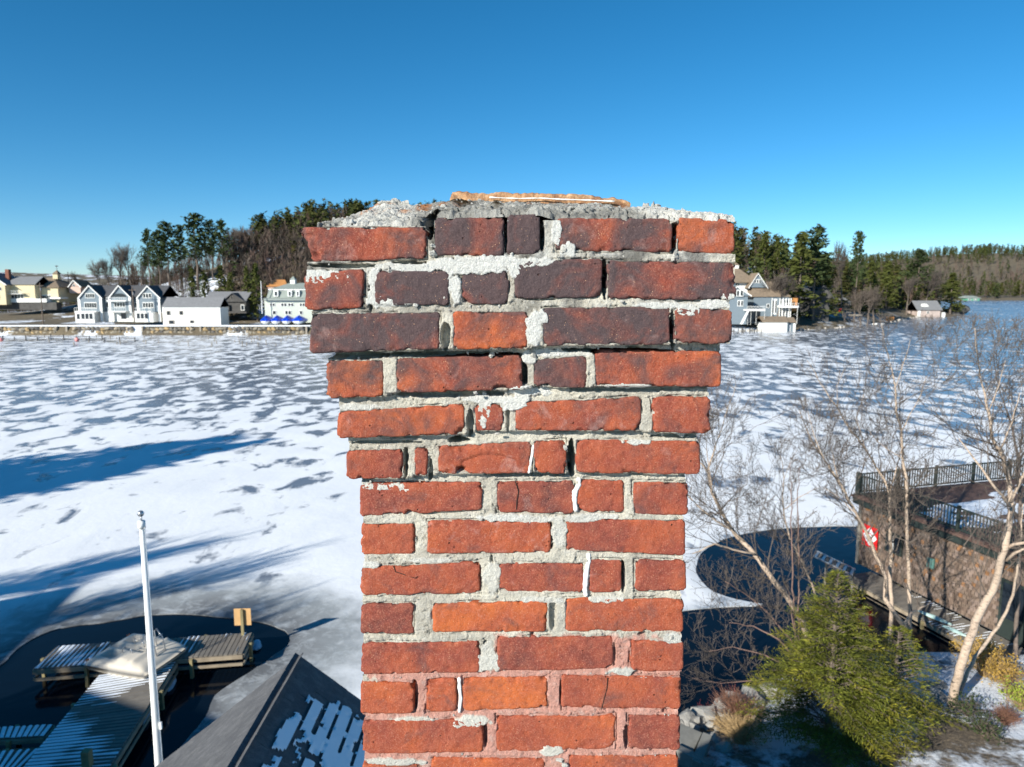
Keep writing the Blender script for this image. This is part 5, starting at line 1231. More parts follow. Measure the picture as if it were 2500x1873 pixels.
# ================================================================== NEAR SHORE
def nearz(x, y):
    """height of the near bank"""
    d = y - np.interp(x, SHX, SHY)
    z = np.clip(-d / .5, 0, 1) * .75 + np.clip(-d / 9, 0, 1) * 1.1
    return np.where(d > 0, -.6, z + .10 * fbm(x, y, 0, .6, 4, 301) * np.clip(-d, 0, 1))
SHX = [-200, -28, -24, -14, -6, -3, 2, 4.6, 6.3, 7.4, 9.0, 11.5, 13.5, 15.5, 17, 19.5, 22, 30, 60, 200]
SHY = [15, 15, 15.0, 14.8, 15.0, 15.3, 16.6, 17.6, 18.5, 19.5, 20.6, 21.2, 21.2, 21.0, 21.3, 24.5, 26.5, 27, 26, 20]
ax_ = np.concatenate([np.arange(-120, -30, 6), np.arange(-30, 32, .22), np.arange(32, 130, 5)])
dd_ = np.concatenate([[.4, .02, -.03, -.15, -.3, -.5, -.7], -np.arange(.95, 12, .24), -np.arange(12, 60, 3.)])
TX, TD = np.meshgrid(ax_, dd_); TY = np.interp(TX, SHX, SHY) + TD; TZ = nearz(TX, TY)
idx = np.arange(TX.size).reshape(TX.shape); F = np.stack([idx[:-1, :-1], idx[1:, :-1], idx[1:, 1:], idx[:-1, 1:]], -1).reshape(-1, 4)
k = N('near_bank'); Pn = k.co()
soil = k.mix(k.noise(3.5, 6, .65, Pn), (.045, .034, .024), (.19, .15, .11)); lit = k.mix(k.ramp(k.noise(14, 4, .7, Pn), [(.5, 0), (.7, .8)]), soil, (.32, .24, .15))
s1 = k.ramp(k.math('ADD', k.math('MULTIPLY', k.noise(.42, 5, .6, Pn), .8), k.math('MULTIPLY', k.noise(4.2, 6, .7, Pn), .34)), [(.55, 0), (.64, 1)]); sx2 = k.n('SeparateXYZ'); k.l(Pn, sx2.inputs[0]); mr2 = k.n('MapRange'); k.l(sx2.outputs[0], mr2.inputs[0]); mr2.inputs[1].default_value = 8; mr2.inputs[2].default_value = 13; mr2.inputs[4].default_value = .085; k.l(k.math('ADD', k.math('ADD', k.math('MULTIPLY', k.noise(.42, 5, .6, Pn), .8), k.math('MULTIPLY', k.noise(4.2, 6, .7, Pn), .34)), mr2.outputs[0]), s1.node.inputs[0])
k.col(k.mix(s1, lit, (.76, .79, .84))); k.set(Roughness=.95)
k.bump(k.math('ADD', k.noise(9, 6, .7, Pn), k.math('MULTIPLY', s1, .6)), .06)
o = link('near_bank_ground', np_mesh('near', np.stack([TX.ravel(), TY.ravel(), TZ.ravel()], -1), F, True), None, k.m); tag(o, 'near bank of leaf litter, soil and thin snow', kind='structure')
def nz(x, y): return float(nearz(np.array([float(x)]), np.array([float(y)]))[0])
# left land outside the frame that carries the pines whose shadows cross the ice
mb = MB(); mb.add([(-26, 8, .3), (-25.5, 16, .25), (-31, 33, .2), (-40, 41, .2), (-75, 55, .3), (-160, 60, .6), (-160, 8, 1.5)], [(0, 1, 2, 3, 4, 5, 6)][::1])
mb.f = [tuple(reversed(mb.f[0]))]
o = mb.build('wooded_spit', M_GROUND); tag(o, 'low wooded spit left of the docks', kind='structure')

# --- our own roof and house under the camera
M_ROOFL = None
k = N('asphalt_shingle'); Pn = k.co(); sd2 = k.n('ObjectInfo').outputs['Random']
c = k.mix(k.noise(2.2, 5, .65, Pn), (.085, .085, .09), (.165, .165, .17)); mpp = k.n('Mapping'); mpp.inputs['Scale'].default_value = (2.2, 9, 9); mpp.inputs['Rotation'].default_value = (0, 0, .35); k.l(Pn, mpp.inputs[0])
c = k.mix(k.ramp(k.noise(1.4, 5, .7, mpp.outputs[0]), [(.45, 0), (.7, .5)]), c, (.27, .265, .26)); c = k.mix(k.math('MULTIPLY', k.ramp(sd2, [(0, 1), (1, 0)]), .35), c, (.08, .08, .085))
c = k.mix(k.ramp(k.noise(160, 2, .5, Pn), [(.4, .35), (.6, 0)]), c, (.04, .04, .045))
k.col(c); k.set(Roughness=.97); k.b.inputs['Specular IOR Level'].default_value = .1; k.bump(k.noise(180, 3, .6, Pn), .003); M_ROOFL = k.m
M_NEARW = plain('dark_green_clapboard', (.10, .115, .10), .8, .15, 4, .002)
APX = Vector((-2.07, 6.45, 8.44)); SL = .80; hs = math.sqrt(1 + SL * SL)
own = empty('near_gable_house', (-2.12, 3, 0), 'dark shingled gable roof below the chimney with bluish snow on its shaded slope', 'house'); oo = Vector(own.location)
ridge0, ridge1 = -2.5, APX.y
HW = 4.3
for sg in (-1, 1):
    e = Vector((APX.x + sg * HW, 0, APX.z - SL * HW))
    v = [Vector((APX.x, ridge0, APX.z)), Vector((APX.x, ridge1, APX.z)), Vector((e.x, ridge1, e.z)), Vector((e.x, ridge0, e.z))]
    dn = Vector((-sg * SL, 0, -1)).normalized() * .16
    MB().prism([p - oo for p in v], dn).build('roof_deck', M_DSHIN, own)
MB().prism([Vector((APX.x - HW + .35, ridge1 - .35, .5)) - oo, Vector((APX.x + HW - .35, ridge1 - .35, .5)) - oo, Vector((APX.x + HW - .35, ridge1 - .35, APX.z - SL * (HW - .35) - .2)) - oo, Vector((APX.x, ridge1 - .35, APX.z - .25)) - oo, Vector((APX.x - HW + .35, ridge1 - .35, APX.z - SL * (HW - .35) - .2)) - oo], (0, -8.2, 0)).build('wall', M_NEARW, own)
# shingle tabs as thin overlapping slabs
tab = MB().add([(-.158, 0, .004), (.158, 0, .004), (.158, .21, .0), (-.158, .21, .0), (-.158, 0, -.003), (.158, 0, -.003), (.158, .21, -.006), (-.158, .21, -.006)], [(0, 1, 2, 3), (4, 7, 6, 5), (0, 4, 5, 1), (1, 5, 6, 2), (2, 6, 7, 3), (3, 7, 4, 0)]).mesh('shingle'); tab.materials.append(M_ROOFL)
random.seed(8); cnt = {-1: 0, 1: 0}; rest = MB(); total = 0
for sg in (1, -1):
    sl = Vector((sg, 0, -SL)).normalized(); nrm = Vector((sg * SL, 0, 1)).normalized()
    yv = Vector((0, 1, 0)); R = Matrix((yv * (-sg), -sl, nrm)).transposed()
    for i in range(int(HW * hs / .14) - 1):
        for j in range(int((ridge1 - ridge0) / .32) + 1):
            y = ridge1 - .115 - j * .32 + (.16 if i % 2 else 0); hf = i % 2 == 1 and j == 0; y = ridge1 - .035 if hf else y
            if y < ridge0 + .16: continue
            p = Vector((APX.x, y, APX.z)) + sl * (.14 * (i + 1) + .01) + nrm * (.012 + random.uniform(0, .003))
            q = p - Vector((0, 0, CAMZ)); d = q.y * CP - q.z * SP; v = -(q.z * CP + q.y * SP) / max(d, .1)
            near = d > 0 and v < .62 and abs(q.x / d) < .75 and q.x / d < -.19
            if near and total < 296 and j < 14:
                o = link('shingle', tab, own); o.matrix_local = Matrix.Translation(p - oo) @ (R @ Matrix.Rotation(random.uniform(-.012, .012), 3, 'Z') @ Matrix.Diagonal((.5 if hf else 1, 1, 1))).to_4x4(); total += 1
            elif j < 22:
                A = [R @ Vector(w) + p - oo for w in [tuple(x.co) for x in tab.vertices]]; rest.add(A, [(0, 1, 2, 3), (0, 4, 5, 1), (1, 5, 6, 2), (3, 7, 4, 0)])
o = rest.build('further_shingles', M_ROOFL, own); o['kind'] = 'stuff'
MB().prism([(APX.x - .11 - oo.x, ridge0 - oo.y, APX.z - .078 - oo.z), (APX.x - oo.x, ridge0 - oo.y, APX.z + .024 - oo.z), (APX.x + .11 - oo.x, ridge0 - oo.y, APX.z - .078 - oo.z)], (0, ridge1 - ridge0, 0)).build('ridge_cap', M_ROOFL, own)
for sg in (-1, 1):
    sl = Vector((sg, 0, -SL)).normalized(); a = Vector((APX.x, ridge1 + .005, APX.z - .02)) - oo; b = a + sl * (HW * hs)
    MB().prism([a + Vector((0, 0, .02)), b + Vector((0, 0, .02)), b - Vector((0, 0, .19)), a - Vector((0, 0, .19))], (0, .05, 0)).build('barge_board', M_DSHIN, own)
# snow left in bands on the shaded right slope
gs = np.arange(0.15, 2.3, .016); gyv = np.arange(1.5, ridge1 - .1, .016)
S_, Y_ = np.meshgrid(gs, gyv); course = np.floor(S_ / .14); fr = S_ / .14 - course
dfar = ridge1 - Y_
cov = -.20 + fbm(S_ * 1.0, Y_, 0, 1.5, 4, 311) * .9 + .8 * fbm(course * 3.7, Y_ * 1.6, 0, 1.6, 3, 312) + .55 * fbm(S_, Y_, 3, 7, 4, 313) + .35 * fbm(S_, Y_, 5, 24, 3, 314)
cov = cov + .36 * np.exp(-((dfar - .7) / 1.2) ** 2) - .30 * np.clip((dfar - 2.3) / 1.6, 0, 1) - .6 * np.clip((.22 - dfar) / .12, 0, 1) - .5 * (fr < .14) - .4 * np.clip((.24 - S_) / .12, 0, 1) + .10 * np.clip(S_ - .8, 0, 1)
okv = cov > .02
th = np.clip((cov - .02) * .12, 0, .018) + .002
sl = np.array([1, 0, -SL]) / hs; nrm = np.array([SL, 0, 1]) / hs
Vs = np.array([APX.x, 0, APX.z])[None, None] + S_[..., None] * sl + np.stack([0 * Y_, Y_, 0 * Y_], -1) + (th + .016)[..., None] * nrm - np.array(oo)
idx = np.arange(S_.size).reshape(S_.shape); okq = okv[:-1, :-1] & okv[1:, :-1] & okv[:-1, 1:] & okv[1:, 1:]
F = np.stack([idx[:-1, :-1], idx[:-1, 1:], idx[1:, 1:], idx[1:, :-1]], -1)[okq]; us = np.unique(F); rm = np.full(S_.size, -1); rm[us] = np.arange(len(us))
o = link('roof_snow', np_mesh('roof_snow', Vs.reshape(-1, 3)[us], rm[F], True), own, M_SNOWP); o['kind'] = 'stuff'

# --- white flagpole
M_POLE = plain('white_pole_paint', (.82, .82, .80), .45, .04, 5)
b = Vector((-4.87, 9.0, 0)); gz0 = nz(b.x, b.y); zt = at_y(345, 1290, 9.0).z
e = empty('flagpole', (b.x, b.y, gz0), 'white painted flagpole with a ball finial in front of the docks', 'flagpole'); H = zt - gz0
MB().tube([(0, 0, 0), (0, 0, H * .55), (0, 0, H)], [.062, .050, .029], 14).build('pole', M_POLE, e, True)
MB().tube([(0, 0, H), (0, 0, H + .10)], .048, 12).build('truck_cap', M_POLE, e, True); MB().tube([(0, 0, H + .1), (0, 0, H + .16)], .012, 6).sphere((0, 0, H + .20), .042, 14, 9).build('ball_finial', plain('grey_metal', (.45, .46, .48), .3, .1, 3, metal=.8), e, True)
MB().tube([(.07, -.02, H * .5), (.05, -.02, H + .02)], .005, 4).build('halyard', M_POLE, e); MB().box((.075, -.02, H * .62), (.03, .03, .10)).build('cleat', M_POLE, e)

# --- docks
M_PLANK = None
k = N('snowy_dock_plank'); Pn = k.co(); rn = k.n('ObjectInfo').outputs['Random']
w = k.mix(k.noise(5, 5, .6, Pn), (.13, .11, .09), (.27, .24, .20)); w = k.mix(k.math('MULTIPLY', rn, .4), w, (.10, .09, .08))
k.col(w); k.set(Roughness=.9); k.bump(k.noise(30, 4, .6, Pn), .004); M_PLANK = k.m
M_POST = plain('treated_post', (.26, .215, .11), .9, .25, 4, .004)
M_FASCIA = plain('dock_fascia', (.30, .24, .17), .9, .25, 3, .004)
def dock(name, label, A, B, C, D_, zt, snow=.5, across=True, posts=(), pitch=.145, group='docks in the left open water', seed=0, snowfn=None):
    """A,B near-left/near-right, C far-right, D far-left corners; planks laid from the A-D side to the B-C side when across"""
    A, B, C, D_ = [Vector((p[0], p[1], zt)) for p in (A, B, C, D_)]; e = empty(name, (A.x, A.y, 0), label, 'dock', group); o0 = Vector(e.location)
    rs = random.Random(seed)
    if across: L = ((D_ - A).length + (C - B).length) / 2
    else: L = ((B - A).length + (C - D_).length) / 2
    n = int(L / pitch); sn = MB()
    for i in range(n):
        t0, t1 = (i + .06) / n, (i + .90) / n
        if across: q = [A.lerp(D_, t0), B.lerp(C, t0), B.lerp(C, t1), A.lerp(D_, t1)]
        else: q = [A.lerp(B, t0), A.lerp(B, t1), D_.lerp(C, t1), D_.lerp(C, t0)]
        j = rs.uniform(-.006, .006); q = [p + Vector((0, 0, j)) - o0 for p in q]
        MB().prism(q, (0, 0, -.036)).build('plank', M_PLANK, e)
        # thin snow stripes lying on the plank
        P0, P1 = (q[0] + q[3]) / 2, (q[1] + q[2]) / 2
        if not across: P0, P1 = (q[0] + q[1]) / 2, (q[2] + q[3]) / 2
        wv = ((q[3] - q[0]) if across else (q[1] - q[0])) * .5
        m_ = 26; prev = None
        for s in range(m_ + 1):
            t = s / m_; c = P0.lerp(P1, t); wp = c + o0
            a = snow + .38 * float(fbm(wp.x, wp.y, 3 + seed, .55, 3, 320)) * 2 + .25 * float(vnoise(i * .9, t * 3, 1, 321)) + (snowfn(wp.x, wp.y) if snowfn else 0)
            wd = max(0, min(1, (a - .30) / .35)) * .92
            cur = (c - wv * wd + Vector((0, 0, .006)), c + wv * wd + Vector((0, 0, .006)), wd)
            if prev is not None and (wd > .05 or prev[2] > .05):
                h_ = Vector((0, 0, .012)); sn.add([prev[0], cur[0], cur[0] * .5 + cur[1] * .5 + h_, prev[0] * .5 + prev[1] * .5 + h_, cur[1], prev[1]], [(0, 1, 2, 3), (3, 2, 4, 5)])
            prev = cur
    if sn.f: o = sn.build('plank_snow', M_SNOWP, e); o['kind'] = 'stuff'
    for p, q in ((A, B), (B, C), (C, D_), (D_, A)):
        nrm = (q - p).cross(Vector((0, 0, 1))).normalized(); a, b = p - o0 + nrm * .004, q - o0 + nrm * .004
        MB().prism([a + Vector((0, 0, -.04)), b + Vector((0, 0, -.04)), b + Vector((0, 0, -.17)), a + Vector((0, 0, -.17))], nrm * .04).build('fascia_board', M_FASCIA, e)
        MB().prism([a + Vector((0, 0, -.30)), b + Vector((0, 0, -.30)), b + Vector((0, 0, -.39)), a + Vector((0, 0, -.39))], nrm * .04).build('lower_rail', M_FASCIA, e)
        k_ = max(1, int((q - p).length / 2.2))
        for i in range(k_):
            c = p.lerp(q, (i + .5) / k_) - o0 + nrm * .09; MB().bx(c.x - .045, c.x + .045, c.y - .045, c.y + .045, -1.2 - 0, zt - .03).build('post', M_POST, e)
    return e
ZD = .62
T = [at_z(px, py, ZD) for px, py in ((82, 1633), (592, 1595), (616, 1544), (139, 1578))]
dock('t_head_dock', 'crosswise end section of the dock carrying the beige pedal boat', T[0], T[1], T[2], T[3], ZD, .40, across=False, seed=3, snowfn=lambda x, y: -.35 if x > -10.1 else (.12 if x < -12.5 else 0))
Wk = [at_z(px, py, ZD - .05) for px, py in ((57, 1873), (270, 1869), (430, 1614), (243, 1648))]
ex0 = (Wk[0] - Wk[3]).normalized(); ex1 = (Wk[1] - Wk[2]).normalized()
dock('walkway_dock', 'long plank walkway running from the near shore to the crosswise dock', Wk[0] + ex0 * 1.6, Wk[1] + ex1 * 1.6, Wk[2], Wk[3], ZD - .05, .62, across=True, seed=4, snowfn=lambda x, y: -.45 * max(0, min(1, (x - (-10.95 + (20.8 - y) * -.12)) / .5)))
F1 = [at_z(px, py, ZD - .1) for px, py in ((-60, 1806), (108, 1797), (131, 1769), (-60, 1779))]
dock('finger_dock', 'short finger dock with snow stripes left of the walkway', F1[0], F1[1], F1[2], F1[3], ZD - .1, .72, across=False, seed=5)
F2 = [at_z(px, py, ZD - .1) for px, py in ((-80, 1900), (30, 1893), (100, 1828), (-80, 1838))]
dock('snowy_landing', 'snow-covered landing at the lower left corner', F2[0], F2[1], F2[2], F2[3], ZD - .1, 1.1, across=False, seed=6)
c = at_z(214, 1868, ZD); ztp = at_y(214, 1832, c.y).z; o = MB().box((0, 0, 0), (.19, .19, ztp + 1)).build('mooring_post', M_POST); o.location = (c.x, c.y, (ztp - 1) / 2); bev(o, .01); tag(o, 'square wooden post standing up from the walkway', 'post')
# plank bench sign on the end of the dock
c = at_z(594, 1549, ZD); e = empty('dock_sign', (c.x, c.y - .03, ZD), 'back of a plywood sign on a post at the right end of the dock', 'sign', rz=.05)
H = at_y(594, 1486, c.y).z - ZD; wd = 41 / FPX * c.y * 1.04; M_PLY = plain('bare_plywood', (.60, .36, .16), .85, .12, 2.5, .002)
MB().box((0, 0, H / 2 - .1), (.085, .07, H + .15)).build('post', M_POST, e)
for s in (-1, 1): MB().box((s * wd * .27, .055, H - .30), (wd * .46, .02, .58)).build('board', M_PLY, e)
MB().box((0, .08, H - .3), (wd * .95, .018, .56)).build('face_panel', M_PLY, e)
# snow-covered floats beside the docks
M_FLOAT = plain('pale_blue_float', (.45, .52, .62), .7, .2, 3)
for px, py, lb in ((415, 1668, 'pale plastic float beside the right edge of the walkway'), (352, 1752, 'crumpled pale float low beside the walkway'), (626, 1575, 'small ice-covered float off the right end of the dock')):
    c = at_z(px, py, .05); o = link('dock_float', rock_mesh(px, 2, 'float', .25, .6)); o.data.materials.append(M_FLOAT); o.location = c; o.scale = (.34, .75, .5) if px < 600 else (.35, .6, .4); o.rotation_euler = (0, 0, .2); tag(o, lb, 'float')
# --- pedal boat
M_BEIGE = plain('beige_moulded_plastic', (.60, .54, .45), .45, .06, 1.5, .001)
M_GREENS = plain('dark_green_seat', (.015, .045, .035), .5, .2, 2)
M_TUBE = plain('brushed_aluminium', (.45, .46, .47), .35, .1, 3, metal=.7)
ca, cb, cc_, ce_ = at_z(202, 1604, .95), at_z(338, 1644, .85), at_z(461, 1572, .9), at_z(333, 1537, .98)
cen = (ca + cb + cc_ + ce_) / 4; axl = ((ca + ce_) - (cb + cc_)).normalized() ; axl.z = 0; axl.normalize(); rzb = math.atan2(-axl.y, -axl.x)
e = empty('pedal_boat', (cen.x, cen.y, ZD + .02), 'beige moulded pedal boat tilted across the junction of the docks', 'pedal boat', rz=rzb); e.rotation_euler = (.06, -.03, rzb)
L, Wd = 2.45, 1.85
def hull_grid(n=34, m=26):
    V, F = [], []
    for i in range(n + 1):
        for j in range(m + 1):
            u, v = i / n * 2 - 1, j / m * 2 - 1
            su = math.copysign(abs(u) ** 1, u); x = su * L / 2 * (1 - .04 * v * v); y = v * Wd / 2 * (1 - .10 * max(0, u) ** 2 - .03 * u * u)
            edge = max(abs(u) ** 8, abs(v) ** 8); z = .30 - .20 * edge - .05 * abs(u) ** 3
            well = (abs(v) < .14) * (-.78 < u < .55)            # central trough
            seat = (.22 < abs(v) < .72) and (-.05 < u < .38)
            foot = (.25 < abs(v) < .68) and (-.62 < u < -.18)
            if well: z -= .10
            if seat: z += .05 - .10 * abs(u - .1)
            if foot: z -= .17
            if u > .40 and abs(v) < .8: z += .10 * math.exp(-((u - .48) / .07) ** 2)
            z += .06
            V.append((x, y, z))
    for i in range(n):
        for j in range(m): a = i * (m + 1) + j; F.append((a, a + m + 1, a + m + 2, a + 1))
    o0 = len(V)
    ring = [i * (m + 1) for i in range(n + 1)] + [n * (m + 1) + j for j in range(1, m + 1)] + [i * (m + 1) + m for i in range(n - 1, -1, -1)] + [j for j in range(m - 1, 0, -1)]
    for q in ring: x, y, z = V[q]; V.append((x * .95, y * .94, -.02))
    for i in range(len(ring)): j = (i + 1) % len(ring); F.append((ring[i], ring[j], o0 + j, o0 + i))
    return V, F
V, F = hull_grid(); MB().add(V, F).build('deck_and_hull', M_BEIGE, e, True)
for s in (-1, 1):
    MB().box((-.40 * L / 2, s * .46 * Wd / 2, .155), (.46, .36, .02)).build('footwell_mat', M_GREENS, e)
    MB().box((.16 * L / 2, s * .46 * Wd / 2, .365), (.36, .40, .03)).build('seat', M_GREENS, e)
    mb = MB(); y = s * .12 * Wd; mb.tube([(-.2, y - .09, .25), (-.2, y - .09, .48), (-.12, y - .09, .55), (.12, y - .09, .55), (.2, y - .09, .48), (.2, y - .09, .26)], .013, 8); mb.build('grab_rail', M_TUBE, e, True)
for q in range(6): MB().box((-.52 + q * .2, 0, .235), (.05, .20, .05)).build('trough_slat', M_DECKW, e)
for s in (-1, 1): MB().box((-L / 2 + .045, s * .74, .20), (.03, .09, .05)).build('orange_reflector', plain('orange_plastic', (.85, .18, .03), .4, .05, 2), e)
mb = MB()
for y in (-.17, .17): mb.tube([(.98, y + .05, .05), (.90, y + .05, .75), (.70, y + .05, 1.0), (.60, y + .05, .9), (.62, y + .05, .25)], .018, 8)
for z in (.35, .6, .85): mb.tube([(.93 - z * .02, -.12, z), (.93 - z * .02, .22, z)], .015, 8)
mb.build('swim_ladder', M_TUBE, e, True)

# --- boathouse with the roof deck on the right
M_SHIW = []
for i, c_ in enumerate(((.19, .135, .10), (.145, .10, .075), (.24, .175, .14), (.26, .13, .06))): M_SHIW.append(plain('weathered_cedar_%s' % ('a', 'b', 'c', 'd')[i], c_, .95, .25, 5, .004))
M_TRIM = plain('dark_green_trim', (.022, .032, .028), .7, .2, 3, .002)
M_COMP = plain('brown_deck_boards', (.125, .075, .060), .85, .15, 3, .002)
Q0 = at_y(2101, 1207, 29.2); ZDK = Q0.z; yaw = math.radians(-15.0)
bh = empty('roof_deck_boathouse', (Q0.x, Q0.y, 0), 'cedar-shingled boathouse with a railed brown roof deck', 'boathouse', rz=0); bh.rotation_euler[2] = math.radians(16.0)
BL, BD = 9.6, 10.2           # length towards the camera (-y local), depth to the right (+x local)
MB().bx(.06, BD, -BL, -.06, .28, ZDK - .42).build('wall_core', M_DARKW, bh)
MB().bx(-.20, BD + .2, -BL - .2, .2, ZDK - .40, ZDK - .13).build('trim_board', M_TRIM, bh); MB().bx(-.27, BD + .27, -BL - .27, .27, ZDK - .125, ZDK - .04).build('deck_edge', M_COMP, bh)
n = int(BL / .145); 
for i in range(n): MB().bx(-.24, BD + .2, -BL - .22 + i * .148 + .005, -BL - .22 + i * .148 + .14, ZDK - .038, ZDK).build('deck_board', M_COMP, bh)
random.seed(19)
shs = [MB().add([(-.075, 0, 0), (.075, 0, 0), (.07, -.016, -.17), (-.07, -.020, -.17), (-.075, .012, 0), (.075, .012, 0), (.07, .0, -.17), (-.07, .0, -.17)], [(0, 3, 2, 1), (4, 5, 6, 7), (0, 4, 7, 3), (1, 2, 6, 5), (3, 7, 6, 2)]).mesh('wall_shingle') for _ in range(4)]
for s, m in zip(shs, M_SHIW): s.materials.append(m)
ns = 0; restS = [MB() for _ in range(4)]
top = ZDK - .42; rows_ = int((top - .3) / .150)
cands = []
for i in range(rows_):
    for j in range(int(BL / .155)):
        cands.append((i, j))
cands.sort(key=lambda t: -t[1])
openings = [(1.55, 2.35, 1.45, 2.25), (6.55, 7.5, .3, 2.3), (8.75, 9.6, .2, 2.3)]       # distance from corner along the wall, heights
for i, j in cands:
    y = -(j + .5) * .155 - (.07 if i % 2 else 0); z = top - i * .150
    if any(a - .07 < -y < b + .07 and z0 < z and z - .15 < z1 for a, b, z0, z1 in openings): continue
    v = random.choices(range(4), (4, 4, 3, 2 if i < 2 or random.random() < .2 else .3))[0]
    if ns < 290 and -y > 3.6:
        o = link('wall_shingle', shs[v], bh); o.location = (.02 + random.uniform(-.004, .004), y, z); o.rotation_euler = (0, 0, -math.pi / 2); o.scale = (random.uniform(.82, 1.0), 1, random.uniform(.95, 1.04)); ns += 1
    else:
        n0 = len(restS[v].v); Rz = Matrix.Rotation(-math.pi / 2, 3, 'Z'); w_ = random.uniform(.82, 1)
        restS[v].add([Rz @ Vector((p.co.x * w_, p.co.y, p.co.z)) + Vector((.02 + random.uniform(-.004, .004), y, z)) for p in shs[v].vertices], [(0, 3, 2, 1), (3, 7, 6, 2), (0, 4, 7, 3), (1, 2, 6, 5)])
for v in range(4): o = restS[v].build('further_wall_shingles', M_SHIW[v], bh); o['kind'] = 'stuff'
f = MB().bx(-.05, .03, -2.35, -1.55, 1.45, 2.25).build('window_frame', M_TRIM, bh); MB().bx(-.065, -.052, -2.28, -1.62, 1.52, 2.18).build('pane', M_GLASS, f); MB().bx(-.08, -.066, -1.97, -1.93, 1.52, 2.18).build('muntin', M_WHITE, f)
f = MB().bx(-.05, .03, -7.5, -6.55, .3, 2.3).build('door_frame', M_TRIM, bh); MB().bx(-.07, -.052, -7.4, -6.65, 1.0, 2.2).build('pane', M_GLASS, f)
MB().bx(-.06, .03, -9.6, -8.75, .2, 2.3).build('green_door', M_TRIM, bh)
MB().bx(-.05, .03, -.14, 0, .3, top).build('corner_board', M_DECKW, bh)
o = MB().bx(-.14, -.03, -3.92, -3.62, 1.55, 1.95).build('wall_lantern', plain('green_lamp', (.10, .22, .19), .5, .1, 3), bh); bev(o, .03)
o = MB().bx(-.16, -.06, -8.28, -8.2, .25, 2.0).build('downpipe', M_GSHIN, bh)
# railings: posts, rails and single balusters
def railing(A, B, npost, nbal):
    A, B = Vector(A), Vector(B); d = (B - A); L_ = d.length; dn = d.normalized(); ang = math.atan2(d.y, d.x)
    for z, hgt in ((.86, .05), (.10, .05)): 
        c = (A + B) / 2; MB().box((c.x, c.y, ZDK + z), (L_, .07, hgt), ang).build('handrail' if z > .5 else 'bottom_rail', M_TRIM, bh)
    pm = MB().box((0, 0, .48), (.10, .10, .96)).mesh('rail_post'); pm.materials.append(M_TRIM); bm_ = MB().box((0, 0, .48), (.035, .035, .74)).mesh('baluster'); bm_.materials.append(M_TRIM)
    for i in range(npost + 1):
        p = A.lerp(B, i / npost); o = link('rail_post', pm, bh); o.location = (p.x, p.y, ZDK); o.rotation_euler[2] = ang
    for i in range(nbal):
        t = (i + .5) / nbal
        if min(abs(t * npost - round(t * npost)), 1) * L_ / npost < .07: continue
        p = A.lerp(B, t); o = link('baluster', bm_, bh); o.location = (p.x, p.y, ZDK); o.rotation_euler[2] = ang
railing((-.12, .08, 0), (BD + .1, .08, 0), 5, 78)
railing((-.12, .0, 0), (-.12, -BL, 0), 4, 74)
# patches of snow on the deck
sn = MB(); random.seed(6)
gs_, gt_ = np.meshgrid(np.arange(.3, 8.5, .07), np.arange(-9, -.6, .07)); cv_ = fbm(gs_, gt_ * 2.4, 0, .5, 4, 330) + .45 * np.exp(-((gs_ - 4.6 - (gt_ + 4) * .1) / 2.2) ** 2 - ((gt_ + 3.4) / 1.6) ** 2) - .18 + .12 * fbm(gs_, gt_ * 6, 0, 2, 3, 331)
okv = cv_ > 0; idx = np.arange(gs_.size).reshape(gs_.shape); okq = okv[:-1, :-1] & okv[1:, :-1] & okv[:-1, 1:] & okv[1:, 1:]
F = np.stack([idx[:-1, :-1], idx[:-1, 1:], idx[1:, 1:], idx[1:, :-1]], -1)[okq]; V = np.stack([gs_, gt_, ZDK + .006 + np.clip(cv_, 0, .2) * .1], -1).reshape(-1, 3); us = np.unique(F); rm = np.full(gs_.size, -1); rm[us] = np.arange(len(us))
o = link('deck_snow', np_mesh('deck_snow', V[us], rm[F], True), bh, M_SNOWP); o['kind'] = 'stuff'
# red notice on the wall: white diamond with a dark disc
def blocal(x, y, z): return Vector((x, y, z))
sg_ = empty('warning_sign', (0, 0, 0), 'red notice with a white diamond at the lake corner of the boathouse', 'sign'); sg_.rotation_euler[2] = bh.rotation_euler[2]
loc = Matrix.Rotation(bh.rotation_euler[2], 3, 'Z') @ Vector((-.10, -.78, 0)) + Vector((Q0.x, Q0.y, 0)); sg_.location = (loc.x, loc.y, 1.75); sg_.scale = (1, .8, .85)
M_SIGNR = plain('red_sign', (.75, .015, .015), .5, .04, 2); M_SIGNW = plain('white_sign', (.85, .83, .82), .5, .03, 2)
MB().bx(-.012, .012, -.50, .50, -.52, .52).build('panel', M_SIGNR, sg_)
MB().prism([(-.014, -.47, 0), (-.014, 0, -.47), (-.014, .47, 0), (-.014, 0, .47)], (-.006, 0, 0)).build('white_diamond', M_SIGNW, sg_)
MB().prism([(-.022, .19 * math.cos(t), .19 * math.sin(t)) for t in [i * math.pi / 10 for i in range(20)]], (-.003, 0, 0)).build('red_ring', M_SIGNR, sg_)
MB().prism([(-.027, .15 * math.cos(t), .15 * math.sin(t)) for t in [i * math.pi / 10 for i in range(20)]], (-.003, 0, 0)).build('ring_centre', M_SIGNW, sg_)
# walkway along the wall and the landing in front
def local_dock(name, label, x0, x1, y0, y1, zt, seed, across, snow, npl=None):
    R = Matrix.Rotation(bh.rotation_euler[2], 3, 'Z'); o_ = Vector((Q0.x, Q0.y, 0)); g = lambda x, y: (R @ Vector((x, y, 0))) + o_
    return dock(name, label, g(x0, y0), g(x1, y0), g(x1, y1), g(x0, y1), zt, snow, across, seed=seed, group='decks round the boathouse')
local_dock('boathouse_walkway', 'grey plank walkway along the shingled wall of the boathouse', -1.55, -.06, -9.2, -.9, .28, 11, True, .02)
local_dock('boathouse_landing', 'pale landing deck in front of the green boathouse door', -1.9, 2.4, -11.3, -9.25, .34, 12, False, .62)
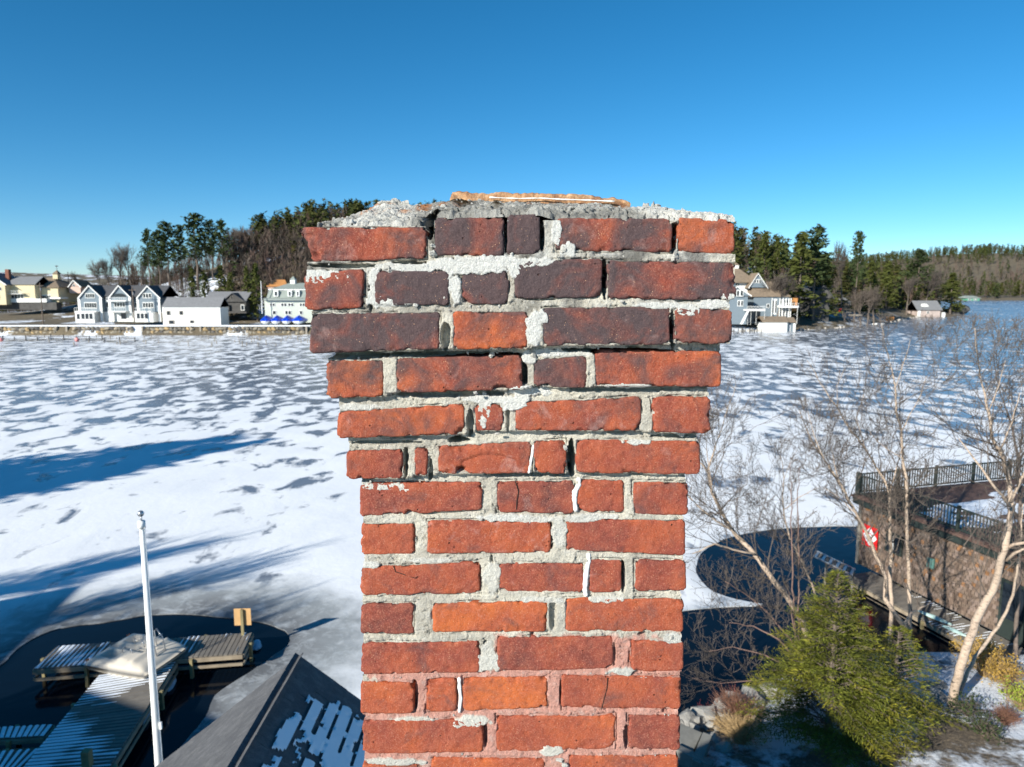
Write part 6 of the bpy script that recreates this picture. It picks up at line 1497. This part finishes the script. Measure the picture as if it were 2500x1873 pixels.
# gangway resting against the water side
R16 = Matrix.Rotation(bh.rotation_euler[2], 3, 'Z'); g0 = at_y(1990, 1352, 27.0); g1 = at_y(2085, 1398, 26.2)
e = empty('gangway_ladder', g0, 'small slatted aluminium gangway hanging over the dark water beside the walkway', 'gangway'); dv = g1 - g0; pr = Vector((-dv.y, dv.x, 0)).normalized() * .33
for s in (-1, 1): MB().tube([pr * s, dv + pr * s], .035, 6).build('side_rail', M_TUBE, e)
for i in range(11): t = (i + .5) / 11; MB().box(dv * t, (.10, .64, .03), math.atan2(dv.y, dv.x)).build('slat', M_PLANK if i % 2 else M_TUBE, e)
MB().tube([dv * .3 - Vector((0, 0, .02)), dv * .3 - Vector((0, 0, g0.z + 1))], .05, 6).build('leg', M_DECKW, e); MB().tube([dv * .97 - Vector((0, 0, .02)), dv * .97 - Vector((0, 0, g0.z + 1))], .05, 6).build('leg', M_DECKW, e)
# white and green hull-like bits leaning along the wall foot
for px, py, L_, lb, m_ in ((2282, 1507, 1.3, 'pale turquoise kayak paddle lying on the boathouse walkway', 'a'), (2330, 1540, .9, 'white folded tarp with a pink corner on the walkway', 'b')):
    c = at_z(px, py, .40); o = link('walkway_clutter' if m_ == 'b' else 'paddle', rock_mesh(px, 2, 'clutter', .25, .35)); o.data.materials.append(plain('pale_turquoise', (.45, .62, .58), .5, .1, 2)); o.location = c; o.scale = (.22, L_, .3); o.rotation_euler[2] = .45; tag(o, lb, 'tarp' if m_ == 'b' else 'paddle')
# wet crib and rocks below the walkway
local = [(-.9, -9.9), (-1.9, -8.6), (-2.0, -7.2)]
# --- the rest of the neighbourhood that only its shade reaches: two gabled houses and pines to the left
def shade_house(label, X, Y, w, d, ze, zr, rz, group=None):
    e = empty('neighbour_house', (X, Y, 0), label, 'house', None, rz)
    MB().bx(-w / 2, w / 2, -d / 2, d / 2, .2, ze).build('wall', M_NEARW, e)
    MB().prism([(-w / 2, -d / 2 + .02, ze), (w / 2, -d / 2 + .02, ze), (0, -d / 2 + .02, zr - .1)], (0, d - .04, 0)).build('gable', M_NEARW, e)
    for s in (-1, 1): MB().prism([(0, -d / 2 - .4, zr), (s * (w / 2 + .5), -d / 2 - .4, ze - .4), (s * (w / 2 + .5), -d / 2 - .4, ze - .25), (0, -d / 2 - .4, zr + .15)], (0, d + .8, 0)).build('roof', M_ROOFL, e)
    for x in (-w / 4, w / 4):
        f = MB().bx(x - .5, x + .5, d / 2 + .002, d / 2 + .06, ze * .5, ze * .5 + 1.3).build('window_frame', M_WHITE, e); MB().bx(x - .42, x + .42, d / 2 + .062, d / 2 + .07, ze * .5 + .08, ze * .5 + 1.22).build('pane', M_GLASS, f)
def from_shadow(px, py, h):        # where something of height h must stand for its shadow tip to fall on this pixel of the lake
    p = at_z(px, py, 0); t = h / -LDIR.z; return p.x - LDIR.x * t, p.y - LDIR.y * t
def shadow_dock():
    pass
p = at_z(270, 1768, .6); t = (8.3 - .6) / -LDIR.z; shade_house('tall neighbouring house left of the near roof', p.x - LDIR.x * t - 2.6, p.y - LDIR.y * t - 4.5, 9, 9, 8.3, 8.9, 0)
x, y = from_shadow(212, 1442, 9.5); shade_house('neighbouring house on the spit left of the docks', x - 0, y - 3.5, 7, 7, 7.2, 9.5, math.radians(10))
for v, px, py, h_, lb in ((0, 640, 1078, 19, 'tall pine on the spit, farthest into the bay'), (1, 560, 1092, 18, 'second tall pine on the spit'), (2, 470, 1110, 20, 'third tall pine on the spit'), (3, 380, 1128, 18, 'fourth tall pine on the spit'), (0, 300, 1150, 17, 'fifth tall pine on the spit'), (1, 560, 1070, 21, 'pine behind the first one on the spit'), (2, 210, 1170, 17, 'sixth tall pine on the spit'), (3, 420, 1085, 19, 'pine behind the third one on the spit')):
    x, y = from_shadow(px, py, h_); place_tree('pine' if v % 2 else 'spruce', v, x, y, h_, lb, zb=.2, wide=.95, group='pines on the spit outside the picture')
for v, px, py, h_, lb in ((0, 900, 1395, 13, 'bare maple on the near bank left of the house'), (1, 620, 1270, 14, 'bare maple at the foot of the spit'), (2, 420, 1330, 12, 'bare maple beside the neighbouring house'), (0, 760, 1330, 13, 'slender bare maple left of the docks')):
    x, y = from_shadow(px, py, h_); place_tree('bare', v, x, y, h_, lb, zb=.3, wide=.55, group='bare maples outside the picture')

# --- rocks, timbers and shrubs at the bottom right
random.seed(52)
M_STN = plain('shore_granite', (.30, .285, .26), .95, .35, 2.5, .03)
RN = [rock_mesh(s + 60, 2, 'rock', .5, .75) for s in range(5)]
for q in RN: q.materials.append(M_STN)
for i, (px, py, sz) in enumerate([(1735, 1785, .45), (1755, 1800, .4), (1720, 1760, .7), (1770, 1755, .8), (1800, 1742, .8), (1830, 1722, .8), (1700, 1772, .6), (1752, 1840, .5), (1765, 1858, .45), (1738, 1822, .35), (1850, 1765, .5), (1842, 1790, .4), (1780, 1812, .3), (1880, 1700, .8), (1690, 1790, .4), (2285, 1740, .5), (2280, 1770, .45), (2270, 1710, .5), (2295, 1700, .35), (2440, 1650, .55), (2470, 1640, .6), (2450, 1625, .4), (2488, 1655, .5), (2225, 1640, .6), (2185, 1620, .5), (1666, 1776, .7), (1650, 1782, .6)]):
    c = at_z(px, py, .75); z = max(nz(c.x, c.y), .05); o = link('granite_rock', RN[i % 5]); o.location = (c.x, c.y, z + sz * .12); o.scale = (sz, sz * .85, sz * .8); o.rotation_euler = (random.uniform(-.4, .4), random.uniform(-.4, .4), random.uniform(0, 6))
    side = 'left of the evergreen' if px < 2000 else 'right of the evergreen'; o['px'] = px + i * .01; tag(o, 'granite rock on the near shore ' + side, 'rock', 'rocks on the near shore ' + side)
M_TIMB = plain('old_grey_timber', (.20, .195, .175), .9, .2, 4, .006)
for px, py, w_, L_, rz_, lb in ((1668, 1822, .55, 1.1, -.55, 'big grey timber block beside the chimney foot, uppermost'), (1712, 1845, .22, 1.0, -.5, 'short grey timber right of the big block'), (1690, 1862, .25, .9, 1.0, 'grey timber lying crosswise at the bottom edge')):
    c = at_z(px, py, 1.2); o = MB().box((0, 0, 0), (w_, L_, .32)).build('timber', M_TIMB); o.location = (c.x, c.y, nz(c.x, c.y) + .22); o.rotation_euler = (.1, .12, rz_); bev(o, .015); tag(o, lb, 'timber')

# evergreen spray tree (hemlock)
k = N('hemlock_spray'); cA = k.attr('Col', out='Color'); k.col(cA); k.set(Roughness=.75); k.b.inputs['Specular IOR Level'].default_value = .2
M_HEM = k.m
def hemlock(name, label, X, Y, H, R, seed, nb=300, leaf=.05, zb=None, lean=0.0):
    r = np.random.default_rng(seed); z0 = nz(X, Y) if zb is None else zb; V, C = [], []; stems = MB()
    e = empty(name, (X, Y, z0), label, 'tree')
    for i in range(nb):
        t = ((i + r.random()) / nb) ** 1.0; z = .12 + (H - .12) * t; Lb = R * (1 - t) ** .78 * r.uniform(.55, 1.18) + .10; a = r.uniform(0, 2 * math.pi)
        d = np.array([math.cos(a), math.sin(a), .42 + .35 * t]); p0 = np.array([0, 0, z])
        tint = r.uniform(.55, 1.4); yel = r.random()
        nseg = max(5, int(Lb / .085)); pts = []
        for s in range(nseg + 1):
            q = s / nseg; p = p0 + d * Lb * q * (1 - .1 * q) + np.array([0, 0, -.30 * Lb * q ** 2.4]); pts.append(p)
        stems.tube([tuple(pts[0]), tuple(pts[nseg // 2]), tuple(pts[-1])], [.014, .009, .004], 3, cap=False)
        side = np.cross(d, [0, 0, 1]); side /= np.linalg.norm(side)
        for s in range(1, nseg + 1):
            q = s / nseg
            if q < .22: continue
            wsp = Lb * .30 * (1 - q * .75) + .06
            for sd3 in (-1, 1):
                m = max(2, int(wsp / .05))
                for w_ in range(m):
                    ww = (w_ + r.uniform(.2, 1)) / m * wsp
                    c = pts[s] + side * sd3 * ww + d * ww * .55 + np.array([0, 0, -.16 * ww]) + r.normal(0, .014, 3)
                    u = side * sd3 * .7 + d * .7 + np.array([0, 0, -.35]) + r.normal(0, .25, 3); u /= np.linalg.norm(u); w2 = np.cross(u, [0, 0, 1.] + r.normal(0, .35, 3)); w2 /= np.linalg.norm(w2)
                    l1 = leaf * r.uniform(.8, 1.5); l2 = leaf * .22
                    V += [c - u * l1, c + w2 * l2, c + u * l1, c - w2 * l2]
                    g = tint * r.uniform(.7, 1.3); cc = np.array([.122, .132, .018]) * g + np.array([.07, .035, .0]) * (q > .75) * yel * g; C += [cc] * 4
    me = np_mesh('crown', np.array(V), np.arange(len(V)).reshape(-1, 4), False, np.array(C)); link('crown', me, e, M_HEM)
    stems.tube([(0, 0, 0), (0, 0, H * .55), (0, 0, H * .97)], [.10, .05, .012], 7); stems.build('trunk', M_BARK, e); return len(V) // 4
hemlock('hemlock_tree', 'bushy green hemlock in front of the boathouse, its foot in the shade of the house', 7.6, 15.8, 4.15, 2.0, 5, nb=330, leaf=.052)
hemlock('young_hemlock', 'lower yellowish-green hemlock half merged with the right side of the bushy one', 9.35, 16.2, 2.5, 1.5, 9, nb=110, leaf=.055)
# ragged shrubs
def shrub(name, label, px, py, zg, H, R, m, n=120, leafc=None, seed=0, cat='shrub', group=None):
    r = np.random.default_rng(seed); c = at_z(px, py, zg); z = max(nz(c.x, c.y), .1); e = empty(name, (c.x, c.y, z), label, cat, group); mb = MB(); V = []
    for i in range(n):
        a = r.uniform(0, 6.28); s = r.uniform(.1, 1); tip = np.array([math.cos(a) * R * s, math.sin(a) * R * s, H * r.uniform(.55, 1.1) * (1 - .35 * s)]); mid = tip * [.45, .45, .55] + r.normal(0, .03, 3)
        mb.tube([(tip[0] * .08, tip[1] * .08, 0), tuple(mid), tuple(tip)], [.008, .006, .003], 3, cap=False)
        for _ in range(3):
            t2 = tip + r.normal(0, .10, 3); mb.tube([tuple(mid * .4 + tip * .6), tuple(t2)], [.004, .002], 3, cap=False)
            if leafc is not None:
                for _ in range(3): q = t2 + r.normal(0, .06, 3); u = r.normal(0, 1, 3); u /= np.linalg.norm(u); w2 = np.cross(u, r.normal(0, 1, 3)); w2 /= np.linalg.norm(w2); V += [q - u * .035, q + w2 * .018, q + u * .035, q - w2 * .018]
    mb.build('twigs', m, e)
    if leafc is not None: link('leaves', np_mesh('leaves', np.array(V), np.arange(len(V)).reshape(-1, 4)), e, leafc)
M_TAN = plain('dry_tan_stalks', (.40, .27, .13), .9, .3, 6); M_RUST = plain('rust_twigs', (.20, .10, .065), .9, .3, 5); M_YEL = plain('yellow_brown_leaves', (.36, .22, .04), .8, .4, 3); M_LG = plain('lime_leaves', (.25, .30, .03), .8, .3, 3); M_REDT = plain('red_osier', (.30, .05, .045), .8, .2, 5)
shrub('rust_shrub', 'rust-coloured twiggy shrub on the rocks just right of the chimney foot', 1795, 1762, .8, .75, .75, M_RUST, 190, seed=1)
shrub('dry_grass_clump', 'straw-coloured clump of dry stalks below the rust-coloured shrub', 1808, 1825, .9, .6, .7, M_TAN, 220, seed=2)
shrub('dry_grass_clump', 'second straw-coloured clump, left of the first below the rust-coloured shrub', 1780, 1800, .9, .45, .5, M_TAN, 120, seed=12)
shrub('yellow_shrub', 'round yellow-brown leafy shrub behind the white leaning birch', 2400, 1665, .9, 1.05, .75, M_TAN, 150, M_YEL, seed=3)
shrub('yellow_shrub', 'smaller yellow-brown shrub right of the round one', 2450, 1690, .9, .6, .5, M_TAN, 90, M_YEL, seed=4)
shrub('lime_shrub', 'small lime-green leafy shrub at the right edge', 2490, 1750, 1.1, .6, .42, M_TAN, 80, M_LG, seed=5)
shrub('brown_tuft', 'rounded reddish-brown dry tuft on the snow at lower right', 2452, 1785, 1.2, .42, .34, M_RUST, 190, seed=6)
shrub('rust_shrub', 'low reddish shrub near the right edge above the brown tuft', 2478, 1712, 1.1, .35, .4, M_RUST, 90, seed=7)
shrub('dark_holly', 'small dark-leaved plant on shaded snow at lower right', 2405, 1815, 1.3, .4, .35, M_BARK, 50, M_PINE, seed=8)
shrub('dark_holly', 'dark-leaved plant beside the white leaning birch foot', 2360, 1760, 1.2, .5, .4, M_BARK, 60, M_PINE, seed=9)
for i, (px, py) in enumerate(((1710, 1735), (1728, 1738), (1775, 1722), (1800, 1712))): shrub('red_osier_shrub', ('leftmost', 'second', 'third', 'rightmost')[i] + ' of the red-stemmed shoots at the water beside the chimney', px, py + 25, .5, .55, .3, M_REDT, 14, seed=20 + i, group='red-stemmed shoots')

# --- birches: trunks traced as bent poles in depth, twigs grown from them
k = N('birch_bark'); Pn = k.co(); mpp = k.n('Mapping'); mpp.inputs['Scale'].default_value = (3, 3, 9); k.l(Pn, mpp.inputs[0])
c = k.mix(k.noise(1.5, 5, .65, mpp.outputs[0]), (.38, .26, .18), (.60, .49, .38)); c = k.mix(k.ramp(k.noise(3.2, 5, .7, mpp.outputs[0]), [(.50, 0), (.66, .85)]), c, (.15, .11, .085))
k.col(c); k.set(Roughness=.85); k.bump(k.noise(20, 5, .6, Pn), .01); M_BIRCH = k.m
M_BIRCHD = plain('dark_birch_bark', (.17, .13, .105), .9, .4, 6, .008)
def birch(label, paths, Y0, seed, m=None, tw=1.0, yslope=.0, group='bare birches between the near house and the boathouse', name='birch_tree', twm=None, dens=1.0, maxlv=3):
    """paths: list of lists of (px, py, radius); first is the trunk from the ground up"""
    r = np.random.default_rng(seed); T = []
    for pth in paths:
        pts = []
        for i, (px, py, rd) in enumerate(pth):
            Y = Y0 + yslope * (pth[0][1] - py) / 100 + .25 * math.sin(i * 1.3 + seed); pts.append((np.array(at_y(px, py, Y)), rd))
        T.append(pts)
    b = T[0][0][0]; base = Vector((b[0], b[1], max(nz(b[0], b[1]), .0) - .05)); e = empty(name, base, label, 'tree', group); bn = np.array(base)
    if T[0][0][0][2] > base.z + .05: T[0] = [(np.array([b[0] + .03, b[1] - .03, base.z]), T[0][0][1] * 1.15)] + T[0]
    mb = MB()
    tV = MB(); starts = []
    def dense(pts):
        out = []
        for i in range(len(pts) - 1):
            L_ = np.linalg.norm(pts[i + 1][0] - pts[i][0]); k_ = max(1, int(L_ / .22))
            for q in range(k_):
                t = q / k_; out.append((pts[i][0] * (1 - t) + pts[i + 1][0] * t + r.normal(0, .012, 3), pts[i][1] * (1 - t) + pts[i + 1][1] * t))
        out.append(pts[-1]); return out
    for ti, pts in enumerate(T):
        dp = dense(pts); (mb if ti == 0 else mb).tube([tuple(p - bn) for p, _ in dp], [q for _, q in dp], 9)
        n = len(dp)
        for i in range(2, n):
            f = i / n
            if ti == 0 and f < .30: continue
            if r.random() < .80 * dens or i == n - 1:
                d = dp[min(i + 1, n - 1)][0] - dp[i - 1][0]; d /= np.linalg.norm(d) + 1e-9
                starts.append((dp[i][0], d, dp[i][1], 1.0 if i < n - 1 else .4))
    mb.build('trunk', m or M_BIRCH, e, True)
    def grow(p, d, L_, rd, lv):
        segs = 3; q = p
        for s in range(segs):
            if q[2] > zmax: return
            d = d + r.normal(0, .16, 3) + np.array([0, 0, .06]); d /= np.linalg.norm(d); q2 = q + d * L_ / segs
            limb(BV, BF, q, q2, max(rd * (1 - .25 * s), .0052), max(rd * (1 - .25 * (s + 1)), .0045), 3); q = q2
            if lv < maxlv:
                for _ in range(1 if r.random() < .8 else 2):
                    nd = d + r.normal(0, .55, 3) + np.array([0, 0, .15]); nd /= np.linalg.norm(nd); grow(q, nd, L_ * r.uniform(.45, .75), rd * .55, lv + 1)
    BV, BF = [], []; zmax = max(p_[2] for t_ in T for p_, _ in t_) + .25
    for p, d, rd, f in starts:
        sd4 = r.normal(0, 1, 3); sd4 -= d * sd4.dot(d); sd4 /= np.linalg.norm(sd4) + 1e-9
        nd = d * (.75 if f == 1 else 1) + sd4 * .75 * f + np.array([0, 0, .25]); nd /= np.linalg.norm(nd)
        grow(p, nd, tw * r.uniform(.6, 1.7), min(rd * .6, .026), 0)
    BVa = np.array(BV) - bn
    link('twigs', np_mesh('twigs', BVa, np.array(BF)), e, twm or M_TWIG); return len(BF)
nf = 0
nf += birch('thick pale river birch leaning left, nearest the chimney', [[(1985, 1600, .085), (1960, 1523, .085), (1941, 1485, .08), (1888, 1417, .075), (1842, 1352, .07), (1800, 1310, .062), (1768, 1262, .05), (1738, 1203, .045), (1727, 1150, .03), (1750, 1080, .018), (1775, 1000, .012), (1796, 940, .006)],
    [(1727, 1150, .022), (1700, 1120, .018), (1684, 1100, .015), (1650, 1040, .01)], [(1817, 1322, .035), (1780, 1290, .028), (1735, 1262, .024), (1700, 1232, .02), (1680, 1210, .012)], [(1842, 1352, .03), (1790, 1342, .03), (1745, 1328, .025), (1712, 1342, .018), (1690, 1352, .012)],
    [(1738, 1203, .016), (1722, 1060, .010), (1738, 990, .006)]], 19.8, 1, yslope=.18, tw=1.0)
nf += birch('slim birch with a forked top between the leaning birch and the twin stems', [[(2005, 1490, .04), (1970, 1396, .036), (1945, 1346, .032), (1928, 1314, .03), (1915, 1261, .025), (1911, 1210, .02), (1915, 1166, .014), (1905, 1110, .008)], [(1915, 1245, .014), (1950, 1215, .012), (1985, 1195, .010), (2010, 1188, .006)], [(1912, 1175, .009), (1930, 1130, .006), (1945, 1100, .004)], [(1928, 1314, .012), (1880, 1260, .010), (1850, 1215, .007), (1835, 1180, .004)]], 22.0, 2, tw=.9, yslope=.1)
nf += birch('left one of two thin straight reddish stems', [[(1944, 1640, .024), (1938, 1480, .022), (1936, 1396, .02), (1933, 1300, .016), (1932, 1200, .012), (1928, 1130, .006)]], 19.2, 3, m=M_TWIG2, tw=.5, dens=.5)
nf += birch('right one of two thin straight reddish stems', [[(1952, 1640, .024), (1949, 1480, .022), (1950, 1396, .02), (1948, 1300, .016), (1949, 1200, .012), (1952, 1140, .006)]], 19.3, 4, m=M_TWIG2, tw=.5, dens=.5)
nf += birch('dark-barked birch leaning left past the corner of the boathouse', [[(2250, 1680, .10), (2245, 1652, .095), (2222, 1569, .085), (2207, 1527, .075), (2192, 1508, .07), (2161, 1462, .062), (2165, 1413, .055), (2131, 1337, .05), (2110, 1287, .045), (2093, 1259, .04), (2063, 1202, .034), (2044, 1168, .03), (2012, 1120, .026), (1981, 1077, .022), (1965, 1040, .016), (1950, 1000, .010)],
    [(2207, 1527, .05), (2225, 1495, .035), (2262, 1478, .02)], [(2063, 1202, .018), (2040, 1150, .012), (2030, 1090, .008)], [(2093, 1259, .014), (2050, 1215, .010), (2010, 1190, .006)], [(2012, 1120, .012), (1985, 1060, .01), (1972, 1000, .006)]], 20.2, 5, m=M_BIRCH, tw=1.0, yslope=.22)
nf += birch('birch leaning left above the leaning dark birch, reaching the mid-lake', [[(2178, 1480, .062), (2172, 1407, .055), (2175, 1349, .05), (2171, 1280, .042), (2172, 1207, .036), (2160, 1170, .034), (2139, 1140, .032), (2111, 1093, .03), (2076, 1046, .026), (2044, 995, .02), (2015, 955, .016), (1990, 910, .012), (1970, 880, .006)], [(2111, 1093, .016), (2090, 1020, .012), (2110, 960, .007)], [(2044, 995, .012), (2045, 940, .008), (2060, 900, .004)], [(2172, 1207, .022), (2188, 1143, .018), (2205, 1080, .012)]], 21.5, 6, tw=1.0, yslope=.12)
nf += birch('tall upright birch in front of the deck railing', [[(2222, 1500, .06), (2218, 1349, .052), (2213, 1258, .046), (2215, 1212, .044), (2212, 1166, .042), (2204, 1120, .04), (2201, 1054, .034), (2190, 1007, .028), (2186, 948, .022), (2176, 900, .016), (2165, 850, .012), (2150, 790, .006)], [(2186, 948, .016), (2205, 890, .012), (2222, 830, .007)], [(2201, 1054, .018), (2240, 980, .012), (2262, 920, .007)], [(2213, 1125, .012), (2150, 1085, .010), (2120, 1050, .006)]], 20.8, 7, tw=1.05, yslope=.12)
nf += birch('big white birch leaning right at the lower right', [[(2313, 1785, .125), (2328, 1694, .11), (2344, 1629, .105), (2363, 1565, .10), (2393, 1496, .095), (2423, 1440, .09), (2439, 1386, .085), (2454, 1337, .08), (2465, 1280, .075), (2470, 1242, .065), (2462, 1164, .055), (2441, 1101, .045), (2421, 1066, .04), (2413, 1007, .03), (2398, 940, .02), (2386, 870, .012), (2380, 800, .006)],
    [(2467, 1238, .045), (2445, 1210, .035), (2429, 1191, .03), (2394, 1140, .024), (2362, 1101, .016), (2340, 1070, .008)], [(2467, 1225, .04), (2484, 1191, .036), (2505, 1150, .03), (2530, 1080, .02)], [(2456, 1340, .045), (2478, 1330, .04), (2505, 1325, .035), (2540, 1330, .02)], [(2458, 1370, .04), (2480, 1350, .035), (2500, 1340, .02)], [(2441, 1101, .02), (2470, 1030, .014), (2490, 960, .008)], [(2413, 1007, .014), (2440, 940, .01), (2455, 880, .005)]], 16.9, 8, tw=.95, yslope=.10)
nf += birch('thinner grey stem leaning right behind the big white birch', [[(2340, 1700, .05), (2355, 1660, .048), (2382, 1603, .046), (2412, 1565, .043), (2458, 1493, .038), (2473, 1451, .034), (2485, 1380, .026), (2492, 1300, .018), (2500, 1200, .01)]], 17.8, 9, m=M_BIRCH, tw=.7, dens=.5)
nf += birch('dark slim tree rising behind the big white birch', [[(2480, 1560, .06), (2488, 1400, .05), (2490, 1240, .045), (2488, 1124, .036), (2470, 1040, .028), (2448, 980, .018), (2430, 920, .009)], [(2488, 1124, .02), (2500, 1010, .014), (2492, 930, .007)], [(2470, 1040, .014), (2485, 980, .01)]], 20.5, 10, m=M_BIRCHD, tw=.9, yslope=.1, twm=M_TWIG)
nf += birch('many-stemmed bare bush hanging over the dark water beside the chimney', [[(1972, 1650, .03), (1930, 1560, .026), (1880, 1500, .02), (1820, 1450, .014), (1770, 1420, .008)], [(1972, 1650, .028), (1900, 1560, .022), (1840, 1530, .015), (1780, 1520, .008)], [(1960, 1650, .026), (1870, 1600, .018), (1790, 1580, .012), (1730, 1590, .006)], [(1965, 1640, .022), (1935, 1520, .016), (1925, 1440, .009)], [(1955, 1680, .02), (1860, 1660, .014), (1760, 1668, .007), (1690, 1655, .004)]], 18.9, 11, m=M_TWIG2, tw=.8, dens=.75, maxlv=3)
print('TWIGFACES', nf)

ORD = 'first second third fourth fifth sixth seventh eighth ninth tenth eleventh twelfth thirteenth fourteenth fifteenth sixteenth seventeenth eighteenth nineteenth twentieth'.split()
for side in ('left', 'right'):
    L_ = sorted([o for o in COL.objects if o.get('group') == 'rocks on the near shore %s of the evergreen' % side], key=lambda o: o['px'])
    for o, w_ in zip(L_, ORD): o['label'] = '%s granite rock from the left on the near shore %s of the green hemlock' % (w_, side)
